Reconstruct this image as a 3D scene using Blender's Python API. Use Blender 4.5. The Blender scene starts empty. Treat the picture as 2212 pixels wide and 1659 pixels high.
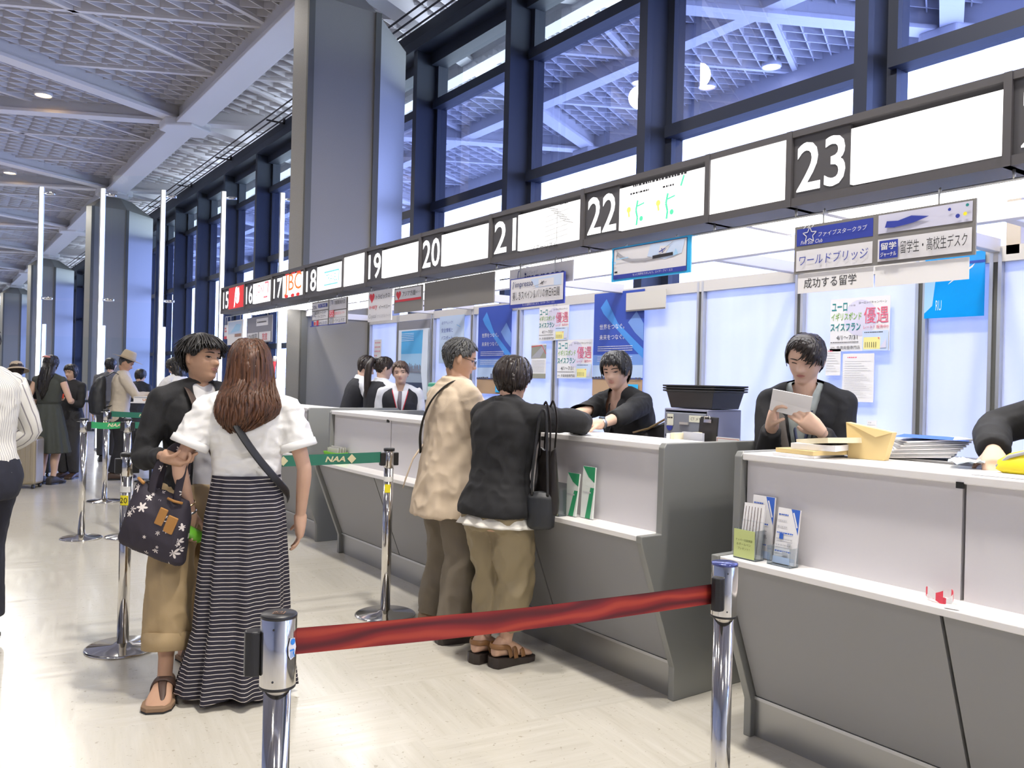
import bpy, bmesh, math, random
from mathutils import Vector, Matrix, noise
S = bpy.context.scene
COL = S.collection
PI = math.pi
R = math.radians
# ---------------------------------------------------------------- camera
# +Y runs along the row of desks, +X towards the window wall, Z up, metres
cam_d = bpy.data.cameras.new('camera')
cam_d.sensor_width = 36.0
cam_d.lens = 36.0 * 1778.0 / 2212.0
cam_d.clip_start = 0.05
cam_d.clip_end = 500
cam = bpy.data.objects.new('camera', cam_d)
COL.objects.link(cam)
_yaw, _roll = R(35.5), 0.0247579
_f = Vector((math.sin(_yaw), math.cos(_yaw), 0.0))
_r0 = Vector((math.cos(_yaw), -math.sin(_yaw), 0.0))
_u0 = Vector((0, 0, 1))
_r = _r0 * math.cos(_roll) + _u0 * math.sin(_roll)
_u = _u0 * math.cos(_roll) - _r0 * math.sin(_roll)
_m = Matrix((_r, _u, -_f)).transposed().to_4x4()
_m.translation = (0, 0, 1.40)
cam.matrix_world = _m
S.camera = cam
# ---------------------------------------------------------------- view
S.view_settings.view_transform = 'Standard'
S.view_settings.look = 'None'
S.view_settings.gamma = 1.0
S.view_settings.use_curve_mapping = False
S.view_settings.exposure = 1.25
S.cycles.max_bounces = 7
S.cycles.diffuse_bounces = 3
S.cycles.glossy_bounces = 3
S.cycles.transmission_bounces = 4
S.cycles.transparent_max_bounces = 16
S.cycles.caustics_reflective = False
S.cycles.caustics_refractive = False
S.cycles.sample_clamp_indirect = 6.0
S.cycles.adaptive_threshold = 0.03
# ---------------------------------------------------------------- sky
world = bpy.data.worlds.new('overcast_sky')
S.world = world
world.use_nodes = True
_n = world.node_tree.nodes
_bg = _n['Background']
_bg.inputs[0].default_value = (0.72, 0.83, 1.0, 1)
_bg.inputs[1].default_value = 6.0
# ---------------------------------------------------------------- hall lamps (the downlights of the ceiling throw these)
DOWNLIGHTS = [(1.77, 1.77*0 + y0 + d) for y0 in (-6.4, 1.45, 9.3, 17.1, 24.9, 32.7, 40.5, 48.3, 56.1) for d in (0, 1.35)]
DOWNLIGHTS += [(-3.4, y0) for y0 in (-5.0, -1.0, 3.0, 7.0, 13.0, 20.0, 28.0, 36.0)]
for _i, (_x, _y) in enumerate(DOWNLIGHTS):
    _l = bpy.data.lights.new('downlight_lamp', 'SPOT')
    _l.energy = (40 if abs(_y-10) < 1.5 else (330 if _y > 0 else 240) if _x > 0 else 65) if _y < 12 else 150
    _l.color = (1.0, 0.94, 0.86)
    _l.shadow_soft_size = 0.20
    _l.spot_size = R(160)
    _l.spot_blend = 0.35
    _o = bpy.data.objects.new('downlight_lamp', _l)
    _o.location = (_x, _y, 6.54)
    COL.objects.link(_o)
# ================================================================ helpers
def tag(o, label=None, cat=None, group=None, kind=None):
    if label: o['label'] = label
    if cat: o['category'] = cat
    if group: o['group'] = group
    if kind: o['kind'] = kind
    return o

def thing(name, label, cat, loc=(0, 0, 0), rz=0.0, group=None):
    o = bpy.data.objects.new(name, None)
    o.empty_display_size = 0.1
    o.location = loc
    o.rotation_euler = (0, 0, rz)
    COL.objects.link(o)
    return tag(o, label, cat, group)

def link(name, me, parent=None):
    o = bpy.data.objects.new(name, me)
    COL.objects.link(o)
    if parent is not None: o.parent = parent
    return o

def copy_tree(o, parent=None):
    c = o.copy()
    COL.objects.link(c)
    c.parent = parent
    for ch in list(o.children): copy_tree(ch, c)
    return c

def setmats(me, mats):
    for m in (mats if isinstance(mats, (list, tuple)) else [mats]): me.materials.append(m)

class MB:
    """collects shapes, then links them as ONE mesh object"""
    def __init__(s): s.v = []; s.f = []; s.mi = []; s.sm = []
    def add(s, vs, fs, mi=0, smooth=False):
        b = len(s.v)
        s.v += [tuple(v) for v in vs]
        for f in fs:
            s.f.append(tuple(b + i for i in f)); s.mi.append(mi); s.sm.append(smooth)
        return s
    def box(s, lo, hi, mi=0, M=None):
        x0, y0, z0 = lo; x1, y1, z1 = hi
        vs = [Vector(p) for p in ((x0,y0,z0),(x1,y0,z0),(x1,y1,z0),(x0,y1,z0),(x0,y0,z1),(x1,y0,z1),(x1,y1,z1),(x0,y1,z1))]
        if M is not None: vs = [M @ v for v in vs]
        return s.add(vs, [(0,3,2,1),(4,5,6,7),(0,1,5,4),(1,2,6,5),(2,3,7,6),(3,0,4,7)], mi)
    def cbox(s, c, d, mi=0, M=None):
        return s.box([c[i]-d[i]/2 for i in range(3)], [c[i]+d[i]/2 for i in range(3)], mi, M)
    def prism(s, pts, a, b, axis='y', mi=0, M=None):
        """outline pts (2-D) pushed from a to b along an axis"""
        n = len(pts)
        def P(p, t):
            if axis == 'y': v = Vector((p[0], t, p[1]))
            elif axis == 'x': v = Vector((t, p[0], p[1]))
            else: v = Vector((p[0], p[1], t))
            return M @ v if M is not None else v
        vs = [P(p, a) for p in pts] + [P(p, b) for p in pts]
        fs = [tuple(range(n)), tuple(range(2*n-1, n-1, -1))] + [(i, i+n, (i+1) % n + n, (i+1) % n) for i in range(n)]
        return s.add(vs, fs, mi)
    def loft(s, rings, mi=0, smooth=True, cap=True):
        n = len(rings[0]); vs = [p for r in rings for p in r]; fs = []
        for k in range(len(rings)-1):
            for i in range(n):
                j = (i+1) % n
                fs.append((k*n+i, k*n+j, (k+1)*n+j, (k+1)*n+i))
        if cap:
            fs.append(tuple(range(n-1, -1, -1)))
            fs.append(tuple((len(rings)-1)*n + i for i in range(n)))
        return s.add(vs, fs, mi, smooth)
    def tube(s, pts, rad, n=8, mi=0, flat=1.0, up=None, cap=True):
        pts = [Vector(p) for p in pts]
        if not isinstance(rad, (list, tuple)): rad = [rad]*len(pts)
        rings = []; prev = None
        for i, p in enumerate(pts):
            t = (pts[min(i+1, len(pts)-1)] - pts[max(i-1, 0)])
            if t.length < 1e-9: t = Vector((0, 0, 1))
            t.normalize()
            if prev is None:
                a = Vector(up) if up is not None else (Vector((0, 0, 1)) if abs(t.z) < 0.9 else Vector((1, 0, 0)))
            else: a = prev
            a = a - t * a.dot(t)
            if a.length < 1e-6: a = t.orthogonal()
            a.normalize(); b = t.cross(a); prev = a
            r = rad[i]; ra, rb = (r if isinstance(r, (list, tuple)) else (r, r*flat))
            rings.append([p + b*(rb_*math.cos(q)) + a*(ra_*math.sin(q)) for q in [2*PI*k/n for k in range(n)] for ra_, rb_ in ((ra, rb),)])
        return s.loft(rings, mi, True, cap)
    def lathe(s, prof, n=32, mi=0, c=(0, 0, 0), M=None, smooth=True):
        rings = []
        for r, z in prof:
            ring = [Vector((c[0] + r*math.cos(2*PI*k/n), c[1] + r*math.sin(2*PI*k/n), c[2] + z)) for k in range(n)]
            if M is not None: ring = [M @ v for v in ring]
            rings.append(ring)
        return s.loft(rings, mi, smooth)
    def ell(s, c, r, n=16, m=10, mi=0, M=None):
        rings = []
        for i in range(m+1):
            th = PI*i/m; z = -math.cos(th); q = max(math.sin(th), 0.02)
            ring = [Vector((r[0]*q*math.cos(2*PI*k/n), r[1]*q*math.sin(2*PI*k/n), r[2]*z)) for k in range(n)]
            ring = [(M @ v if M is not None else v) + Vector(c) for v in ring]
            rings.append(ring)
        return s.loft(rings, mi, True)
    def quad(s, a, b, c, d, mi=0): return s.add([a, b, c, d], [(0, 1, 2, 3)], mi)
    def mesh(s, name='m', fix=True):
        me = bpy.data.meshes.new(name)
        me.from_pydata(s.v, [], s.f); 
        me.polygons.foreach_set('material_index', s.mi)
        me.polygons.foreach_set('use_smooth', s.sm)
        if fix:
            bm = bmesh.new(); bm.from_mesh(me)
            bmesh.ops.recalc_face_normals(bm, faces=bm.faces)
            bm.to_mesh(me); bm.free()
        me.update()
        return me
    def build(s, name, mats, parent=None, bevel=0.0, fix=True, segs=2):
        me = s.mesh(name, fix)
        setmats(me, mats)
        o = link(name, me, parent)
        if bevel:
            b = o.modifiers.new('bevel', 'BEVEL'); b.width = bevel; b.segments = segs; b.limit_method = 'ANGLE'
            b.harden_normals = False
        return o

def curve_path(pts, k=5):
    """a smooth path through the points"""
    P = [Vector(p) for p in pts]; P = [P[0]*2-P[1]] + P + [P[-1]*2-P[-2]]; out = []
    for i in range(1, len(P)-2):
        a, b, c, d = P[i-1:i+3]
        for j in range(k):
            t = j/k; out.append(((b*2) + (c-a)*t + (a*2-b*5+c*4-d)*t*t + (b*3-a-c*3+d)*t*t*t)*.5)
    return out + [P[-2]]

def remesh(me, voxel, smooth=2, wrinkle=0.0, wscale=14.0, seed=0.0, wdir=None):
    """one continuous skin over overlapping closed shapes"""
    o = bpy.data.objects.new('tmp', me); COL.objects.link(o)
    r = o.modifiers.new('r', 'REMESH'); r.mode = 'VOXEL'; r.voxel_size = voxel; r.use_smooth_shade = True
    if smooth:
        k = o.modifiers.new('s', 'SMOOTH'); k.factor = 0.5; k.iterations = smooth
    dg = bpy.context.evaluated_depsgraph_get()
    out = bpy.data.meshes.new_from_object(o.evaluated_get(dg))
    bpy.data.objects.remove(o); bpy.data.meshes.remove(me)
    if wrinkle:
        w = wdir or (1, 1, 0.45)
        nr = [v.normal.copy() for v in out.vertices]
        for v, n_ in zip(out.vertices, nr):
            p = Vector((v.co.x*w[0]*wscale + seed, v.co.y*w[1]*wscale, v.co.z*w[2]*wscale))
            q = noise.noise(p) + 0.5*noise.noise(p*2.1)
            q = 1 - abs(q)*2.2
            v.co += n_ * (wrinkle * q * 0.5)
    out.polygons.foreach_set('use_smooth', [True]*len(out.polygons))
    out.update()
    return out

# ---------------------------------------------------------------- materials
MATS = {}
def mat(name, col, rough=0.5, metal=0.0, bump=0.0, bscale=200.0, spec=0.5, var=0.0, vscale=8.0, alpha=1.0, trans=0.0, coat=0.0, sheen=0.0, sss=0.0):
    if name in MATS: return MATS[name]
    m = bpy.data.materials.new(name); m.use_nodes = True
    nt = m.node_tree; p = nt.nodes['Principled BSDF']
    p.inputs['Base Color'].default_value = (*col, 1)
    p.inputs['Roughness'].default_value = rough
    p.inputs['Metallic'].default_value = metal
    p.inputs['Specular IOR Level'].default_value = spec
    p.inputs['Alpha'].default_value = alpha
    p.inputs['Transmission Weight'].default_value = trans
    p.inputs['Coat Weight'].default_value = coat
    p.inputs['Sheen Weight'].default_value = sheen
    if sss:
        p.inputs['Subsurface Weight'].default_value = sss
        p.inputs['Subsurface Radius'].default_value = (0.01, 0.004, 0.002)
    tc = nt.nodes.new('ShaderNodeTexCoord')
    if var:
        nz = nt.nodes.new('ShaderNodeTexNoise'); nz.inputs['Scale'].default_value = vscale; nz.inputs['Detail'].default_value = 4
        nt.links.new(tc.outputs['Object'], nz.inputs['Vector'])
        mx = nt.nodes.new('ShaderNodeMix'); mx.data_type = 'RGBA'
        mx.inputs['A'].default_value = (*[max(0, c*(1-var)) for c in col], 1)
        mx.inputs['B'].default_value = (*[min(1, c*(1+var)) for c in col], 1)
        nt.links.new(nz.outputs['Fac'], mx.inputs['Factor'])
        nt.links.new(mx.outputs['Result'], p.inputs['Base Color'])
    if bump:
        nz = nt.nodes.new('ShaderNodeTexNoise'); nz.inputs['Scale'].default_value = bscale; nz.inputs['Detail'].default_value = 3
        nt.links.new(tc.outputs['Object'], nz.inputs['Vector'])
        b = nt.nodes.new('ShaderNodeBump'); b.inputs['Strength'].default_value = bump; b.inputs['Distance'].default_value = 0.004
        nt.links.new(nz.outputs['Fac'], b.inputs['Height']); nt.links.new(b.outputs['Normal'], p.inputs['Normal'])
    MATS[name] = m
    return m

def emit(name, col, strength):
    if name in MATS: return MATS[name]
    m = bpy.data.materials.new(name); m.use_nodes = True
    p = m.node_tree.nodes['Principled BSDF']
    p.inputs['Base Color'].default_value = (*[min(1, c) for c in col], 1)
    p.inputs['Emission Color'].default_value = (*col, 1)
    p.inputs['Emission Strength'].default_value = strength
    MATS[name] = m
    return m

def node(nt, kind, **inp):
    n = nt.nodes.new(kind)
    for k, v in inp.items():
        k = k.replace('_', ' ')
        if k in n.inputs: n.inputs[k].default_value = v
        else: setattr(n, k.replace(' ', '_'), v)
    return n

def ramp(nt, fac, stops, interp='LINEAR'):
    r = nt.nodes.new('ShaderNodeValToRGB'); r.color_ramp.interpolation = interp
    e = r.color_ramp.elements
    while len(e) < len(stops): e.new(0.5)
    for i, (p, c) in enumerate(stops):
        e[i].position = p; e[i].color = (*c, 1) if len(c) == 3 else c
    nt.links.new(fac, r.inputs['Fac'])
    return r

def math_node(nt, op, a, b=None, clamp=False):
    n = nt.nodes.new('ShaderNodeMath'); n.operation = op; n.use_clamp = clamp
    for i, x in enumerate((a, b)):
        if x is None: continue
        if isinstance(x, (int, float)): n.inputs[i].default_value = x
        else: nt.links.new(x, n.inputs[i])
    return n.outputs[0]

# ---------------------------------------------------------------- writing
FONT = None
def text_mesh(txt, size=0.1, width=None, height=None, bold=0.0, shear=0.0, extr=0.0008):
    """letters as a mesh in the XZ plane, centred on the origin, fitted to width / height"""
    c = bpy.data.curves.new('t', 'FONT'); c.body = txt; c.size = size
    c.align_x = 'CENTER'; c.align_y = 'CENTER'; c.offset = bold*size; c.shear = shear; c.resolution_u = 3; c.extrude = 0.0
    o = bpy.data.objects.new('t', c); COL.objects.link(o)
    dg = bpy.context.evaluated_depsgraph_get()
    me = bpy.data.meshes.new_from_object(o.evaluated_get(dg))
    bpy.data.objects.remove(o); bpy.data.curves.remove(c)
    if not me.vertices: return [], []
    xs = [v.co.x for v in me.vertices]; ys = [v.co.y for v in me.vertices]
    cx, cy = (min(xs)+max(xs))/2, (min(ys)+max(ys))/2
    w, h = max(max(xs)-min(xs), 1e-6), max(max(ys)-min(ys), 1e-6)
    sx = sy = 1.0
    if width and height: sx, sy = width/w, height/h
    elif width: sx = sy = width/w
    elif height: sx = sy = height/h
    vs = [((v.co.x-cx)*sx, (v.co.y-cy)*sy) for v in me.vertices]
    fs = [tuple(p.vertices) for p in me.polygons]
    bpy.data.meshes.remove(me)
    return vs, fs

class Panel:
    """a flat printed face: u to the right, v up, drawn on a plane given by a matrix (X=u, Y=v, Z=out of the face)"""
    def __init__(s, mb, M, step=0.0006): s.mb, s.M, s.k, s.step = mb, M, 1, step
    def _p(s, u, v): return s.M @ Vector((u, v, s.k*s.step))
    def rect(s, u0, v0, u1, v1, mi):
        s.mb.add([s._p(u0, v0), s._p(u1, v0), s._p(u1, v1), s._p(u0, v1)], [(0, 1, 2, 3)], mi); s.k += 1; return s
    def poly(s, pts, mi):
        s.mb.add([s._p(*p) for p in pts], [tuple(range(len(pts)))], mi); s.k += 1; return s
    def disc(s, u, v, r, mi, n=20, ry=None):
        return s.poly([(u + r*math.cos(2*PI*i/n), v + (ry or r)*math.sin(2*PI*i/n)) for i in range(n)], mi)
    def line(s, pts, w, mi):
        for (a, b), (c, d) in zip(pts, pts[1:]):
            L = math.hypot(c-a, d-b) or 1e-6; nx, ny = -(d-b)/L*w/2, (c-a)/L*w/2
            s.mb.add([s._p(a+nx, b+ny), s._p(a-nx, b-ny), s._p(c-nx, d-ny), s._p(c+nx, d+ny)], [(0, 1, 2, 3)], mi)
        s.k += 1; return s
    def text(s, txt, u, v, mi, w=None, h=None, bold=0.0, shear=0.0, rot=0.0):
        vs, fs = text_mesh(txt, 0.1, w, h, bold, shear)
        c, q = math.cos(rot), math.sin(rot)
        s.mb.add([s._p(u + x*c - y*q, v + x*q + y*c) for x, y in vs], fs, mi); s.k += 1; return s
    def scribble(s, u0, u1, v, h, mi, seed=0):
        """a line of print too small to read in the photograph"""
        rnd = random.Random(seed); u = u0
        while u < u1 - h*0.5:
            w = rnd.uniform(0.5, 1.6)*h
            s.mb.add([s._p(u, v-h*.4), s._p(min(u+w, u1), v-h*.4), s._p(min(u+w, u1), v+h*.4), s._p(u, v+h*.4)], [(0, 1, 2, 3)], mi)
            u += w + h*rnd.uniform(.2, .5)
        s.k += 1; return s

def facing(p, face, up=(0, 0, 1), rz=0.0, tilt=0.0):
    """matrix at p whose Z axis looks along the horizontal direction face, X runs to the reader's right, Y up"""
    z = Vector(face).normalized(); u = Vector(up); x = u.cross(z).normalized(); y = z.cross(x)
    M = Matrix((x, y, z)).transposed().to_4x4(); M.translation = Vector(p)
    return M
WEST = (-1, 0, 0)
# ================================================================ materials of the hall
def m_floor():
    m = mat('travertine', (.6, .57, .5), .16, spec=.5); nt = m.node_tree; p = nt.nodes['Principled BSDF']
    tc = nt.nodes.new('ShaderNodeTexCoord'); sp = nt.nodes.new('ShaderNodeSeparateXYZ')
    mp = node(nt, 'ShaderNodeMapping', Rotation=(0, 0, R(8)))
    nt.links.new(tc.outputs['Object'], mp.inputs['Vector']); nt.links.new(mp.outputs['Vector'], sp.inputs['Vector'])
    T = .60
    def cell(o): return math_node(nt, 'FLOOR', math_node(nt, 'DIVIDE', o, T))
    cx, cy = cell(sp.outputs['X']), cell(sp.outputs['Y'])
    par = math_node(nt, 'MODULO', math_node(nt, 'ABSOLUTE', math_node(nt, 'ADD', cx, cy)), 2.0)
    cc = nt.nodes.new('ShaderNodeCombineXYZ'); nt.links.new(cx, cc.inputs[0]); nt.links.new(cy, cc.inputs[1])
    wn = nt.nodes.new('ShaderNodeTexWhiteNoise'); wn.noise_dimensions = '3D'; nt.links.new(cc.outputs[0], wn.inputs['Vector'])
    def streak(sx, sy):
        q = node(nt, 'ShaderNodeMapping', Scale=(sx, sy, 1)); nt.links.new(mp.outputs['Vector'], q.inputs['Vector'])
        ad = node(nt, 'ShaderNodeVectorMath', operation='ADD'); nt.links.new(q.outputs[0], ad.inputs[0]); nt.links.new(wn.outputs['Color'], ad.inputs[1])
        n = node(nt, 'ShaderNodeTexNoise', Scale=1.0, Detail=6.0, Roughness=.62, Distortion=.35); nt.links.new(ad.outputs[0], n.inputs['Vector']); return n.outputs['Fac']
    mx = nt.nodes.new('ShaderNodeMix'); mx.data_type = 'FLOAT'
    nt.links.new(par, mx.inputs[0]); nt.links.new(streak(2.2, 26), mx.inputs[2]); nt.links.new(streak(26, 2.2), mx.inputs[3])
    r = ramp(nt, mx.outputs[0], [(.22, (.53, .50, .43)), (.42, (.605, .58, .51)), (.58, (.64, .615, .55)), (.80, (.70, .68, .62))])
    fine = node(nt, 'ShaderNodeTexNoise', Scale=55.0, Detail=3.0, Distortion=.8); nt.links.new(mp.outputs[0], fine.inputs['Vector'])
    spk = ramp(nt, fine.outputs['Fac'], [(.29, (.55, .5, .42)), (.345, (1, 1, 1))])
    ml = nt.nodes.new('ShaderNodeMix'); ml.data_type = 'RGBA'; ml.blend_type = 'MULTIPLY'; ml.inputs[0].default_value = .6
    nt.links.new(r.outputs[0], ml.inputs['A']); nt.links.new(spk.outputs[0], ml.inputs['B'])
    tint = nt.nodes.new('ShaderNodeMix'); tint.data_type = 'RGBA'; tint.blend_type = 'MULTIPLY'; tint.inputs[0].default_value = 1
    rr = ramp(nt, wn.outputs['Value'], [(0, (.93, .925, .92)), (1, (1, .99, .98))])
    nt.links.new(ml.outputs['Result'], tint.inputs['A']); nt.links.new(rr.outputs[0], tint.inputs['B'])
    nt.links.new(tint.outputs['Result'], p.inputs['Base Color'])
    rg = ramp(nt, mx.outputs[0], [(.3, (.26, .26, .26)), (.7, (.13, .13, .13))]); nt.links.new(rg.outputs[0], p.inputs['Roughness'])
    return m
def m_glass(name, tint, gloss=.06, rough=0.0):
    if name in MATS: return MATS[name]
    m = bpy.data.materials.new(name); m.use_nodes = True; nt = m.node_tree; nt.nodes.clear()
    o = nt.nodes.new('ShaderNodeOutputMaterial'); t = nt.nodes.new('ShaderNodeBsdfTransparent'); g = nt.nodes.new('ShaderNodeBsdfGlossy')
    t.inputs[0].default_value = (*tint, 1); g.inputs['Roughness'].default_value = rough
    mx = nt.nodes.new('ShaderNodeMixShader'); fr = node(nt, 'ShaderNodeFresnel', IOR=1.45)
    k = math_node(nt, 'MULTIPLY', fr.outputs[0], gloss/.04*.22, True)
    nt.links.new(k, mx.inputs[0]); nt.links.new(t.outputs[0], mx.inputs[1]); nt.links.new(g.outputs[0], mx.inputs[2]); nt.links.new(mx.outputs[0], o.inputs[0])
    MATS[name] = m
    return m
def m_translucent(name, col, k=.6):
    if name in MATS: return MATS[name]
    m = bpy.data.materials.new(name); m.use_nodes = True; nt = m.node_tree; nt.nodes.clear()
    o = nt.nodes.new('ShaderNodeOutputMaterial'); d = nt.nodes.new('ShaderNodeBsdfDiffuse'); t = nt.nodes.new('ShaderNodeBsdfTranslucent')
    d.inputs[0].default_value = (*col, 1); t.inputs[0].default_value = (*col, 1)
    # faint vertical folds of the curtain behind the frosted pane
    tc = nt.nodes.new('ShaderNodeTexCoord'); mp = node(nt, 'ShaderNodeMapping', Scale=(1, 3.2, .25)); nz = node(nt, 'ShaderNodeTexNoise', Scale=1.6, Detail=2.0)
    nt.links.new(tc.outputs['Object'], mp.inputs[0]); nt.links.new(mp.outputs[0], nz.inputs['Vector'])
    rr = ramp(nt, nz.outputs['Fac'], [(.35, tuple(c*.9 for c in col)), (.65, col)]); nt.links.new(rr.outputs[0], t.inputs[0])
    mx = nt.nodes.new('ShaderNodeMixShader'); mx.inputs[0].default_value = k
    nt.links.new(d.outputs[0], mx.inputs[1]); nt.links.new(t.outputs[0], mx.inputs[2]); nt.links.new(mx.outputs[0], o.inputs[0])
    MATS[name] = m
    return m
M_FLOOR = m_floor()
M_LOUVRE = mat('louvre_white', (.72, .70, .73), .6)
M_DECK = mat('deck_grey', (.28, .265, .28), .8)
M_BEAM = mat('beam_white', (.74, .72, .74), .5)
M_DARKFRAME = mat('window_frame_dark', (.018, .023, .040), .55, .1)
M_PIPE = mat('pipe_dark', (.06, .06, .07), .5)
M_GRANITE = mat('column_granite', (.25, .24, .222), .42, var=.22, vscale=170)
M_GROOVE = mat('column_groove', (.10, .10, .09), .6)
M_STEEL = mat('steel_satin', (.42, .42, .41), .34, .85, bump=.05, bscale=400)
M_CHROME = mat('chrome', (.72, .70, .67), .10, 1.0)
M_ALU = mat('aluminium', (.55, .56, .57), .35, .7)
M_BLACK = mat('black_plastic', (.018, .018, .02), .38)
M_WHITE = mat('white_laminate', (.82, .80, .79), .35)
M_FASCIA = mat('fascia_pale', (.66, .64, .66), .48)
M_LOWER = mat('panel_grey', (.285, .285, .29), .50, bump=.05, bscale=700)
M_ENDP = mat('end_panel_grey', (.27, .275, .265), .45, .35)
M_GAP = mat('gap_black', (.01, .01, .01), .8)
M_SIGNFRAME = mat('sign_frame_grey', (.085, .080, .085), .5)
M_NUMBOX = mat('number_box_grey', (.075, .072, .078), .5)
M_LITWHITE = emit('lit_white', (1, .99, .98), .48)
M_DIGIT = emit('digit_white', (1, 1, 1), .52)
M_PAPER = mat('paper_white', (.80, .79, .80), .6)
M_PRINT = mat('print_black', (.02, .02, .025), .6)
M_GLASS_BLUE = m_glass('glass_blue', (.30, .355, .68))
M_GLASS = m_glass('glass_clear', (.88, .95, .98))
M_FROST = m_translucent('frosted_panel', (.93, .94, .95), .62)
# ================================================================ people
import numpy as np
def lerp(a, b, t): return a + (b-a)*t
def sstep(a, b, x):
    t = min(1, max(0, (x-a)/(b-a))); return t*t*(3-2*t)
def ring(c, ax, ay, rx, ry, n=24, p=1.0, back=None):
    out = []
    for k in range(n):
        q = 2*PI*k/n; co, si = math.cos(q), math.sin(q)
        x = rx*math.copysign(abs(co)**p, co); yy = ry if si >= 0 or back is None else back
        y = yy*math.copysign(abs(si)**p, si)
        out.append(c + ax*x + ay*y)
    return out
def interp_z(tab, z):
    xs = [t[0] for t in tab]
    return [float(np.interp(z, xs, [t[i] for t in tab])) for i in range(1, len(tab[0]))]
# head, unit = head height: z, front, back, half width
HEAD = [(-.50,.20,-.02,.10),(-.46,.30,-.05,.135),(-.42,.335,-.10,.172),(-.37,.345,-.15,.205),(-.31,.335,-.20,.240),(-.25,.352,-.25,.268),(-.19,.35,-.29,.30),(-.10,.35,-.36,.318),
        (0,.345,-.41,.333),(.08,.366,-.43,.338),(.17,.368,-.425,.333),(.26,.345,-.395,.312),(.34,.295,-.34,.28),(.41,.22,-.265,.225),(.46,.14,-.18,.16),(.49,.07,-.09,.085),(.5,.01,-.02,.012)]
def head_pt(t, z, off=0.0, face=True):
    f, b, w = interp_z(HEAD, z)
    co, si = math.cos(t), math.sin(t)            # t=0 front, +90deg = right (+x)
    x = (w+off)*math.copysign(abs(si)**0.92, si)
    y = (f+off)*abs(co)**0.92 if co >= 0 else -(-b+off)*abs(co)**0.92
    if face and co > 0 and off == 0:
        ax = abs(x)
        nz = max(0, 1-abs((z+.125)/.035)**2)*0 
        prof = 0.0
        if -.20 < z < .06:
            prof = .118*sstep(.06, -.12, z)*sstep(-.195, -.145, z)
        wd = lerp(.040, .070, sstep(.05, -.13, z))
        y += prof*math.exp(-(ax/wd)**2)
        y -= .036*math.exp(-((ax-.145)/.085)**2 - ((z-.005)/.052)**2)
        y += .012*math.exp(-((ax-.13)/.10)**2 - ((z-.085)/.03)**2)
        y += .020*math.exp(-((ax-.19)/.08)**2 - ((z+.11)/.06)**2)
        y += .024*math.exp(-(ax/.085)**2)*(math.exp(-((z+.222)/.017)**2)+.95*math.exp(-((z+.268)/.019)**2))
        y -= .014*math.exp(-(ax/.095)**2 - ((z+.245)/.009)**2)
        y += .018*math.exp(-(ax/.09)**2 - ((z+.40)/.04)**2)
    return Vector((x, y, z))
def bone2(a, t, l1, l2, hint):
    d = t - a; L = d.length
    if L > (l1+l2)*0.995: t = a + d*((l1+l2)*0.995/L); d = t-a; L = d.length
    x = (l1*l1 - l2*l2 + L*L)/(2*L); h = math.sqrt(max(l1*l1 - x*x, 1e-6))
    u = d/L; hv = hint - u*hint.dot(u)
    if hv.length < 1e-5: hv = u.orthogonal()
    return a + u*x + hv.normalized()*h, t

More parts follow.
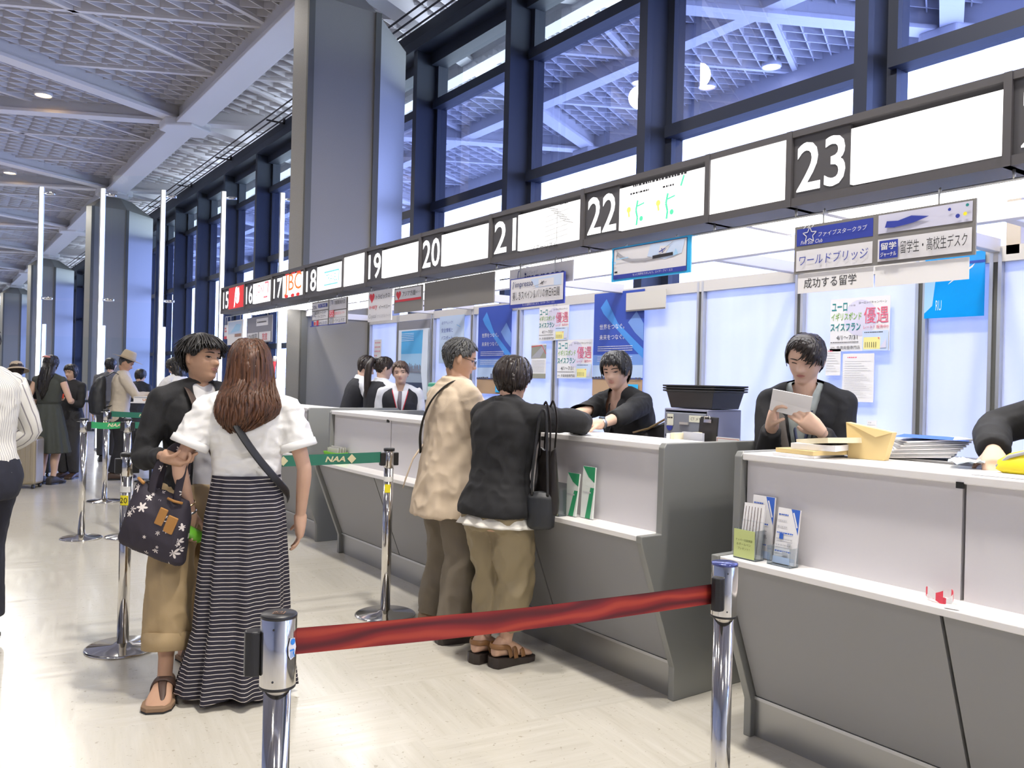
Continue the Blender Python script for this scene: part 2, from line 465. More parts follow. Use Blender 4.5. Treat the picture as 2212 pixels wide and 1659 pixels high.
class Fig:
    """a person facing +Y, right hand on +X; everything in metres from the feet"""
    def __init__(s, H=1.65, lean=0, twist=0, sway=(0, 0), hipz=None, head=(0, 0, 0), neck=0.0, hands=None, feet=None, girth=1.0, shw=1.0, hand_par=None, bust=0.0, headk=1.0):
        s.H = H; s.g = girth; s.lean = R(lean); s.twist = R(twist); s.shw = shw; s.bust = bust
        s.piv = Vector((sway[0], sway[1], (hipz or .53)*H)); s.dz = (hipz or .53) - .53
        h = H
        s.hh = .137*H*headk
        # spine
        s.zs = [.53 + .005*i for i in range(64)]; s.sp = []; p = s.piv.copy()
        for i, z in enumerate(s.zs):
            a = s.lean*lerp(.35, 1.0, sstep(.53, .70, z))
            s.sp.append((p.copy(), a)); p = p + Vector((0, math.sin(a), math.cos(a)))*(.005*h)
        sl = {}
        c, ax, ay = s.frame(.805)
        for k, sg in (('L', -1), ('R', 1)): sl[k] = c + ax*(sg*.108*h*shw) 
        s.sh = sl
        # head
        c, ax, ay = s.frame(.845); up = ax.cross(ay)
        s.nb = c
        nd = (up*0.6 + Vector((0, .12 + neck, 1))*0.6).normalized()
        s.hc = c + nd*(.088*h) + ay*(.008*h)
        yaw, pit, rol = (R(x) for x in head)
        s.hM = Matrix.Translation(s.hc) @ (Matrix.Rotation(yaw, 4, 'Z') @ Matrix.Rotation(-pit, 4, 'X') @ Matrix.Rotation(rol, 4, 'Y')) @ Matrix.Scale(s.hh, 4)
        # arms
        s.arm = {}
        hands = hands or {}; s.hp = hand_par or {}
        for k, sg in (('L', -1), ('R', 1)):
            tgt, hint = hands.get(k, (None, None))
            if tgt is None: tgt = s.sh[k] + Vector((sg*.035*h, .03*h, -.318*h)); hint = Vector((sg*.5, -1, 0))
            e, w = bone2(s.sh[k], Vector(tgt), .175*h, .147*h, Vector(hint))
            s.arm[k] = (s.sh[k], e, w)
        # legs
        s.leg = {}; feet = feet or {}
        for k, sg in (('L', -1), ('R', 1)):
            fx, fy, fa = feet.get(k, (sg*.055*h, 0, -sg*8))[:3]
            hip = s.piv + Vector((sg*.050*h, 0, -.012*h))
            an = Vector((fx, fy, .042*h)); 
            ang = R(fa); fd = Vector((-math.sin(ang), math.cos(ang), 0))
            kn, an = bone2(hip, an, .245*h, .238*h, fd)
            s.leg[k] = (hip, kn, an, fd)
    def frame(s, z):
        """centre, right axis, forward axis of the trunk at relative height z"""
        if z < .53:
            c = s.piv + Vector((0, 0, (z-.53)*s.H)); a = 0
        else:
            i = min(int((z-.53)/.005), len(s.sp)-1); c, a = s.sp[i]
        tw = s.twist*sstep(.56, .80, z)
        ax = Vector((math.cos(tw), math.sin(tw), 0))
        ay = Vector((-math.sin(tw)*math.cos(a), math.cos(tw)*math.cos(a), -math.sin(a)))
        return c, ax, ay
    TR = [(.44,.082,.068,.066),(.47,.094,.072,.078),(.51,.102,.068,.078),(.545,.098,.064,.070),(.585,.087,.060,.058),(.625,.080,.058,.050),(.67,.084,.060,.052),(.715,.093,.064,.056),(.755,.100,.064,.060),(.79,.100,.056,.058),(.815,.086,.046,.050),(.83,.060,.038,.042),(.848,.036,.034,.036)]
    def trunk(s, mb, z0, z1, off=0.0, n=28, flare=0.0, tab=None, step=.0125, hem=None):
        rings = []; z = z0; h = s.H
        while True:
            w, f, b = interp_z(tab or s.TR, z)
            if s.bust: f += s.bust*math.exp(-((z-.735)/.03)**2)
            c, ax, ay = s.frame(z)
            k = flare*max(0, (z0+.10-z)/.10) if flare else 0
            rings.append(ring(c, ax, ay, (w*s.g*s.shw**.5)*h+off+k, f*s.g*h+off+k, n, .86, b*s.g*h+off+k))
            if z >= z1-1e-6: break
            z = min(z+step, z1)
        mb.loft(rings)
        return mb
    def shoulders(s, mb, off=0.0):
        h = s.H
        c, ax, ay = s.frame(.822); c2, _, _ = s.frame(.838)
        for k in 'LR':
            a, e, w = s.arm[k]
            mb.tube([c2, lerp(c2, a, .5)+Vector((0, 0, .004*h)), a + (e-a)*.02], [.032*h+off*.8, .027*h+off*.8, .026*h+off*.8], 14)
            mb.ell(a, [.027*h+off*.8]*3, 14, 8)
    def armtube(s, mb, k, t1, off0=0.0, off1=None, n=14, tab=None, sag=0):
        """from the shoulder to t1 (0..1 upper arm, 1..2 forearm)"""
        a, e, w = s.arm[k]; h = s.H; off1 = off0 if off1 is None else off1
        pts = []; rr = []; N = 14
        base = tab or [(0, .027), (.25, .0265), (.5, .0245), (.9, .021), (1, .021), (1.2, .0215), (1.5, .0190), (2, .0145)]
        for i in range(N+1):
            t = t1*i/N
            p = lerp(a, e, t) if t <= 1 else lerp(e, w, t-1)
            if abs(t-1) < .12: p = lerp(p, lerp(lerp(a, e, .88), lerp(e, w, .12), .5), .35)
            pts.append(p); rr.append(float(np.interp(t, [b[0] for b in base], [b[1] for b in base]))*h*s.g**.5 + lerp(off0, off1, i/N))
        mb.tube(pts, rr, n)
    def legtube(s, mb, k, t1, off0=0.0, off1=None, n=18, tab=None):
        a, e, w, fd = s.leg[k]; h = s.H; off1 = off0 if off1 is None else off1
        base = tab or [(0, .055), (.3, .052), (.8, .037), (1, .034), (1.25, .034), (1.4, .033), (1.8, .021), (2, .020)]
        pts = []; rr = []; N = 20
        for i in range(N+1):
            t = t1*i/N
            p = lerp(a, e, t) if t <= 1 else lerp(e, w, t-1)
            if not tab and 1 < t < 1.7: p = p - fd*(.012*h*math.sin((t-1)/.7*PI))
            pts.append(p); rr.append(float(np.interp(t, [b[0] for b in base], [b[1] for b in base]))*h*s.g**.5 + lerp(off0, off1, i/N))
        mb.tube(pts, rr, n)
    def hand(s, mb, k):
        sg = -1 if k == 'L' else 1; a, e, w = s.arm[k]; h = s.H; u = .108*h
        hp = s.hp.get(k, {})
        d = Vector(hp['dir']).normalized() if 'dir' in hp else (w-e).normalized()
        pn = Vector(hp['palm']) if 'palm' in hp else Vector((-sg, 0, 0))       # palm looks this way
        pn = (pn - d*pn.dot(d)).normalized(); sd = d.cross(pn)*1.0
        if 'palm' not in hp or True:
            th = sd if (sd.dot(Vector((0, 1, 0))) > 0 or hp.get('flip')) else -sd     # thumb side leads (forward)
        if 'thumb' in hp:
            th = sd if sd.dot(Vector(hp['thumb'])) > 0 else -sd
        curl = R(hp.get('curl', 24)); spread = hp.get('spread', 1.0)
        s.hnd = getattr(s, 'hnd', {}); s.hnd[k] = (w, d, pn, th)
        rings = []
        for t, wd, tk in ((-.06, .26, .17), (.08, .34, .17), (.22, .41, .155), (.40, .43, .13), (.50, .42, .105), (.54, .36, .08)):
            rings.append(ring(w + d*(t*u), th, pn, wd*u/2*1.06, tk*u, 14, .85))
        mb.loft(rings)
        def finger(base, L, r, spr, cur, dd=None, bend=None):
            q = base; dirv = ((dd or d) + th*spr).normalized(); pts = [q - dirv*(.06*u)]; rad = [r]
            bn = bend or pn
            for j, (f, ca) in enumerate(((.46, .6), (.30, 1.0), (.24, .8))):
                ang = cur*ca
                axv = dirv.cross(bn).normalized()
                dirv = Matrix.Rotation(ang, 3, axv) @ dirv
                for m in (0.5, 1.0): pts.append(q + dirv*(L*f*m)); rad.append(r*(1 - .07*(2*j+m*2)/2))
                q = q + dirv*(L*f)
            pts.append(q + dirv*(r*.55)); rad.append(r*.45)
            mb.tube(pts, rad, 8)
        for j, (o, L, r, c_) in enumerate(((.155, .44, .050, .85), (.052, .485, .051, .95), (-.052, .455, .049, 1.05), (-.15, .36, .044, 1.15))):
            finger(w + d*(.50*u - (.02*u if j in (0, 3) else 0)) + th*(o*u), L*u, r*u, .16*(o/.155)*.55*spread, curl*c_)
        tb = w + d*(.13*u) + th*(.17*u) + pn*(.02*u)
        finger(tb, .40*u, .057*u, 0, R(hp.get('tcurl', 12)), dd=(d*.75 + th*hp.get('tout', .62) + pn*.25).normalized(), bend=(pn*.6 - th*.6))
    def foot(s, mb, k, off=0.0, shoe=False):
        hip, kn, an, fd = s.leg[k]; h = s.H; sd = Vector((fd.y, -fd.x, 0)); L = .152*h
        b = Vector((an.x, an.y, 0)); up = Vector((0, 0, 1)); rings = []
        tab = [(-.29, .10, .22, .30), (-.24, .19, .30, .36), (-.10, .215, .36, .44), (.08, .215, .36, .42), (.25, .225, .29, .34), (.42, .26, .20, .25), (.56, .27, .14, .18), (.66, .24, .11, .14), (.72, .15, .08, .11)]
        for y, w, z, zt in tab:
            z0 = .008 if not shoe else .004; top = (zt*L*.95 if not shoe else zt*L*.95) + off
            c = b + fd*(y*L + (off if y > .3 else (-off if y < -.2 else 0))) + up*((z0+top)/2)
            rings.append(ring(c, sd, up, w*L*.80 + off, (top-z0)/2, 16, .75))
        mb.loft(rings)
        if not shoe:
            sg = 1 if k == 'L' else -1
            for j, (o, l, r) in enumerate(((.13, .15, .062), (.05, .155, .045), (-.02, .135, .042), (-.085, .11, .04), (-.145, .075, .038))):
                q = b + fd*(.60*L) + sd*(sg*o*L) + up*(.055*L)
                mb.tube([q, q + fd*(l*.7*L), q + fd*(l*L) - up*(.012*L)], [r*L, r*L*1.05, r*L*.6], 8)
    def body(s, voxel=.007, legs=True, arms=True, smooth=2, feet=True, ears=True):
        mb = MB(); h = s.H
        s.trunk(mb, .44, .848, -.010); s.shoulders(mb, -.004)
        c, ax, ay = s.frame(.83)
        hd = s.hM
        mb.tube([c, lerp(c, s.hc, .35), hd @ Vector((0, -.06, -.28)), hd @ Vector((0, -.06, -.1))], [.035*h*s.g**.3, .0300*h*s.g**.3, .0305*h*s.g**.3, .031*h], 18)
        rings = []
        for i in range(61):
            z = -.5 + i/60.0
            rings.append([hd @ head_pt(2*PI*k/56, z) for k in range(56)])
        mb.loft(rings)
        if ears:
            for sg in (-1, 1):
                M = hd.to_3x3().to_4x4() @ Matrix.Rotation(sg*R(-22), 4, 'Z')
                mb.ell(hd @ Vector((sg*.352, -.045, -.02)), (.034, .075, .125), 12, 10, M=M)
                mb.ell(hd @ Vector((sg*.345, -.02, -.10)), (.026, .045, .06), 10, 8, M=M)
        for k in 'LR':
            if arms: s.armtube(mb, k, 2.0); s.hand(mb, k)
            if legs:
                s.legtube(mb, k, 2.0)
                if feet: s.foot(mb, k)
        return remesh(mb.mesh(), voxel, smooth)

def face_parts(f, root, skin, lids=0.5, brow='brow', lip=(.52, .22, .20), mouth=0.0):
    """eyes, brows and lips as small parts on the head"""
    M = f.hM
    wht = mat('eye_white', (.80, .78, .75), .25); irs = mat('eye_dark', (.02, .013, .01), .15); lash = mat('lash', (.018, .013, .012), .6)
    for sg in (-1, 1):
        mb = MB()
        c = Vector((sg*.140, head_pt(math.asin(.14/.36), .0).y, 0.0)); c.y -= .012
        def P(x, z, o=0.0):
            xx = c.x + x*sg; q = head_pt(math.asin(min(.99, abs(xx)/.338)), z); return Vector((xx, q.y + o, z))
        op = .026*lids
        up_ = [P(-.062 + .124*i/8, (op+.004)*math.sin(PI*i/8)**.8 + .004*(i/8)) for i in range(9)]
        lo_ = [P(-.062 + .124*i/8, -op*.75*math.sin(PI*i/8) + .004*(i/8)) for i in range(9)]
        if lids > .15:
            vs = [M @ (v + Vector((0, .012, 0))) for v in up_ + lo_]
            mb.add(vs, [(i, i+1, 10+i, 9+i) for i in range(8)], 0, True)
            ir = [P(.030*math.cos(2*PI*i/14)*.9, max(-op*.72, min(op*.95, .031*math.sin(2*PI*i/14)+.002)), .022) for i in range(14)]
            mb.add([M @ v for v in ir], [tuple(range(14))], 1)
        mb.tube([M @ (v + Vector((0, .016, 0))) for v in up_], [.0035*f.hh, .007*f.hh, .009*f.hh, .010*f.hh, .010*f.hh, .010*f.hh, .010*f.hh, .008*f.hh, .004*f.hh], 6, 2)
        mb.build('eye', [wht, irs, lash], root, fix=False)
        b = MB()
        bw = [P(-.085 + .18*i/6, .088 + .020*math.sin(PI*(i*.8+.6)/6) - .006*(i/6), .010) for i in range(7)]
        b.tube([M @ v for v in bw], [(.010*f.hh, .006*f.hh), (.014*f.hh, .006*f.hh), (.014*f.hh, .006*f.hh), (.013*f.hh, .006*f.hh), (.011*f.hh, .005*f.hh), (.008*f.hh, .004*f.hh), (.003*f.hh, .002*f.hh)], 6, up=M.to_3x3() @ Vector((0, 0, 1)))
        b.build('eyebrow', mat('eyebrow_hair', (.03, .02, .016), .8), root)
    m = MB()
    def Q(x, z, o): return M @ Vector((x, head_pt(math.asin(min(.99, abs(x)/.30)), z).y + o, z))
    n = 10; w = .088
    for z0, th, sgn in ((-.226 + mouth*.01, .013, 1), (-.262 - mouth*.02, .015, -1)):
        pts = [Q(-w + 2*w*i/n, z0 - .010*(1-math.sin(PI*i/n))*0 - .012*sgn*(1-math.sin(PI*i/n)), -.001) for i in range(n+1)]
        m.tube(pts, [(max(.003, th*math.sin(PI*i/n)**.7)*f.hh, .010*f.hh) for i in range(n+1)], 8, up=M.to_3x3() @ Vector((0, 0, 1)))
    m.build('lips', mat('lip_%.2f' % lip[0], lip, .45), root)

def hairline(t, front=.26, temple=.10, ear=.10, nape=-.27):
    a = abs((t + PI) % (2*PI) - PI)*180/PI
    return float(np.interp(a, [0, 38, 58, 70, 80, 105, 125, 180], [front, front-.01, temple+.04, temple-.10, ear-.05, ear-.02, nape*.85, nape]))

def hair_mat(name, c1, c2, rough=.42):
    if name in MATS: return MATS[name]
    m = mat(name, c1, rough, spec=.45); nt = m.node_tree; p = nt.nodes['Principled BSDF']
    tc = nt.nodes.new('ShaderNodeTexCoord'); mp = nt.nodes.new('ShaderNodeMapping'); mp.inputs['Scale'].default_value = (160, 160, 6)
    nz = node(nt, 'ShaderNodeTexNoise', Scale=1.0, Detail=2.0)
    nt.links.new(tc.outputs['Object'], mp.inputs['Vector']); nt.links.new(mp.outputs['Vector'], nz.inputs['Vector'])
    r = ramp(nt, nz.outputs['Fac'], [(.3, c1), (.75, c2)])
    nt.links.new(r.outputs['Color'], p.inputs['Base Color'])
    b = node(nt, 'ShaderNodeBump', Strength=.35, Distance=.003); nt.links.new(nz.outputs['Fac'], b.inputs['Height']); nt.links.new(b.outputs['Normal'], p.inputs['Normal'])
    return m

def hair(f, root, mt, style='short', length=.2, seed=1, front=.26, locks=260, puff=.05, part=0.0, fringe=0.0, nape=-.27, ear=.10, temple=.10, name='hair', wave=0.0, spike=0.0, asym=0.0, thin=1.0):
    """scalp cap with many tapering locks laid over it"""
    rnd = random.Random(seed); mb = MB(); M = f.hM
    hl = lambda t: hairline(t, front, temple, ear, nape)
    n, m = 48, 16; rings = []
    for i in range(m+1):
        rg = []
        for k in range(n):
            t = 2*PI*k/n; z0 = hl(t); z = z0 + (.5 - z0)*(i/m)**.85
            o = puff*(.35 + .65*min(1, i/4.0))
            q = head_pt(t, min(z, .499), o); 
            if i == m: q.z = .5 + puff
            else: q.z += o*max(0, (z-.15)/.35)
            rg.append(M @ q)
        rings.append(rg)
    mb.loft(rings, cap=False)
    mb.add([rings[-1][k] for k in range(n)], [tuple(range(n))])
    for j in range(locks):
        t = rnd.uniform(-PI, PI); at = abs(t); z0 = hl(t)
        u = rnd.random()**.8; z = z0 + (.47 - z0)*u
        o = puff*rnd.uniform(.85, 1.15)
        pts = []; L = length*rnd.uniform(.75, 1.1); st = 7; zz = z; tt = t + rnd.uniform(-.1, .1)
        dt = rnd.uniform(-.12, .12) + (part*.35 if at < 1.2 else 0)
        lim = z0 - (fringe*(1 - asym*t/.95) if at < .95 else .02) + rnd.uniform(-.03, .03)
        hang = None
        for i in range(st+1):
            if zz > -.30 or style != 'long':
                q = head_pt(tt, max(min(zz, .495), -.45), o + spike*(i/st)**1.5); q.z = zz + o*max(0, (zz-.15)/.35) + spike*.4*(i/st)*(.5 if at < 1 else 1)
            pts.append(M @ q)
            zz -= L/st*(.5 if zz > .40 else 1.0); tt += dt/st*2
            if zz < lim: 
                break
        if len(pts) < 3: continue
        w = f.hh*rnd.uniform(.035, .06)*thin; N = len(pts)
        mb.tube(pts, [(f.hh*.012*(1 - .6*i/(N-1)), w*(1 - .85*(i/(N-1))**1.6)) for i in range(N)], 6, up=(pts[0]-f.hc).normalized())
    return mb.build(name, mt, root)

def garment(mb, name, mt, root, voxel=.009, smooth=2, wrinkle=.006, wscale=14, seed=0.0, wdir=None, cut=None, solid=0.0):
    me = remesh(mb.mesh(), voxel, smooth, wrinkle, wscale, seed, wdir)
    if cut:
        bm = bmesh.new(); bm.from_mesh(me)
        dead = [f_ for f_ in bm.faces if cut(f_.calc_center_median())]
        bmesh.ops.delete(bm, geom=dead, context='FACES')
        for _i in range(8):
            ed = [v for v in bm.verts if v.is_boundary]; new = {}
            for v in ed:
                nb = [e.other_vert(v).co for e in v.link_edges if e.is_boundary]
                if len(nb) == 2: new[v] = v.co*.5 + (nb[0]+nb[1])*.25
            for v, c_ in new.items(): v.co = c_
        bm.to_mesh(me); bm.free()
        me.polygons.foreach_set('use_smooth', [True]*len(me.polygons))
    setmats(me, mt)
    o = link(name, me, root)
    if solid:
        k = o.modifiers.new('thick', 'SOLIDIFY'); k.thickness = solid; k.offset = -1
    return o

def shoe(f, k, root, mt, sole, name='shoe', heel=0.0, sole_h=.02):
    mb = MB(); f.foot(mb, k, .007, True)
    me = remesh(mb.mesh(), .006, 2); setmats(me, mt)
    o = link(name, me, root)
    hip, kn, an, fd = f.leg[k]; L = .152*f.H; sd = Vector((fd.y, -fd.x, 0)); b = Vector((an.x, an.y, 0)); m2 = MB()
    out = []
    for y, w in ((-.33, .10), (-.27, .19), (-.10, .20), (.2, .20), (.45, .245), (.62, .23), (.73, .14)): out.append((y, w))
    pl = [b + fd*(y*L) + sd*(w*L) for y, w in out] + [b + fd*(y*L) - sd*(w*L) for y, w in reversed(out)]
    n = len(pl); vs = [Vector((p.x, p.y, 0)) for p in pl] + [Vector((p.x, p.y, sole_h)) for p in pl]
    m2.add(vs, [tuple(range(n)), tuple(range(2*n-1, n-1, -1))] + [(i, (i+1) % n, (i+1) % n + n, i+n) for i in range(n)])
    m2.build('sole', sole, o)
    return o
SKIN = lambda: mat('skin', (.66, .44, .33), .52, spec=.35, var=.06, vscale=25, sss=.08)
SKIN2 = lambda: mat('skin_tan', (.50, .30, .20), .52, spec=.35, var=.06, vscale=25, sss=.08)
# ---------------------------------------------------------------- dressing the figures
def view_rz(va):
    """heading: 0 = away from the hall's entrance corner, + = turning clockwise"""
    return R(-35.5 - va)
def to_local(x, y, rz):
    M = (Matrix.Translation((x, y, 0)) @ Matrix.Rotation(rz, 4, 'Z')).inverted()
    return lambda *p: M @ Vector(p)
def top(f, root, name, mt, hem=.47, off=.012, sleeve=2.0, s0=.012, s1=.012, wr=.007, ws=13, collar=0.0, flare=0.0, cut=None, voxel=.009, seed=0.0, z1=.842, arms='LR', smooth=2, tab=None, solid=0.0, yoke=True):
    mb = MB(); f.trunk(mb, hem, z1, off, flare=flare, tab=tab)
    if yoke: f.shoulders(mb, off*.9)
    for k in arms:
        if sleeve: f.armtube(mb, k, sleeve, s0, s1)
    if collar:
        c, ax, ay = f.frame(.842); up = ax.cross(ay); h = f.H
        mb.loft([ring(c - up*.012*h, ax, ay, .052*h, .050*h, 20), ring(c + up*(collar*.5), ax, ay, .046*h, .046*h, 20), ring(c + up*collar - ay*.006, ax, ay, .044*h, .043*h, 20)])
    return garment(mb, name, mt, root, voxel, smooth, wr, ws, seed, (1, 1, .8), cut, solid)
def trousers(f, root, mt, waist=.60, t1=1.93, o0=.012, o1=.02, wr=.008, ws=10, voxel=.009, seed=3.0, name='trousers', tab=None, knee=0.0):
    mb = MB(); f.trunk(mb, .445, waist, .019)
    for k in 'LR': f.legtube(mb, k, t1, o0, o1, tab=tab or [(0, .060), (.3, .056), (.9, .043), (1.2, .042), (1.6, .038), (2, .036)])
    return garment(mb, name, mt, root, voxel, 2, wr, ws, seed, (1, 1, .7))
def strap(f, root, name, mt, pts, w=.018, t=.003, up=None):
    q = curve_path(pts); mb = MB(); mb.tube(q, [(t, w)]*len(q), 8, up=up)
    return mb.build(name, mt, root)
def ring_band(f, root, name, mt, k, t, r, w):
    """a bracelet or watch strap round the wrist"""
    a, e, wq = f.arm[k]; d = (wq-e).normalized(); c = lerp(e, wq, t); x = d.orthogonal().normalized(); y = d.cross(x); mb = MB(); N = 20
    mb.loft([[c + d*(dz) + x*(rr*math.cos(2*PI*i/N)) + y*(rr*math.sin(2*PI*i/N)) for i in range(N)] for dz, rr in ((-w, r), (-w*.5, r*1.10), (w*.5, r*1.10), (w, r))], cap=False)
    return mb.build(name, mt, root)
def person(label, x, y, va, group=None):
    return thing('person', label, 'person', (x, y, 0), view_rz(va), group)
def add_body(f, root, sk, voxel=.007, **kw):
    me = f.body(voxel, **kw); setmats(me, sk); return link('body', me, root)
def drape(f, root, mt, rows, name='hair', locks=120, seed=2, lw=.03, wave=.01, base=None):
    """long hair: a hanging mass given by rows (centre, right axis, forward axis, half width, front, back) with locks laid on it"""
    rnd = random.Random(seed); mb = MB(); n = 28
    rs = [ring(Vector(c), Vector(ax), Vector(ay), w, fr, n, 1.0, bk) for c, ax, ay, w, fr, bk in rows]
    mb.loft(rs)
    m = len(rs)
    for j in range(locks):
        k = rnd.random()*n; s0 = rnd.uniform(0, m*.45); s1 = rnd.uniform(m*.70, m-1 + .55); pts = []; st = 9; dk = rnd.uniform(-1.0, 1.0)
        for i in range(st+1):
            s_ = lerp(s0, s1, i/st); a = min(int(s_), m-2); fr = s_-a; kk = k + dk*i/st
            i0 = int(math.floor(kk)) % n; i1 = (i0+1) % n; u = kk - math.floor(kk)
            p = lerp(lerp(rs[a][i0], rs[a][i1], u), lerp(rs[a+1][i0], rs[a+1][i1], u), fr)
            cc = lerp(Vector(rows[a][0]), Vector(rows[a+1][0]), fr); o = p-cc; o.z = 0
            p = p + o.normalized()*(.004 + wave*math.sin(i*1.1 + k)*(i/st)) if o.length > 1e-5 else p
            pts.append(p)
        w = rnd.uniform(.6, 1.2)*lw
        cc = Vector(rows[0][0])
        mb.tube(pts, [(.004, w*(.55 + .45*math.sin(PI*min(1, i/st*1.1+.1)))*(1 - .8*max(0, (i/st-.6)/.4))) for i in range(st+1)], 6, up=(pts[0] - cc))
    return mb.build(name, mt, root)
# ================================================================ the hall
XW = 6.0                          # window wall
mb = MB(); mb.box((-14, -12, -.1), (XW+.1, 96, 0)); tag(mb.build('floor', M_FLOOR), 'pale travertine floor laid in squares', kind='structure')
mb = MB(); mb.box((XW+.1, -30, -.3), (60, 130, -.12)); tag(mb.build('ground', mat('forecourt_concrete', (.55, .55, .54), .8, var=.1)), kind='structure')
M_WALL = mat('wall_grey', (.48, .49, .52), .7)
for nm, lo, hi in (('wall_left', (-14.2, -12, 0), (-14, 96, 7.5)), ('wall_back', (-14, -12.2, 0), (XW, -12, 7.5)), ('wall_far', (-14, 96, 0), (XW, 96.2, 7.5))):
    mb = MB(); mb.box(lo, hi); tag(mb.build(nm, M_WALL), kind='structure')
# ---- ceiling: egg-crate louvre hung under a flat deck, on a triangular frame of beams
X0, X1, Y0, Y1, ZC = -14.0, 12.2, -12.0, 96.0, 6.85
DX, DY = 7.73, 3.915
NODE_X, NODE_Y, PITCH = 4.27, 10.0, 7.83
mb = MB(); mb.box((X0, Y0, 7.35), (X1, Y1, 7.5)); ceil_ = tag(mb.build('ceiling', M_DECK), 'white egg-crate louvre ceiling on a triangular beam frame', kind='structure')
def clip_line(px, py, dx, dy):
    ts = []
    t0, t1 = -1e9, 1e9
    for p, d, lo, hi in ((px, dx, X0, X1), (py, dy, Y0, Y1)):
        a, b = (lo-p)/d, (hi-p)/d
        t0, t1 = max(t0, min(a, b)), min(t1, max(a, b))
    return (t0, t1) if t1 > t0 else None
def bar(mb, px, py, dx, dy, w, z0, z1, lim=None):
    L = math.hypot(dx, dy); dx, dy = dx/L, dy/L
    c = clip_line(px, py, dx, dy)
    if not c: return
    a = Vector((px+dx*c[0], py+dy*c[0], 0)); b = Vector((px+dx*c[1], py+dy*c[1], 0)); n = Vector((-dy, dx, 0))*(w/2)
    vs = [a-n, b-n, b+n, a+n]
    mb.add([Vector((v.x, v.y, z)) for z in (z0, z1) for v in vs], [(0,3,2,1),(4,5,6,7),(0,1,5,4),(1,2,6,5),(2,3,7,6),(3,0,4,7)])
mb = MB()
MB_W = .02; SP = .28; stepY = SP*math.hypot(DX, DY)/DX
for sg in (1, -1):
    y = Y0 - 20
    while y < Y1 + 20:
        bar(mb, NODE_X, y, DX, sg*DY, MB_W, ZC, ZC+.24); y += stepY
tag(mb.build('louvre_grid', M_LOUVRE, ceil_, fix=False))
mb = MB()
mb.box((NODE_X-.26, Y0, 6.50), (NODE_X+.26, Y1, 6.58)); mb.box((NODE_X-.17, Y0, 6.56), (NODE_X+.17, Y1, 6.95))
mb.build('spine_beam', M_BEAM, ceil_, bevel=.01)
mb = MB(); mb.box((X1-.35, Y0, 6.56), (X1+.05, Y1, 6.98)); mb.box((X1+.05, Y0, 6.45), (X1+.10, Y1, 7.5)); mb.build('edge_beam', M_BEAM, ceil_, bevel=.01)
mb = MB(); mb.box((9.42-.13, Y0, 6.66), (9.42+.13, Y1, 6.92)); mb.build('canopy_bar', M_BEAM, ceil_)
mb = MB(); mb.box((7.1, Y0, 6.50), (7.34, Y1, 6.84)); mb.build('canopy_bar', M_BEAM, ceil_)
mb = MB(); m2 = MB()
k = -9
while NODE_Y + PITCH*k < 130:
    y = NODE_Y + PITCH*k
    for sg in (1, -1):
        bar(mb, NODE_X, y, DX, sg*DY, .30, 6.60, 6.66); bar(mb, NODE_X, y, DX, sg*DY, .18, 6.64, 6.92)
        for q in (1, 2): bar(m2, NODE_X, y + PITCH*q/3, DX, sg*DY, .085, 6.81, 6.90)
    k += 1
mb.build('diagonal_beam', M_BEAM, ceil_, fix=False); m2.build('light_bar', M_BEAM, ceil_, fix=False)
mb = MB()
for k in range(-1, 11):
    for nx, ny in ((NODE_X, NODE_Y + PITCH*k), (X1-.15, NODE_Y + PITCH*(k+.5)), (NODE_X-DX, NODE_Y + PITCH*(k+.5))):
        mb.prism([(nx + .52*math.cos(PI*j/3+PI/6), ny + .52*math.sin(PI*j/3+PI/6)) for j in range(6)], 6.44, 6.62, 'z')
mb.build('node_plate', M_BEAM, ceil_, bevel=.03)
# ---- window wall: deep dark mullions, three transoms, blue glass below and clear glass on top
MUL = [3.515 + 2.31*k for k in range(-6, 38)]
win = []
for i, y in enumerate(MUL[:-1]):
    yn = MUL[i+1]
    if y > 60: break
    fr = MB()
    fr.box((XW-.38, y-.055, 0), (XW-.30, y+.055, 6.3)); fr.box((XW-.30, y-.02, 0), (XW-.06, y+.10, 6.3)); fr.box((XW-.06, y-.10, 0), (XW+.10, y+.14, 6.3))
    for z0, z1, d in ((0, .16, .12), (2.02, 2.12, .10), (3.86, 3.98, .12), (5.34, 5.46, .12), (5.96, 6.12, .16), (6.2, 6.42, .20)):
        fr.box((XW-d, y+.10, z0), (XW+.08, yn-.06, z1))
    o = fr.build('window_%d' % (i+1), M_DARKFRAME); tag(o, kind='structure')
    g = MB()
    for z0, z1 in ((.16, 2.02), (2.12, 3.86), (3.98, 5.34)): g.quad((XW, y, z0), (XW, yn, z0), (XW, yn, z1), (XW, y, z1))
    g.build('blue_pane', M_GLASS_BLUE, o, fix=False)
    g = MB(); g.quad((XW, y, 5.46), (XW, yn, 5.46), (XW, yn, 5.96), (XW, y, 5.96)); g.build('clear_pane', M_GLASS, o, fix=False)
mb = MB(); mb.box((XW-.42, Y0, 6.12), (XW+.1, Y1, 6.26)); mb.box((XW-.34, Y0, 6.26), (XW-.05, Y1, 6.48)); tag(mb.build('trim_1', M_DARKFRAME, bevel=.006), kind='structure')
pr = thing('pipe_run', 'three thin dark pipes clipped above the window heads', 'pipes', (5.45, 10, 6.5))
for dx, dz in ((-.10, .0), (0, -.04), (.10, -.08)):
    mb = MB(); mb.tube([(dx, -14, dz), (dx, 50, dz)], .014, 8); mb.build('pipe', M_PIPE, pr)
for k in range(14):
    mb = MB(); yy = -8 + k*2.31*1.5
    mb.box((-.15, yy-.02, -.10), (.22, yy+.02, -.075)); mb.box((.18, yy-.02, -.10), (.22, yy+.02, .02)); mb.build('bracket', M_PIPE, pr)
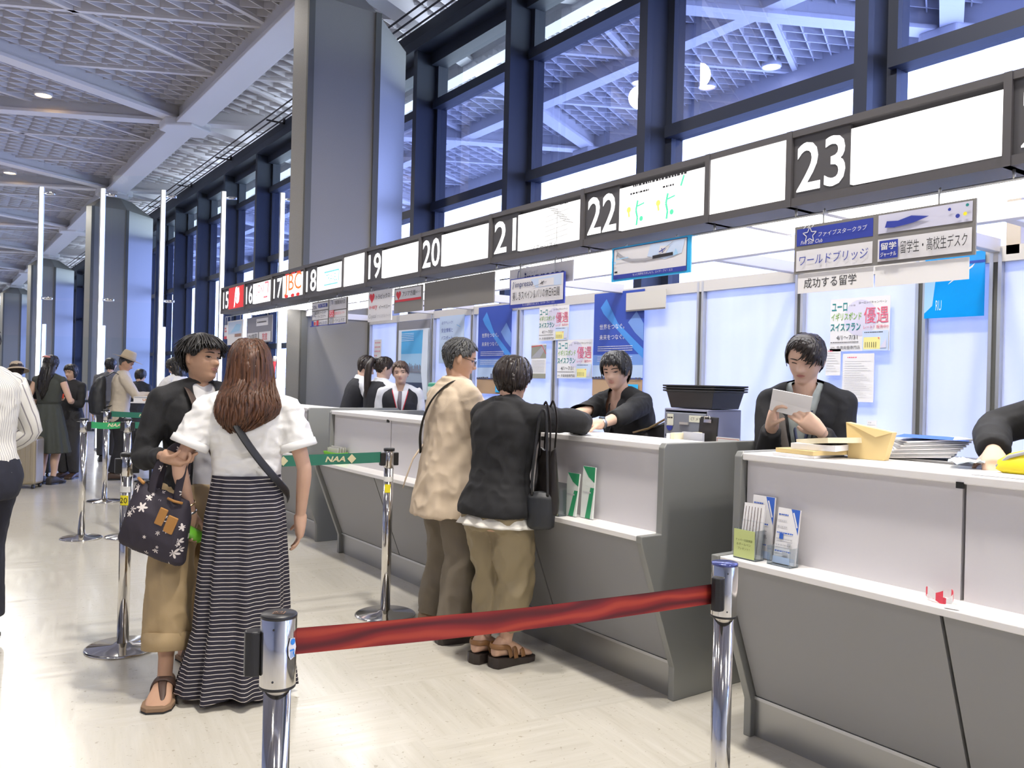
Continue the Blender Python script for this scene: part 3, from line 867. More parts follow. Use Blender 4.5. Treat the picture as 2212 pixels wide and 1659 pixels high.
# ---- columns
def column(y, label):
    t = thing('column', label, 'column', (4.45, y+.6, 0))
    oy, ox = -.6, -4.45
    out = [(3.50, .16), (3.65, 0), (4.51, 0), (5.36, .85), (5.25, 1.35), (4.9, 1.6), (4.15, 1.6), (3.86, .95)]
    mb = MB(); mb.prism([(x+ox, q+oy) for x, q in out], 0, 5.98, 'z')
    # sloped shoulder up to the cap
    lo = [Vector((x+ox, q+oy, 5.98)) for x, q in out]; hi = [Vector(((x-4.27)*.42 + 4.27 + ox, (q-.6)*.42 + .6 + oy, 6.36)) for x, q in out]
    n = len(lo); mb.add(lo + hi, [(i, (i+1) % n, (i+1) % n + n, i + n) for i in range(n)] + [tuple(range(n, 2*n))])
    mb.build('shaft', M_GRANITE, t)
    for gx, gy, nx, ny in ((3.65, 0, -.35, -.94), (4.51, 0, .38, -.92)):
        mb = MB(); d = .035
        mb.cbox((gx+ox+nx*.008, gy+oy+ny*.008, 2.99), (.075, .05, 5.98)); mb.build('groove', M_GROOVE, t)
    mb = MB(); mb.cbox((4.27+ox, 0, 6.42), (.62, .62, .14)); mb.build('cap', M_BEAM, t, bevel=.02)
    return t
column(9.40, 'nearest big grey stone column, behind the desks under numbers 17 and 18')
column(25.0, 'second grey stone column, behind the tall light poles')
column(40.7, 'third stone column along the hall')
column(56.3, 'fourth stone column, far along the hall')
column(72.0, 'farthest stone column, at the left edge of the photo')
# ---- downlights
M_LAMP = emit('lamp_white', (1, .97, .92), 8); M_LAMPW = emit('lamp_warm', (1, .72, .35), 5)
dl = None
def downlight(x, y, warm, label):
    t = thing('downlight', label, 'light', (x, y, 6.80), 0, 'ceiling downlights')
    mb = MB(); mb.lathe([(.155, .10), (.165, .0), (.15, -.012), (.14, .0), (.135, .10)], 24); mb.build('trim_ring', M_BEAM, t, fix=False)
    mb = MB(); mb.lathe([(.0, .012), (.137, .012)], 24); mb.build('lamp_lens', M_LAMPW if warm else M_LAMP, t, fix=False)
VIS = {17.1: ('white ceiling downlight, brightest one over the hat man', 0), 18.45: ('warm orange ceiling downlight beside the brightest white one', 1), 24.9: ('white downlight further along the hall, nearer of the second pair', 0), 26.25: ('warm downlight further along the hall, in the second pair', 1)}
for x, y in DOWNLIGHTS:
    y = round(y, 2)
    if x > 0 and y > 12:
        lb, w = VIS.get(y, ('small far ceiling downlight along the hall', int(abs((y-17.1) % 7.8 - 1.35) < .2)))
        downlight(x, y, w, lb)
    elif y < 12: downlight(x, y, 0, 'ceiling downlight overhead, above the camera')
downlight(11.3, 10.05, 1, 'unlit amber downlight in the canopy outside, seen through the window')
downlight(11.4, 8.75, 0, 'white downlight in the canopy outside, seen through the window')
# ================================================================ desks
M_EDGE = mat('panel_edge_tan', (.42, .36, .27), .45, .2)
PROFILE = [(2.64, 1.135), (2.655, 1.155), (3.49, 1.155), (3.52, 1.125), (3.52, 0.0), (2.735, 0.0), (2.735, .15), (2.515, .725), (2.515, .755), (2.635, .755)]
def desk(y0, y1, seams, dx, label):
    """a row of desks from y0 (near end) to y1: end panels, pale fascia over a grey leaning front, white top and shelf"""
    t = thing('reception_desk', label, 'desk', (2.65+dx, y0, 0))
    ox = -2.65
    P = [(x+ox, z) for x, z in PROFILE]
    for a in (0, y1-y0-.035):
        mb = MB(); mb.prism(P, a, a+.035, 'y'); mb.build('end_panel', M_ENDP, t, bevel=.004)
    L0, L1 = .035, y1-y0-.035
    mb = MB(); mb.box((2.645+ox, L0, 1.122), (3.0+ox, L1, 1.150)); mb.build('worktop', M_WHITE, t, bevel=.004)
    mb = MB(); mb.box((2.525+ox, L0, .728), (2.70+ox, L1, .752)); mb.build('bag_shelf', M_WHITE, t, bevel=.003)
    ed = [L0] + [q-y0 for q in seams] + [L1]
    g = .006
    for a, b in zip(ed, ed[1:]):
        mb = MB(); mb.box((2.672+ox, a+g, .752), (2.70+ox, b-g, 1.122)); mb.build('upper_front_panel', M_FASCIA, t)
        mb = MB(); mb.prism([(2.545+ox, .728), (2.58+ox, .728), (2.79+ox, .165), (2.762+ox, .165)], a+g, b-g, 'y'); mb.build('lower_front_panel', M_LOWER, t)
    for q in seams:
        mb = MB(); mb.box((2.640+ox, q-y0-.010, 1.108), (2.652+ox, q-y0+.012, 1.128)); mb.build('joint_cap', M_GAP, t)
    mb = MB(); mb.box((2.70+ox, L0, .74), (2.74+ox, L1, 1.12)); mb.prism([(2.60+ox, .728), (2.70+ox, .728), (2.88+ox, .10), (2.80+ox, .165)], L0, L1, 'y'); mb.build('core', M_GAP, t)
    mb = MB(); mb.box((2.765+ox, L0, 0.0), (2.79+ox, L1, .152)); mb.build('kick_plate', M_STEEL, t)
    mb = MB(); mb.box((2.757+ox, L0, .150), (2.80+ox, L1, .163)); mb.build('kick_trim', M_ALU, t)
    mb = MB(); mb.box((2.74+ox, L0, .70), (3.22+ox, L1, .735)); mb.build('work_desk', M_FASCIA, t)
    return t
desk(-1.52, 2.158, [-.55, .36, 1.278], 0.0, 'nearest long reception desk, at the right edge under number 23')
desk(2.553, 6.240, [3.43, 4.32, 5.215], 0.012, 'middle long reception desk where the couple stands, under numbers 20 to 22')
desk(6.719, 10.40, [7.60, 8.49, 9.38], 0.03, 'farthest reception desk, beside the stone column under numbers 15 to 18')

# ---- the number sign gantry over the desks
SX, SZ0, SZ1 = 3.05, 2.200, 2.530
sg = thing('number_sign_gantry', 'long dark sign beam with white numbers 15 to 24 over the desks', 'sign', (SX, 0, SZ0))
fr = MB()
YE0, YE1 = -1.6, 10.72
H_ = SZ1 - SZ0
fr.box((0, YE0, 0), (.22, YE1, .036)); fr.box((0, YE0, H_-.030), (.22, YE1, H_)); fr.box((.18, YE0, .036), (.22, YE1, H_-.030))
BAYS = [(1.331, .93, '24', None), (2.221, 1.952, '23', (1.945, 1.361)), (3.606, 3.327, '22', (3.32, 2.71)), (4.551, 4.267, '21', (4.26, 3.643)), (5.520, 5.223, '20', (5.215, 4.59)),
        (6.457, 6.185, '19', (6.178, 5.542)), (7.869, 7.571, '18', (7.563, 6.965)), (8.807, 8.508, '17', (8.50, 7.906)), (9.746, 9.476, '16', (9.468, 8.851)), (10.66, 10.40, '15', (10.392, 9.781))]
BLANK = [(2.684, 2.252), (6.935, 6.502), (.92, .46), (.40, -1.5)]
for y in [1.345, 2.236, 2.697, 3.625, 4.570, 5.531, 6.480, 6.950, 7.887, 8.829, 9.763, 10.69, .44]:
    fr.box((-.004, y-.014, 0), (.2, y+.014, H_))
fr.build('frame', M_SIGNFRAME, sg, fix=False)
c1 = mat('sign_red', (.70, .02, .03), .5); 
E_RED = emit('lit_red', (.75, .03, .03), .22); E_CYAN = emit('lit_cyan', (.25, .78, .82), .16); E_ORANGE = emit('lit_orange', (.85, .22, .03), .2); E_PINK = emit('lit_pink', (.95, .30, .36), .16)
E_GREEN = emit('lit_green', (.10, .75, .40), .16); E_YEL = emit('lit_yellow', (.95, .85, .15), .16); E_GREY = emit('lit_grey', (.45, .45, .45), .12); M_INK = M_PRINT
zc = (.036 + H_-.030)/2; ph = H_-.066
for ya, yb, num, pan in BAYS:
    w = ya - yb; mb = MB()
    mb.box((.012, yb, .036), (.03, ya, H_-.030), 0)
    p = Panel(mb, facing((.010, (ya+yb)/2, zc), WEST)); p.text(num, 0, -.005, 1, w=w*.86, h=ph*.80, bold=.012)
    o = mb.build('number_panel', [M_NUMBOX, M_DIGIT], sg, fix=False); o['label'] = 'number %s in white' % num
    if pan:
        pa, pb = pan; pw = pa - pb; mb = MB(); mb.box((.006, pb, .048), (.03, pa, H_-.055), 0)
        p = Panel(mb, facing((.005, (pa+pb)/2, zc), WEST)); ms = [M_LITWHITE]; lb = 'blank lit panel'
        if num == '15':
            ms += [E_RED, M_DIGIT]; p.rect(-pw/2, -ph/2, pw/2, ph/2, 1)
            p.poly([(-.09, -.12), (-.05, -.11), (-.02, .0), (.04, .13), (-.03, .12), (-.05, .06)], 2); p.poly([(-.01, -.06), (.03, .10), (.10, .12), (.13, .03), (.11, -.06), (.05, -.08)], 2); lb = 'red panel with a white mark'
        if num == '16':
            ms += [E_PINK, E_GREY]; p.text('JOKI', -.06, .02, 1, w=.26, h=.12); p.line([(.10, .09), (.22, .09), (.20, -.03)], .022, 1); p.line([(.07, -.07), (.20, -.07)], .02, 1); lb = 'white panel with pink letters'
        if num == '17':
            ms += [E_ORANGE, E_RED]; p.text('JBC', 0, 0, 1, w=pw*.80, h=ph*.86, bold=.0); lb = 'JBC panel'
            for u in (-.16, .02, .17): p.rect(u-.06, ph*.41, u+.05, ph*.46, 2); p.disc(u-.01, -ph*.43, .05, 2, 12, .018)
        if num == '18':
            ms += [E_CYAN, E_GREY]; p.line([(-.12, .04), (.22, .04), (.22, -.06)], .014, 1); p.line([(-.12, -.08), (.20, -.08)], .012, 1); p.text('TRAVEL', .06, -.02, 1, w=.26, h=.07); p.scribble(-.15, .2, -.14, .02, 2, 3); lb = 'white panel with a turquoise box'
        if num == '21':
            ms += [E_GREY, M_INK]
            for j in range(6): p.line([(.0 + .03*j, ph*.40 - .02*j), (.10 + .03*j, ph*.30 - .02*j)], .006, 1); p.line([(-.02, .05-.03*j), (.20, .07-.03*j)], .004, 1)
            p.line([(.10, .10), (.10, -.12)], .006, 1); p.text('ツアーリズム', -.02, -.125, 2, w=.26, h=.035); p.scribble(.13, .2, ph*.40, .012, 2, 9); lb = 'white panel with black characters along its foot'
        if num == '22':
            ms += [E_GREEN, E_YEL, M_INK]; p.scribble(-.20, .18, ph*.39, .014, 3, 4); p.scribble(-.22, -.08, ph*.24, .012, 3, 5); p.scribble(.02, .10, ph*.22, .012, 3, 6)
            for u, v in ((-.16, -.03), (.06, -.03)):
                p.line([(u, v+.05), (u-.012, v), (u, v-.04), (u-.006, v-.08)], .013, 1); p.line([(u, v+.02), (u+.05, v+.03)], .008, 1); p.disc(u+.03, v-.05, .014, 1, 10); p.disc(u-.065, v+.01, .016, 2, 10); p.line([(u-.07, v+.02), (u-.06, v-.03)], .012, 2)
            p.line([(.17, .09), (.15, .04)], .012, 1); lb = 'white panel with small green and yellow marks'
        if num == '20': ms += [E_GREY]; p.scribble(-.12, .06, -.135, .014, 1, 4); p.line([(-.18, .02), (.18, .02)], .003, 1)
        o = mb.build('lit_panel', ms, sg, fix=False); o['label'] = lb + ' beside number ' + num
for pa, pb in BLANK:
    mb = MB(); mb.box((.006, pb, .036), (.03, pa, H_-.030), 0); o = mb.build('lit_panel', M_LITWHITE, sg, fix=False); o['label'] = 'blank lit panel'
# hanger rail under it
mb = MB(); mb.tube([(.06, YE0, -.035), (.06, YE1-.05, -.035)], .006, 8)
for y in [1.345, 2.236, 2.697, 3.625, 4.570, 5.531, 6.480, 7.2, 7.887, 8.829, 9.763]: mb.tube([(.06, y, .0), (.06, y, -.035)], .006, 8)
mb.build('hanger_rail', M_ALU, sg)
# ---- luminous soffit behind the sign and the white frame that ties it to the back wall
M_SOFFIT = emit('soffit_light', (1, .985, .97), 3.0)
so = thing('light_soffit', 'row of glowing white ceiling light panels behind the number signs', 'light', (3.28, 0, 2.215))
DIVS = [-1.55, -.70, .44, 1.345, 2.236, 2.66, 3.625, 4.570, 5.531, 6.480, 6.95, 7.887, 8.829, 9.34]
for a, b in zip(DIVS, DIVS[1:]):
    mb = MB(); mb.box((.0, a+.022, 0), (.36, b-.022, .02)); mb.build('light_panel', M_SOFFIT, so, fix=False)
mb = MB()
for y in DIVS: mb.box((-.01, y-.02, -.006), (.37, y+.02, .05))
mb.box((.0, DIVS[0], .03), (.36, DIVS[-1], .05))
mb.build('divider', M_BEAM, so)
for a, b in ((9.36, 9.763), (9.763, 10.69)):
    mb = MB(); mb.box((.0, a+.022, 0), (.20, b-.022, .02)); mb.build('light_panel', M_SOFFIT, so, fix=False)
bf = thing('booth_frame', 'white steel beams from the light panels back to the booth wall', 'frame', (3.66, 0, 2.14))
mb = MB(); mb.box((0, -1.6, 0), (.06, 9.38, .07)); mb.build('front_beam', M_BEAM, bf, bevel=.004)
for y in (-.02, .82, 1.62, 2.02, 3.20, 4.82, 6.2, 7.0, 7.8, 9.4):
    mb = MB(); mb.box((.06, y-.025, 0), (.83, y+.025, .07)); mb.build('cross_beam', M_BEAM, bf, bevel=.004)
mb = MB(); mb.box((.82, 1.90, -.02), (.88, 1.97, .75)); mb.build('upright', mat('frame_beige', (.56, .50, .42), .5), bf, bevel=.004)
# ---- booth wall of frosted panels between aluminium posts
WX = 4.50
POSTS = [-1.6, -.80, .0, .80, 1.60, 2.015, 2.405, 3.185, 4.00, 4.82, 5.66, 6.20, 7.00, 7.80, 8.60, 9.37]
M_FRAMEW = mat('frame_offwhite', (.62, .60, .57), .5)
mb = MB()
for a, b in zip(POSTS, POSTS[1:]): mb.box((WX+.012, a+.03, .08), (WX+.02, b-.03, 2.10))
bw = tag(mb.build('wall_right', M_FROST, fix=False), 'frosted white booth wall behind the desks', kind='structure')
for y in POSTS:
    mb = MB(); mb.box((WX-.022, y-.030, 0), (WX+.03, y-.012, 2.16)); mb.box((WX-.022, y+.012, 0), (WX+.03, y+.030, 2.16)); mb.build('post', M_ALU, bw)
    mb = MB(); mb.box((WX-.012, y-.012, 0), (WX+.03, y+.012, 2.16)); mb.build('post_groove', M_GROOVE, bw)
mb = MB(); mb.box((WX-.02, POSTS[0], 2.09), (WX+.04, POSTS[-1], 2.17)); mb.box((WX-.02, POSTS[0], 0), (WX+.04, POSTS[-1], .09)); mb.build('rail', M_FRAMEW, bw)
# ================================================================ barriers, screens
M_BELTG = mat('belt_green', (.025, .17, .115), .7, bump=.2, bscale=900); M_BELTB = mat('belt_bright_green', (.03, .33, .12), .7); M_CREAM = mat('print_cream', (.62, .57, .36), .7)
M_YEL = mat('label_yellow', (.90, .78, .03), .55)
def stanchion(x, y, h, label, r=.030, cassettes=((1, 0), (-1, 0)), sticker=None, base_r=.18, tall=.0):
    t = thing('barrier_post', label, 'barrier post', (x, y, 0))
    mb = MB(); mb.lathe([(0, 0), (base_r, 0), (base_r, .008), (base_r*.94, .013), (.05, .020), (.036, .032), (0, .032)], 48); mb.build('base', M_CHROME, t)
    mb = MB(); mb.lathe([(r*.93, .02), (r*.93, h-.11)], 32); mb.build('post', M_CHROME, t)
    mb = MB(); mb.lathe([(r*.93, h-.118), (r, h-.115), (r, h-.016), (r*.9, h-.014)], 32); mb.build('collar', M_CHROME, t)
    mb = MB(); mb.lathe([(0, h-.018), (r*1.06, h-.018), (r*1.06, h-.003), (r*.9, h), (0, h)], 32); mb.build('cap', M_BLACK, t)
    for cx, cy in cassettes:
        a = math.atan2(cy, cx); M = Matrix.Rotation(a, 4, 'Z')
        mb = MB(); mb.box((r*.8, -.016, h-.105), (r+.026, .016, h-.028), 0, M); mb.build('cassette', M_BLACK, t, bevel=.004)
    if sticker:
        f = Vector((-.5807, -.814, 0)); 
        for (z0, z1, m, txt, n) in sticker:
            a0 = math.atan2(f.y, f.x); mb = MB(); N = 10; w = n
            vs = []
            for i in range(N+1):
                a = a0 + w*(i/N-.5)
                for z in (z0, z1): vs.append((math.cos(a)*(r*.93+.0012), math.sin(a)*(r*.93+.0012), z))
            mb.add(vs, [(2*i, 2*i+2, 2*i+3, 2*i+1) for i in range(N)], 0, True)
            if txt:
                p = Panel(mb, facing((f.x*(r*.93+.0016), f.y*(r*.93+.0016), (z0+z1)/2), f)); p.text(txt, 0, 0, 1, h=(z1-z0)*.55)
            mb.build('sticker', [m, M_PRINT], t, fix=False)
    return t
def vdir(a, b):
    d = Vector((b[0]-a[0], b[1]-a[1], 0)).normalized(); return (d.x, d.y)
PA, PSEAT, PL, PB2, PR = (.851, 4.565), (2.271, 4.433), (1.106, 7.789), (1.431, 7.688), (1.631, 9.946)
PRR = (2.36, 9.45); PB3 = (2.05, 7.45)
stk = [(.80, .83, mat('label_white', (.8, .8, .78), .5), None, 2.2), (.735, .785, M_YEL, '20', 1.5)]
stanchion(*PA, 1.0, 'chrome barrier post with the yellow number 20 sticker, nearest the tote bag', .031, (vdir(PA, PSEAT), (-vdir(PA, PSEAT)[0], -vdir(PA, PSEAT)[1])), stk)
stk2 = [(.80, .83, MATS['label_white'], None, 2.2), (.735, .785, M_YEL, None, 1.2)]
t_ = stanchion(*PSEAT, 1.0, 'chrome barrier post beside the desk, behind the man in the beige jacket', .031, (vdir(PSEAT, PA), (-vdir(PSEAT, PA)[0], -vdir(PSEAT, PA)[1])), stk2)
stanchion(*PL, 1.02, 'chrome barrier post at the left end of the bright green belt', .031, (vdir(PL, PB2), (-.81, .58)), base_r=.165)
stanchion(*PB2, 1.02, 'chrome barrier post standing just behind the number 20 post', .031, (vdir(PB2, PL), vdir(PB2, PB3)), base_r=.165)
stanchion(*PR, 1.01, 'far chrome barrier post in front of the man in the straw hat', .031, (vdir(PR, PRR), (-.8, .6)), [(.84, .87, M_YEL, None, 2.0)])
stanchion(*PRR, 1.01, 'far chrome barrier post behind the young man in the cardigan', .031, (vdir(PRR, PR),))
stanchion(*PB3, 1.02, 'chrome barrier post hidden behind the couple, at the right end of a green belt', .031, (vdir(PB3, PB2),))
def naa(p, u, v, h, mi):
    p.text('NAA', u-h*.95, v, mi, w=h*2.7, h=h*.72, bold=.03, shear=.25)
    p.poly([(u+h*.65, v), (u+h*1.25, v+h*.62), (u+h*1.85, v), (u+h*1.25, v-h*.62)], mi)
def belt(a, b, za, zb, hgt, mats, label, group=None, logos=(), wob=0.0, name='barrier_belt', face=-1, r=.05):
    a = Vector((*a, za)); b = Vector((*b, zb)); d = (b-a).normalized(); a = a + d*r; b = b - d*r; L = (b-a).length
    n = d.cross(Vector((0, 0, 1))).normalized()
    if n.dot(Vector((-.58, -.81, 0))) < 0: n = -n
    t = MB(); N = 40; th = .0012
    for sgn in (1, -1):
        vs = []
        for i in range(N+1):
            q = i/N; c = lerp(a, b, q) - Vector((0, 0, .008*math.sin(PI*q)))
            w = wob*math.sin(q*17)*math.sin(PI*q)
            vs += [c + Vector((0, 0, hgt/2)) + n*(th*sgn + w), c - Vector((0, 0, hgt/2)) + n*(th*sgn - w*.5)]
        fs = [(2*i, 2*i+1, 2*i+3, 2*i+2) for i in range(N)]
        t.add(vs, fs, 0, True)
    rim = [(a + Vector((0, 0, hgt/2)), b + Vector((0, 0, hgt/2)))]
    mid = (a+b)/2; 
    for q in logos:
        c = lerp(a, b, q) - Vector((0, 0, .008*math.sin(PI*q)))
        M = facing(c + n*(th+.0015), n); p = Panel(t, M); naa(p, 0, 0, hgt*.72, 1)
    o = t.build(name, mats, None, fix=False)
    return tag(o, label, 'belt', group)
belt(PA, PSEAT, .945, .945, .062, [M_BELTG, M_CREAM], 'dark green NAA barrier belt running behind the couple to the desk', logos=(.10, .52, .82))
belt(PL, PB2, .965, .965, .055, [M_BELTB, M_CREAM], 'bright green barrier belt at the left, between two posts', logos=(.93,))
belt(PB2, PB3, .965, .965, .055, [M_BELTG, M_CREAM], 'dark green barrier belt going right from the post behind number 20')
belt(PR, PRR, .962, .962, .06, [M_BELTG, M_CREAM], 'far dark green NAA belt across the man in the straw hat', logos=(.52,))
# the two near posts with the red belt
def m_redbelt():
    m = mat('belt_red', (.3, .02, .015), .62); nt = m.node_tree; p = nt.nodes['Principled BSDF']
    tc = nt.nodes.new('ShaderNodeTexCoord'); mp = node(nt, 'ShaderNodeMapping', Scale=(5, 5, 16)); w = node(nt, 'ShaderNodeTexWave', wave_type='BANDS', bands_direction='Z', Scale=.42, Distortion=7.0, Detail=2.0, Detail_Scale=1.2)
    nt.links.new(tc.outputs['Object'], mp.inputs[0]); nt.links.new(mp.outputs[0], w.inputs['Vector'])
    r = ramp(nt, w.outputs['Fac'], [(0, (.10, .006, .008)), (.35, (.22, .010, .010)), (.75, (.29, .018, .012)), (1, (.42, .045, .02))]); nt.links.new(r.outputs[0], p.inputs['Base Color'])
    return m
M_REDBELT = m_redbelt()
P1, P2 = (.561, 1.535), (1.702, 1.414)
def rope_post(x, y, label, plate, arms, marks):
    t = thing('barrier_post', label, 'barrier post', (x, y, 0)); h = .95; r = .0255
    mb = MB(); mb.lathe([(0, 0), (.17, 0), (.17, .010), (.16, .016), (.04, .024), (.03, .04), (0, .04)], 48); mb.build('base', M_CHROME, t)
    mb = MB(); mb.lathe([(r, .02), (r, h-.13)], 40); mb.build('post', M_CHROME, t)
    mb = MB(); mb.lathe([(r, h-.140), (r*1.31, h-.139), (r*1.33, h-.134), (r*1.33, h-.004), (r*1.28, h-.002)], 40); mb.build('collar', M_CHROME, t)
    mb = MB(); mb.lathe([(r*1.335, h-.1395), (r*1.345, h-.1385), (r*1.345, h-.135), (r*1.335, h-.134)], 40); mb.build('collar_seam', M_BLACK, t)
    mb = MB(); mb.lathe([(0, h-.006), (r*1.34, h-.006), (r*1.34, h-.001), (r*1.28, h+.001), (0, h+.001)], 40, 0)
    p = Panel(mb, facing((0, 0, h+.0012), (0, 0, 1), (-.5807*-1, .814, 0)))
    if plate == 'K':
        p.rect(-.011, -.009, .011, .009, 1); p.rect(-.0095, -.0075, .0095, .0075, 0); p.text('K4', 0, 0, 1, w=.014, h=.011)
    else: p.disc(0, 0, .003, 1)
    mb.build('cap', [M_BLACK if plate == 'K' else mat('cap_blue', (.10, .12, .34), .2, .6), mat('logo_bronze', (.5, .3, .2), .4, .5) if plate == 'K' else M_BLACK], t, fix=False)
    for (dx, dy) in arms:
        a = math.atan2(dy, dx); M = Matrix.Rotation(a, 4, 'Z')
        mb = MB(); q = MB()
        mb.prism([(r*1.25, -.014), (r*1.33+.012, -.017), (r*1.33+.026, -.012), (r*1.33+.029, 0), (r*1.33+.026, .012), (r*1.33+.012, .017), (r*1.25, .014)], h-.115, h-.030, 'z', 0, M)
        mb.build('belt_clip', M_BLACK, t, bevel=.003)
    mb = MB()
    for z in (h-.022, h-.120): 
        f = Vector((-.5807, -.814, 0)); mb.ell(f*(r*1.33) + Vector((0, 0, z)), (.0022, .0022, .0022), 8, 6)
    mb.build('screw', M_BLACK, t)
    if marks:
        f = Matrix.Rotation(R(62), 3, 'Z') @ Vector((-.5807, -.814, 0)); mb = MB(); p = Panel(mb, facing(f*(r*1.33+.0008) + Vector((0, 0, h-.06)), f))
        p.poly([(-.010, -.012), (-.004, -.022), (.006, -.018), (.010, .0), (.006, .018), (-.006, .020), (-.011, .004)], 1); p.text('TR', 0, -.010, 0, w=.014, h=.016, bold=.03); p.disc(0, .012, .006, 0)
        mb.build('sticker', [mat('sticker_blue', (.03, .25, .75), .5), M_PAPER], t, fix=False)
    return t
d12 = vdir(P1, P2)
rope_post(*P1, 'nearest chrome barrier post with a black K4 cap, at the bottom of the photo', 'K', ((-.814*1.0, .5807*.6),), True)
rope_post(*P2, 'near chrome barrier post with a blue cap, in front of the right desk', 'B', ((-d12[0]*1.0-.25, -d12[1]-.55),), False)
belt(P1, P2, .893, .872, .050, [M_REDBELT], 'red patterned barrier belt across the foreground', None, (), .002, r=.034)
# ---- tall glass screen with glowing light poles across the hall
M_TUBE = emit('tube_light', (.93, .97, 1), 1.8)
M_SCREEN = m_glass('screen_glass', (.93, .97, .985), .05)
E_R = Vector((.814, -.5807, 0)); E_F = Vector((.5807, .814, 0))
def light_pole(root, off, z0, z1, w=.055):
    """dark channel with a glowing strip on its camera-right front"""
    c = E_R*off
    M = Matrix((E_R, E_F, Vector((0, 0, 1)))).transposed().to_4x4(); M.translation = c
    mb = MB(); mb.box((-w, -.03, z0), (w*.15, .05, z1), 0, M); o = mb.build('light_pole', M_STEEL, root)
    mb = MB(); mb.box((-.032, -.034, z0+.05), (.034, -.029, z1-.01), 0, M); mb.build('light_strip', M_TUBE, o)
    return o
def screen(px_off, z1, ztop, label, d, clamps):
    t = thing('glass_screen', label, 'glass screen', E_F*d, 0)
    for q in px_off: light_pole(t, q, 0, z1)
    e = list(px_off); e = [e[0]-1.1] + e + [e[-1]+ .55]
    for a, b in zip(e, e[1:]):
        mb = MB(); A = E_R*(a+.16); B = E_R*(b+.14)
        for za, zb in ((.06, ztop*.54), (ztop*.55, ztop)):
            mb.quad(A+Vector((0, 0, za)), B+Vector((0, 0, za)), B+Vector((0, 0, zb)), A+Vector((0, 0, zb)))
        mb.build('glass_pane', M_SCREEN, t, fix=False)
    if clamps:
        for q in px_off:
            for z in clamps:
                mb = MB(); c = E_R*(q+.12) + Vector((0, 0, z)); mb.tube([c - E_R*.09, c + E_R*.10], .028, 10); mb.build('clamp', M_CHROME, t)
    return t
screen([-8.64, -7.52, -6.42, -5.32, -4.25], 4.78, 5.02, 'tall glass security screen held by five glowing white light poles', 15.0, (4.66, 2.75))
screen([-10.25, -8.95, -7.63], 2.46, 2.2, 'lower glass screen with short light poles behind the tall one', 18.0, ())
t = thing('barrier_railing', 'pale upright-slat railing beyond the dress woman', 'railing', E_F*20 + E_R*(-10.75), 0)
for k in range(9):
    mb = MB(); M = Matrix((E_R, E_F, Vector((0, 0, 1)))).transposed().to_4x4(); M.translation = E_R*(k*.075)
    mb.box((-.022, -.01, .05), (.022, .01, .98), 0, M); mb.build('slat', mat('rail_pink_grey', (.5, .42, .44), .45, .3), t)
mb = MB(); M = Matrix((E_R, E_F, Vector((0, 0, 1)))).transposed().to_4x4(); mb.box((-.05, -.02, .70), (.66, .02, .76), 0, M); mb.box((-.05, -.015, .0), (.66, .015, .06), 0, M); mb.build('rail', M_DARKFRAME, t)
# ================================================================ hanging signs and posters
M_BOARD = mat('board_taupe', (.20, .19, .18), .55); M_PLATE = mat('plate_white', (.72, .71, .74), .4); M_BLUE = mat('ink_blue', (.03, .05, .34), .5); M_NAVY = mat('ink_navy', (.03, .04, .16), .5)
M_RED = mat('ink_red', (.70, .04, .06), .5); M_CYAN = mat('ink_cyan', (.03, .42, .80), .45); M_SKY = mat('ink_sky', (.35, .60, .85), .5); M_GREEN = mat('ink_green', (.28, .48, .14), .5); M_TEAL = mat('ink_teal', (.02, .24, .24), .5); M_PINK = mat('ink_pink', (.75, .13, .22), .5); M_YELL = mat('ink_yellow', (.86, .78, .30), .5); M_MGREY = mat('ink_grey', (.38, .38, .42), .5); M_PALEB = mat('ink_pale_blue', (.55, .66, .86), .5)
M_SLEEVE = m_glass('plastic_sleeve', (.96, .97, .98), .08, .08)
def hang_sign(label, y0, y1, z0, z1, mats, draw, x=3.10, back=0, hooks=True, cat='sign', name='hanging_sign', th=.008, group=None):
    """a board facing the hall, y0 is its left edge seen from the hall (larger y)"""
    w, h = y0 - y1, z1 - z0
    t = thing(name, label, cat, (x, (y0+y1)/2, z0), 0, group)
    mb = MB(); mb.box((0, -w/2, 0), (th, w/2, h), back)
    p = Panel(mb, facing((-.0004, 0, h/2), WEST)); draw(p, w, h)
    mb.build('board', mats, t, fix=False)
    if hooks:
        for s in (-.32, .32):
            m = MB(); m.tube([(th/2, s*w, h-.005), (th/2, s*w, 2.165-z0), (.010, s*w, 2.172-z0), (.018, s*w, 2.162-z0)], .004, 6); m.build('hook', M_ALU, t)
    return t
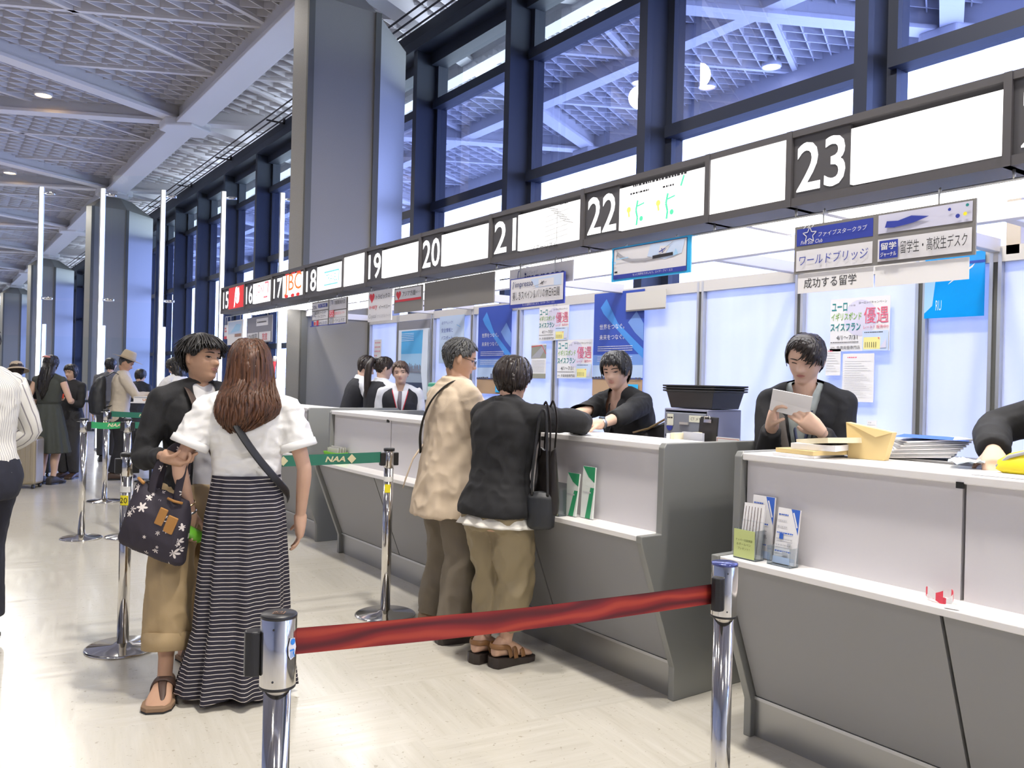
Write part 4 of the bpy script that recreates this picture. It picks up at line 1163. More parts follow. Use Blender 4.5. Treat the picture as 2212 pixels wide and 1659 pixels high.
def d_a(p, w, h):
    for u, v, ww, hh in ((-.25, .30, .46, .30), (-.25, -.06, .46, .34), (-.25, -.38, .46, .24), (.25, .27, .46, .40), (.25, -.10, .46, .26), (.25, -.36, .46, .24)): p.rect((u-ww/2)*w, (v-hh/2)*h, (u+ww/2)*w, (v+hh/2)*h, 1)
    p.text('STA', -.40*w, .27*h, 2, w=.10*w); p.rect(-.30*w, .24*h, -.04*w, .38*h, 3); p.text('STA TRAVEL', -.17*w, .31*h, 1, w=.22*w)
    p.text('近畿日本ツーリスト', -.25*w, .04*h, 5, w=.38*w); p.text('サンライズツアー', -.22*w, -.12*h, 5, w=.32*w); p.text('ANA', -.42*w, -.07*h, 2, w=.09*w)
    p.rect(-.48*w, -.50*h, -.42*w, -.27*h, 3); p.rect(-.33*w, -.50*h, -.27*w, -.27*h, 4); p.text('AMG 日の旅', -.14*w, -.38*h, 2, w=.22*w); p.disc(-.375*w, -.38*h, .022*w, 4, 12)
    p.text('JTB', .10*w, .34*h, 2, w=.09*w); p.text('首都圏海外団', .32*w, .34*h, 5, w=.28*w); p.rect(.04*w, -.20*h, .17*w, .06*h, 4); p.text('ISS', .105*w, -.07*h, 1, w=.10*w); p.text('国際交流センター', .33*w, -.08*h, 4, w=.28*w)
    p.text('トラベルデポ', .32*w, -.36*h, 5, w=.28*w); p.disc(.10*w, -.36*h, .05*w, 6, 14, .03*w); p.rect(-.5*w, -.5*h, .5*w, -.47*h, 3)
hang_sign('taupe hanging board of six small name plates, left of the stone column', 7.78, 6.94, 1.913, 2.155, [M_BOARD, M_PLATE, M_NAVY, M_BLUE, M_RED, M_PRINT, M_MGREY], d_a)
def heart(p, u, v, s, mi):
    p.poly([(u + s*.062*16*math.sin(a)**3/1.0*.5, v + s*.06*.5*(13*math.cos(a) - 5*math.cos(2*a) - 2*math.cos(3*a) - math.cos(4*a))) for a in [2*PI*i/28 for i in range(28)]], mi)
def d_b(p, w, h):
    heart(p, -.33*w, .30*h, .075*w*3, 1); p.text('トラピックス', .14*w, .30*h, 2, w=.58*w); p.text('e-very', -.26*w, -.05*h, 1, w=.34*w, shear=.2); p.text('イーベリー', .22*w, -.05*h, 2, w=.46*w); p.text('Crystal', -.28*w, -.34*h, 3, w=.34*w, shear=.2); p.text('クリスタルハート', .20*w, -.34*h, 3, w=.54*w)
hang_sign('white hanging sign with a red heart reading トラピックス, left of the アジア方面 board', 6.48, 6.045, 1.90, 2.155, [M_PLATE, M_RED, M_PRINT, M_MGREY], d_b, x=3.085)
def d_c(p, w, h):
    p.rect(-.46*w, -.02*h, .46*w, .45*h, 1); p.rect(-.46*w, -.06*h, .46*w, .03*h, 2); heart(p, -.33*w, .22*h, .06*w*3, 2); p.text('アジア方面', .04*w, .24*h, 3, w=.46*w); p.text('各コース', .36*w, .24*h, 3, w=.16*w)
hang_sign('grey hanging board with a white アジア方面 plate along its top', 6.03, 5.56, 1.95, 2.15, [M_BOARD, M_PLATE, M_RED, M_PRINT], d_c)
hang_sign('large blank taupe board hanging under number 20', 5.53, 4.58, 1.943, 2.155, [M_BOARD], lambda p, w, h: None, cat='sign')
def airplane(p, u, v, s, mi): p.line([(u-s, v-s*.3), (u+s, v+s*.4)], s*.22, mi); p.line([(u-s*.2, v+s*.5), (u+.1*s, v), (u+s*.2, v-s*.6)], s*.2, mi)
def leafmark(p, u, v, s, mi, inner):
    p.poly([(u + s*.45*math.sin(a)*(.6+.4*math.cos(a)) + s*.15*math.cos(a), v + s*math.cos(a)) for a in [2*PI*i/20 for i in range(20)]], mi); p.poly([(u + s*.02 + s*.22*math.sin(a)*(.6+.4*math.cos(a)) + s*.12*math.cos(a), v + s*.1 + s*.72*math.cos(a)) for a in [2*PI*i/20 for i in range(20)]], inner)
def d_e1(p, w, h): leafmark(p, -.34*w, .02*h, .40*h, 1, 0); p.text('インプレッソ', -.14*w, .22*h, 2, w=.22*w); p.text('impresso', .08*w, -.20*h, 1, w=.64*w, bold=.02)
hang_sign('plain white impresso board hanging behind the framed one', 4.41, 3.76, 2.02, 2.145, [M_PLATE, M_NAVY, M_MGREY], d_e1, x=3.105)
def d_e2(p, w, h):
    p.rect(-.48*w, -.38*h, .48*w, .47*h, 1); p.poly([(.0*w, .10*h), (.45*w, .10*h), (.45*w, .45*h), (-.1*w, .40*h)], 4); p.rect(.05*w, .12*h, .32*w, .36*h, 1); leafmark(p, -.43*w, .26*h, .13*h, 2, 1); p.text('impresso', -.22*w, .25*h, 2, w=.34*w); p.line([(-.05*w, .14*h), (.2*w, .26*h)], .003, 5); airplane(p, .12*w, .24*h, .02, 3)
    p.text('美しきスペイン＆パリの休日9日間', 0, -.10*h, 3, w=.86*w, h=.30*h); p.text('もっと世界をたのしもう。エイチ・アイ・エス', .06*w, -.43*h, 1, w=.58*w)
hang_sign('blue-framed impresso sign advertising 美しきスペイン＆パリ, hanging in front of a white board', 4.36, 3.80, 1.888, 2.076, [M_BLUE, M_PLATE, M_NAVY, M_PRINT, M_PALEB, M_MGREY], d_e2, x=3.075)
def d_f(p, w, h):
    p.rect(-.475*w, -.44*h, .46*w, .46*h, 1); p.rect(-.465*w, -.44*h, .452*w, .44*h, 2); p.rect(-.465*w, -.44*h, .452*w, -.31*h, 3); p.poly([(-.02*w, .10*h), (.2*w, -.05*h), (.40*w, .05*h), (.44*w, .42*h), (.02*w, .42*h)], 4); p.poly([(.12*w, .12*h), (.2*w, .08*h), (.26*w, .30*h), (.14*w, .34*h)], 2); p.poly([(.30*w, .0), (.36*w, .05*h), (.33*w, .2*h)], 5)
    p.line([(-.42*w, .34*h), (-.34*w, .18*h), (-.22*w, .06*h), (-.05*w, .02*h), (.12*w, .035*h), (.30*w, .06*h)], .012, 6); p.line([(.05*w, .05*h), (.30*w, .07*h)], .016, 7); p.line([(.14*w, .16*h), (.30*w, .40*h)], .003, 6); airplane(p, .17*w, .20*h, .022, 3); leafmark(p, -.42*w, .30*h, .10*h, 6, 2); p.line([(-.42*w, .14*h), (-.26*w, .15*h)], .005, 5); p.disc(-.44*w, .04*h, .008, 5, 10); p.line([(-.44*w, -.24*h), (-.40*w, -.24*h)], .010, 7); p.text('もっと世界をたのしもう。エイチ・アイ・エス', .06*w, -.375*h, 2, w=.50*w)
hang_sign('bright blue framed sign with an airplane picture, hanging under number 22', 3.385, 2.81, 1.975, 2.16, [M_CYAN, M_NAVY, M_PLATE, M_BLUE, M_PALEB, M_SKY, M_MGREY, M_PRINT], d_f, x=3.07)
def d_g(p, w, h):
    p.rect(-.485*w, .08*h, -.02*w, .44*h, 1); p.rect(-.485*w, -.45*h, -.02*w, -.02*h, 2); p.rect(.01*w, .10*h, .485*w, .46*h, 5); p.rect(.01*w, -.44*h, .485*w, -.01*h, 2)
    u, v, s = -.40*w, .29*h, .035
    pts = []
    for i in range(11): a = PI/2 + i*PI/5; r_ = s*(1 if i % 2 == 0 else .45); pts.append((u + r_*math.cos(a), v + r_*math.sin(a)))
    p.line(pts, .0035, 2)
    for q in (-.02, .0, .02): p.line([(u-.01+q, v+.03), (u+.012+q, v+.05)], .003, 2)
    p.text('Five Star Club', u+.012, .14*h, 2, w=.105, h=.016, shear=.2); p.text('ファイブスタークラブ', -.195*w, .27*h, 2, w=.29*w, shear=.15)
    p.text('ワールドブリッジ', -.25*w, -.235*h, 1, w=.42*w, h=.22*h, shear=.12)
    p.poly([(.05*w, .20*h), (.10*w, .18*h), (.20*w, .22*h), (.28*w, .30*h), (.19*w, .36*h), (.12*w, .30*h), (.06*w, .32*h)], 1); p.disc(.38*w, .36*h, .006, 1, 10); p.disc(.42*w, .22*h, .008, 1, 10); p.disc(.455*w, .24*h, .007, 4, 10); p.disc(.465*w, .39*h, .006, 6, 10)
    p.rect(.025*w, -.40*h, .125*w, -.05*h, 1); p.text('留学', .075*w, -.16*h, 2, w=.085*w, h=.14*h, bold=.02); p.text('ジャーナル', .075*w, -.32*h, 2, w=.085*w, h=.09*h, bold=.02); p.text('留学生・高校生デスク', .305*w, -.22*h, 3, w=.33*w, h=.24*h)
hang_sign('grey-framed sign board of four plates reading ファイブスタークラブ and ワールドブリッジ', 2.212, 1.452, 1.908, 2.112, [M_BOARD, M_BLUE, M_PLATE, M_PRINT, M_YEL, mat('plate_lilac', (.60, .60, .74), .4), M_TEAL], d_g, x=3.07)
def d_h(p, w, h): p.text('成功する留学', -.06*w, .0, 1, w=.70*w, h=.52*h)
hang_sign('paper strip in a clear sleeve reading 成功する留学, below the four-plate board', 2.195, 1.845, 1.822, 1.905, [M_PAPER, M_PRINT], d_h, x=3.076, hooks=False, name='paper_strip', cat='notice', th=.002)
hang_sign('blank white paper strip in a sleeve, right of 成功する留学', 1.838, 1.475, 1.822, 1.903, [M_PAPER], lambda p, w, h: None, x=3.076, hooks=False, name='paper_strip', cat='notice', th=.002)
def d_a1(p, w, h): p.rect(-.45*w, -.05*h, .45*w, .45*h, 1); p.poly([(-.3*w, .0), (.1*w, .35*h), (.4*w, .30*h), (.3*w, .05*h)], 2); p.rect(.0, -.18*h, .42*w, -.06*h, 3)
hang_sign('pale poster board hanging at the far left end of the sign beam', 10.56, 9.95, 1.80, 2.10, [M_PAPER, M_PALEB, M_SKY, mat('ink_brown', (.35, .2, .15), .5)], d_a1)
def d_a2(p, w, h): p.rect(-.1*w, .14*h, .35*w, .42*h, 1); p.scribble(-.06*w, .3*w, .28*h, .02, 2, 2); p.rect(-.46*w, -.46*h, -.02*w, -.10*h, 1); p.rect(.02*w, -.46*h, .46*w, -.10*h, 1); p.text('QX旅団', -.24*w, -.28*h, 2, w=.34*w); p.text('放旅', .24*w, -.28*h, 3, w=.20*w)
hang_sign('grey hanging board with three white name plates, under numbers 15 and 16', 9.80, 8.92, 1.80, 2.10, [mat('board_grey_blue', (.24, .24, .28), .5), M_PLATE, M_PRINT, M_RED], d_a2)
def d_a0(p, w, h): p.scribble(-.3*w, .3*w, .25*h, .025, 1, 3); p.scribble(-.3*w, .35*w, .05*h, .025, 1, 5); p.rect(-.5*w, -.5*h, .5*w, -.3*h, 1)
hang_sign('small red and white tag hanging at the far left end of the sign beam', 10.70, 10.58, 1.88, 2.06, [M_PLATE, M_RED], d_a0)
# ---- posters on the booth wall
def poster(label, y0, y1, z0, z1, mats, draw, x=4.472, name='poster', cat='poster', group=None, th=.0015):
    w, h = y0-y1, z1-z0
    mb = MB(); mb.box((0, -w/2, -h/2), (th, w/2, h/2), 0); p = Panel(mb, facing((-.0002, 0, 0), WEST), .0004); draw(p, w, h)
    o = mb.build(name, mats, None, fix=False); o.location = (x, (y0+y1)/2, (z0+z1)/2)
    return tag(o, label, cat, group)
def d_euro(p, w, h):
    p.disc(.02*w, .12*h, .34*h, 7, 24); p.text('ユーロ', -.34*w, .34*h, 1, w=.27*w, h=.16*h, bold=.02); p.text('うきうき', -.12*w, .36*h, 3, w=.10*w); p.text('ヨーロッパキャンペーン', .22*w, .40*h, 3, w=.46*w); p.text('イギリスポンド', -.22*w, .16*h, 2, w=.52*w, h=.15*h, bold=.02); p.text('スイスフラン', -.23*w, -.04*h, 1, w=.52*w, h=.15*h, bold=.02)
    p.text('優遇', .28*w, .16*h, 4, w=.40*w, h=.30*h); p.text('レート！販売中!!', .28*w, -.06*h, 4, w=.40*w, h=.07*h); p.text('4/1〜7/31', -.20*w, -.24*h, 3, w=.36*w); p.scribble(-.48*w, .0, -.33*h, .006, 3, 2); p.text('外貨両替専門店', -.17*w, -.43*h, 3, w=.40*w); p.text('GPA', -.44*w, -.43*h, 3, w=.07*w)
    p.rect(.07*w, -.50*h, .49*w, -.13*h, 6); p.rect(.09*w, -.47*h, .36*w, -.25*h, 5); p.scribble(.10*w, .40*w, -.16*h, .006, 3, 5)
    for q in range(6): p.line([(.12*w + .035*w*q, -.44*h), (.12*w + .035*w*q, -.34*h)], .003, 3)
    p.poly([(.36*w, -.45*h), (.46*w, -.45*h), (.46*w, -.28*h)], 7); p.disc(.34*w, -.27*h, .012*w, 4, 8)
EM = [M_PAPER, M_TEAL, M_GREEN, M_PRINT, M_PINK, M_YELL, M_PALEB, mat('ink_lilac', (.66, .64, .78), .5)]
poster('ユーロ exchange campaign poster on the wall over the clerk reading a letter', 2.955, 2.575, 1.645, 1.96, EM, d_euro)
poster('ユーロ exchange campaign poster high on the wall under the blue-framed impresso sign', 5.875, 5.455, 1.79, 2.09, EM, d_euro)
poster('ユーロ exchange campaign poster half behind the clerk with the black bob', 5.60, 5.14, 1.46, 1.79, EM, d_euro)
def d_blue(p, w, h):
    H2 = h/2; p.rect(-w/2, -.32*h, w/2, -.20*h, 3); p.rect(-w/2, -.20*h, w/2, -.10*h, 2); p.rect(-w/2, -H2, w/2, -.335*h, 5); p.poly([(-.36*w, .36*h), (-.24*w, .44*h), (.0, .20*h), (.5*w, -.05*h), (.5*w, -.14*h), (.34*w, -.06*h), (-.30*w, .30*h)], 1); p.poly([(.20*w, .20*h), (.34*w, .10*h), (.5*w, .02*h), (.5*w, .18*h), (.36*w, .30*h)], 2)
    p.text('世界をつなぐ。', -.12*w, .17*h, 4, w=.50*w); p.text('未来をつなぐ。', -.12*w, .07*h, 4, w=.50*w)
    for q, v in enumerate((-.02, -.04, -.06, -.12, -.14, -.16)): p.scribble(-.40*w, .3*w, v*h, .006, 4, q)
    rnd = random.Random(5)
    for q in range(16): u = -.5*w + w*q/16; p.rect(u, -.335*h, u + w*.05, (-.335 + rnd.uniform(.004, .03))*h, 6)
    p.rect(-.05*w, -.335*h, -.02*w, -.27*h, 6); p.rect(.18*w, -.335*h, .21*w, -.275*h, 6); p.rect(.10*w, -.48*h, .44*w, -.38*h, 7); p.text('WORLD', .22*w, -.41*h, 4, w=.18*w); p.text('AIRPORT', .25*w, -.445*h, 4, w=.24*w)
BM = [mat('poster_blue', (.03, .075, .42), .4), mat('poster_beam', (.06, .27, .72), .4), mat('poster_mid', (.16, .30, .68), .4), mat('poster_haze', (.45, .58, .80), .4), M_PAPER, mat('poster_sand', (.45, .30, .18), .5), mat('poster_dark', (.08, .08, .12), .5), M_CYAN]
poster('tall blue poster 世界をつなぐ beside the clerk with the black bob', 5.13, 4.55, 1.32, 2.155, BM, d_blue)
poster('tall blue poster 世界をつなぐ behind the man in the beige jacket', 6.87, 6.30, 1.30, 2.15, BM, d_blue)
def d_sky(p, w, h):
    p.rect(-.40*w, -.49*h, .34*w, .48*h, 1); p.rect(-.40*w, -.10*h, .34*w, .15*h, 2); p.rect(-.40*w, -.26*h, .34*w, -.10*h, 3); p.rect(-.40*w, -.49*h, .34*w, -.26*h, 4); rnd = random.Random(3)
    for q in range(26): u = -.40*w + .74*w*q/26; p.rect(u, -.12*h, u + .02*w, (-.10 + rnd.uniform(.02, .12))*h, 5)
    for q in range(6): p.disc(-.34*w + .12*w*q, -.38*h + .02*(q % 2), .05*w, 6 if q % 2 else 3, 12, .03*h)
    for q in range(5): p.scribble(-.36*w, .05*w, (.44-.025*q)*h, .008, 0, q)
    p.poly([(.34*w, .48*h), (.5*w, .48*h), (.5*w, -.49*h), (.40*w, -.49*h), (.30*w, -.1*h)], 0); p.rect(.14*w, -.46*h, .30*w, -.36*h, 7)
poster('light blue city skyline poster behind the far desk', 8.56, 7.84, 1.20, 1.99, [mat('poster_white', (.75, .82, .92), .4), mat('poster_azure', (.10, .45, .82), .4), M_SKY, mat('poster_water', (.35, .42, .52), .4), mat('poster_deep', (.05, .07, .13), .4), mat('poster_roofs', (.24, .24, .30), .5), M_PAPER, M_CYAN], d_sky)
def d_cat(p, w, h):
    for q, s_ in enumerate(('必ずチェック！', '安全情報と', 'パスポート')): p.text(s_, -.18*w, (.36-.16*q)*h, 1, w=.46*w)
    p.disc(.22*w, -.34*h, .17*w, 2, 20); p.disc(.22*w, -.36*h, .13*w, 3, 20); p.poly([(.10*w, -.25*h), (.15*w, -.12*h), (.2*w, -.22*h)], 2); p.poly([(.34*w, -.25*h), (.31*w, -.12*h), (.25*w, -.22*h)], 2); p.line([(.2*w, .3*h), (.36*w, .25*h)], .004, 2)
poster('pale blue notice with three lines of blue writing, behind the far desk', 7.63, 7.13, 1.60, 2.10, [mat('notice_pale', (.52, .64, .82), .5), M_BLUE, M_CYAN, mat('ink_tan', (.55, .42, .30), .5)], d_cat)
def d_fly(p, w, h):
    p.rect(-.5*w, .08*h, .5*w, .46*h, 1); p.poly([(-.5*w, .1*h), (.3*w, .46*h), (.5*w, .40*h), (.1*w, .1*h)], 2); p.line([(-.5*w, .42*h), (.2*w, .46*h), (.5*w, .2*h)], .02*h, 3); p.rect(-.5*w, -.5*h, .5*w, -.36*h, 1)
    for q in range(9): p.scribble(-.42*w, .42*w, (.02-.04*q)*h, .006, 4, q)
poster('slim leaflet with grey and red top pinned on the wall between two ユーロ posters', 5.98, 5.76, 1.455, 1.765, [M_PAPER, mat('ink_olive', (.30, .30, .24), .5), M_MGREY, M_RED, mat('ink_palegrey', (.55, .55, .58), .5)], d_fly)
def d_paper(n):
    def d(p, w, h):
        p.scribble(-.35*w, -.05*w, .42*h, .008, 2, 1)
        for q in range(n): p.scribble(-.42*w, (.40 - .1*((q*7) % 4))*w, (.34 - .75*q/n)*h, .004, 1, q)
    return d
poster('white printed notice sheet under the campaign poster over the clerk reading a letter', 2.865, 2.665, 1.345, 1.63, [M_PAPER, MATS['ink_palegrey'], M_PINK], d_paper(16))
poster('white notice half behind the clerk reading a letter', 2.98, 2.88, 1.50, 1.66, [M_PAPER, MATS['ink_palegrey'], M_PINK], d_paper(8))
poster('small printed paper with red dots on the wall behind the far desk', 9.20, 9.00, 1.64, 1.90, [M_PAPER, MATS['ink_palegrey'], M_PINK], lambda p, w, h: [p.disc((-.3+.2*(q % 4))*w, (.35-.2*(q//4))*h, .05*w, 2, 8) for q in range(14)])
poster('narrow white slip hanging right of the clerk reading a letter', 2.70, 2.64, 1.08, 1.24, [M_PAPER, MATS['ink_palegrey']], d_paper(5))
def d_bp(p, w, h): p.poly([(-.5*w, .1*h), (-.30*w, .2*h), (-.36*w, -.3*h), (-.5*w, -.42*h)], 1); p.poly([(-.1*w, .02*h), (.3*w, .26*h), (.34*w, .32*h), (-.06*w, .06*h)], 2); p.text('RU', -.25*w, -.30*h, 3, w=.10*w, h=.16*h); p.rect(-.5*w, .32*h, .5*w, .36*h, 4)
poster('bright blue glossy folder sheet on the wall at the right', 2.375, 2.06, 1.815, 2.155, [mat('folder_cyan', (.0, .30, .80), .2), M_SKY, M_PAPER, mat('ink_light', (.5, .75, .9), .4), MATS['poster_blue']], d_bp, x=4.465)
def d_wh(p, w, h): p.rect(-.5*w, -.5*h, .5*w, -.42*h, 1)
hang_sign('small blank cream plate hanging from the booth wall beam', 4.72, 4.30, 1.985, 2.13, [mat('plate_cream', (.62, .60, .54), .5), M_BOARD], d_wh, x=4.44, hooks=False)
poster('dark grey display board behind the sky poster at the far desk', 8.58, 7.83, 1.00, 2.085, [mat('display_grey', (.26, .26, .28), .6)], lambda p, w, h: None, x=4.4755, name='display_board', cat='board')
# ================================================================ things on the desks and in hands
M_CLEAR = m_glass('acrylic_clear', (.92, .95, .97), .10)
def mesh_thing(mb, name, mats, label, cat, loc=(0, 0, 0), rz=0, group=None, bevel=0, fix=True, parent=None):
    o = mb.build(name, mats, parent, bevel, fix); o.location = loc; o.rotation_euler = (0, 0, rz)
    return tag(o, label, cat, group)
ZS, ZT = .752, 1.150
# leaflets in clear holders: local x = to the reader's right, y = away from the reader
def holder(label, loc, w=.13, h=.14, d=.055, rz=-PI/2, green=False):
    t = thing('leaflet_holder', label, 'leaflet holder', loc, rz)
    mb = MB(); th = .003
    mb.box((-w/2, -d/2, 0), (w/2, d/2, th)); mb.box((-w/2, -d/2, 0), (w/2, -d/2+th, h)); mb.box((-w/2, d/2-th, 0), (w/2, d/2, h*1.25)); mb.box((-w/2, -d/2, 0), (-w/2+th, d/2, h)); mb.box((w/2-th, -d/2, 0), (w/2, d/2, h)); mb.build('pocket', M_CLEAR, t)
    if green:
        mb = MB(); mb.box((-w*.46, -d/2-.003, .006), (w*.46, -d/2-.001, h*.98)); p = Panel(mb, facing((0, -d/2-.0032, h*.5), (0, -1, 0)))
        for q, s_ in enumerate(('ナッパー付座席図', '＆ボールペン', 'プレゼント！')): p.text(s_, 0, (.14-.14*q)*h, 1, w=w*(.74, .62, .52)[q])
        mb.build('card', [mat('card_green', (.55, .62, .25), .6), mat('ink_olive_dark', (.12, .14, .04), .6)], t, fix=False)
    return t
def leaflet(label, loc, w, h, mats, draw, rz=-PI/2, lean=8, n=.008, group=None):
    mb = MB(); mb.box((-w/2, 0, 0), (w/2, n, h)); p = Panel(mb, facing((0, -.0003, h/2), (0, -1, 0)), .0003); draw(p, w, h)
    o = mb.build('leaflet', mats, None, fix=False); o.location = loc; o.rotation_euler = (R(-lean), 0, rz)
    return tag(o, label, 'leaflet', group)
def d_tick(p, w, h):
    for q in range(6): p.line([(-.40*w + .15*w*q, -.48*h), (-.40*w + .15*w*q, .44*h)], .0022, 1)
    for q in range(14): p.rect(-.36*w + .15*w*(q % 5), (-.4 + .06*q)*h, -.33*w + .15*w*(q % 5), (-.37 + .06*q)*h, 2)
def d_corner(p, w, h):
    p.poly([(.10*w, .5*h), (.5*w, .5*h), (.5*w, .05*h)], 1); p.line([(.22*w, .44*h), (.44*w, .18*h)], .006, 0)
    for q in range(7): p.scribble(-.44*w, (.0 if q < 3 else .3)*w, (.38-.11*q)*h, .006, 2 if q % 3 else 1, q)
    p.rect(-.3*w, -.06*h, -.12*w, .04*h, 1); p.rect(.10*w, -.16*h, .26*w, -.12*h, 2); p.rect(-.1*w, -.34*h, .15*w, -.28*h, 2)
    p.rect(-.5*w, -.5*h, .5*w, -.38*h, 3)
LM = [M_PAPER, mat('leaflet_blue', (.04, .13, .55), .5), MATS['ink_palegrey'], M_PALEB]
holder('clear leaflet holder with a green card, on the right desk shelf', (2.585, 2.035, ZS), .105, .115, .05, green=True)
leaflet('white leaflet with five dark rules in the holder with the green card', (2.588, 2.035, ZS+.006), .095, .205, [M_PAPER, mat('rule_brown', (.10, .05, .04), .6), MATS['ink_palegrey']], d_tick)
leaflet('blue-cornered leaflet standing behind the ruled one on the right desk shelf', (2.632, 2.02, ZS+.004), .10, .235, LM, d_corner, lean=5)
holder('clear leaflet holder without a card, right of the green-card holder', (2.600, 1.892, ZS), .10, .07, .05)
leaflet('blue-cornered leaflet in the right-hand holder on the right desk shelf', (2.606, 1.892, ZS+.005), .095, .205, LM, d_corner)
GM = [mat('leaflet_pale', (.74, .78, .74), .5), mat('leaflet_green', (.03, .30, .13), .5), MATS['ink_palegrey'], M_PAPER]
def d_gr(p, w, h): p.poly([(-.5*w, .5*h), (.5*w, .5*h), (.5*w, .2*h), (.0, .3*h)], 1); p.poly([(-.1*w, -.5*h), (.3*w, -.5*h), (.5*w, .1*h), (.2*w, .1*h)], 1); p.scribble(-.4*w, .3*w, .0, .008, 2, 3)
holder('clear leaflet holder with a green card, on the middle desk shelf beside the black handbag', (2.575, 3.205, ZS), .10, .13, .05, green=True)
leaflet('green and white leaflet standing in the middle desk shelf holder', (2.612, 3.145, ZS+.004), .09, .21, GM, d_gr, lean=6)
leaflet('green-topped leaflet leaning right of the other, on the middle desk shelf', (2.635, 3.045, ZS+.004), .09, .25, GM, d_gr, lean=3)
# red and white striped tag on the right desk shelf
mb = MB(); pts = [Vector((.045*math.sin(a)*.9, .045*math.cos(a)*.5, .018 + .012*math.sin(2*a))) for a in [2*PI*i/24 for i in range(25)]]
vs = []; 
for p_ in pts: vs += [p_ + Vector((0, 0, -.012)), p_ + Vector((0, 0, .012))]
for i in range(24): mb.add([vs[2*i], vs[2*i+2], vs[2*i+3], vs[2*i+1]], [(0, 1, 2, 3)], 0 if (i//3) % 2 else 1)
mb.add([(.03, -.02, .002), (.05, -.07, .002), (.09, -.06, .002), (.06, -.01, .003)], [(0, 1, 2, 3)], 1)
o = mesh_thing(mb, 'paper_tag_loop', [mat('tag_red', (.75, .06, .10), .5), M_PAPER], 'looped red and white striped paper tag on the right desk shelf', 'tag', (2.60, 1.312, ZS+.001), -PI/2, fix=False)
k_ = o.modifiers.new('thick', 'SOLIDIFY'); k_.thickness = .001
# letters and envelopes on the right desk
def sheet(label, loc, w, d, h, mt, rz=0, name='envelope', cat='envelope', flap=True, tilt=0, group=None):
    mb = MB(); mb.box((-w/2, -d/2, 0), (w/2, d/2, h)); 
    if flap: mb.add([(-w/2, d/2, h+.0005), (w/2, d/2, h+.0005), (0, d*.12, h+.002)], [(0, 1, 2)])
    o = mesh_thing(mb, name, mt, label, cat, loc, rz, group); o.rotation_euler = (R(tilt), 0, rz); return o
M_MANILA = mat('manila', (.72, .55, .26), .7); M_CREAMP = mat('paper_cream', (.78, .70, .50), .7)
sheet('white envelope at the bottom of the pile on the right desk', (2.80, 1.93, ZT+.001), .25, .17, .010, M_PAPER, R(8))
sheet('manila envelope second from the bottom of the pile on the right desk', (2.82, 1.905, ZT+.012), .26, .18, .016, M_MANILA, R(-6))
sheet('thick white envelope in the middle of the pile on the right desk', (2.84, 1.885, ZT+.029), .24, .17, .022, M_PAPER, R(12))
sheet('cream envelope on top of the pile on the right desk', (2.86, 1.845, ZT+.052), .25, .17, .020, M_CREAMP, R(-14), tilt=-6)
mb = MB(); mb.prism([(-.075, 0), (.06, 0), (.088, .105), (-.085, .135)], -.022, .022, 'y'); mb.add([(-.085, -.023, .135), (.088, -.023, .105), (.03, -.03, .085)], [(0, 1, 2)])
mesh_thing(mb, 'paper_bag', M_MANILA, 'upright manila paper bag at the right end of the envelope pile', 'paper bag', (2.90, 1.735, ZT+.001), -PI/2 + .15)
mb = MB()
for q in range(9): mb.box((-.12 + .006*q, -.085, .0075*q), (.11 + .006*q, .085, .0075*q + .006), q % 2, Matrix.Rotation(R(3*q-10), 4, 'Z') @ Matrix.Rotation(R(-4), 4, 'Y'))
mb.add([(-.10, -.09, .076), (.15, -.09, .070), (.17, .08, .074), (-.06, .09, .080)], [(0, 1, 2, 3)], 2)
mesh_thing(mb, 'brochure_stack', [M_PAPER, mat('brochure_grey', (.45, .46, .48), .5), MATS['leaflet_blue']], 'slanting stack of blue-topped brochures behind the right desk top', 'brochures', (3.10, 1.645, ZT-.0+.012), R(-60))
bs_ = bpy.data.objects['brochure_stack']
mb = MB(); mb.box((-.16, -.14, 0), (.16, .14, ZT+.006-.735)); mesh_thing(mb, 'desk_shelf_box', M_LOWER, 'grey box under the slanting brochures behind the right desk', 'box', (3.17, 1.62, .736), 0)
mb = MB(); me_ = []
rnd = random.Random(4); N = 9
for j in range(N):
    for i in range(N): mb.v.append(((i/(N-1)-.5)*.15, (j/(N-1)-.5)*.11, .012 + .020*noise.noise(Vector((i*.5, j*.6, 3))) + .012))
for j in range(N-1):
    for i in range(N-1): mb.f.append((j*N+i, j*N+i+1, (j+1)*N+i+1, (j+1)*N+i)); mb.mi.append(0); mb.sm.append(True)
o = mesh_thing(mb, 'paper_slip', mat('slip_blue_white', (.62, .72, .82), .6), 'crumpled pale blue slip under the hand at the right edge', 'paper', (2.93, 1.395, ZT+.001), .4, fix=False); k_ = o.modifiers.new('thick', 'SOLIDIFY'); k_.thickness = .001
# yellow bag at the right edge
t = thing('yellow_pouch', 'bright yellow pouch with a grey zip at the right edge of the desk top', 'pouch', (2.90, 1.105, ZT+.001), R(-75))
mb = MB(); rings = []
for z, w, d in ((0, .15, .045), (.012, .17, .055), (.04, .165, .05), (.065, .13, .03), (.078, .09, .012), (.082, .06, .004)): rings.append(ring(Vector((0, 0, z)), ax, ay, w, d, 28, .8)) if False else rings.append([Vector((w*math.copysign(abs(math.cos(q))**.8, math.cos(q)), d*math.copysign(abs(math.sin(q))**.8, math.sin(q)), z)) for q in [2*PI*k/28 for k in range(28)]])
mb.loft(rings); mb.build('body', mat('pouch_yellow', (.85, .68, .02), .55), t)
mb = MB(); mb.tube([(-.165, -.01, .02), (-.13, -.03, .055), (-.07, -.03, .076), (.06, -.02, .082)], .006, 8); mb.build('zip', M_MGREY, t)
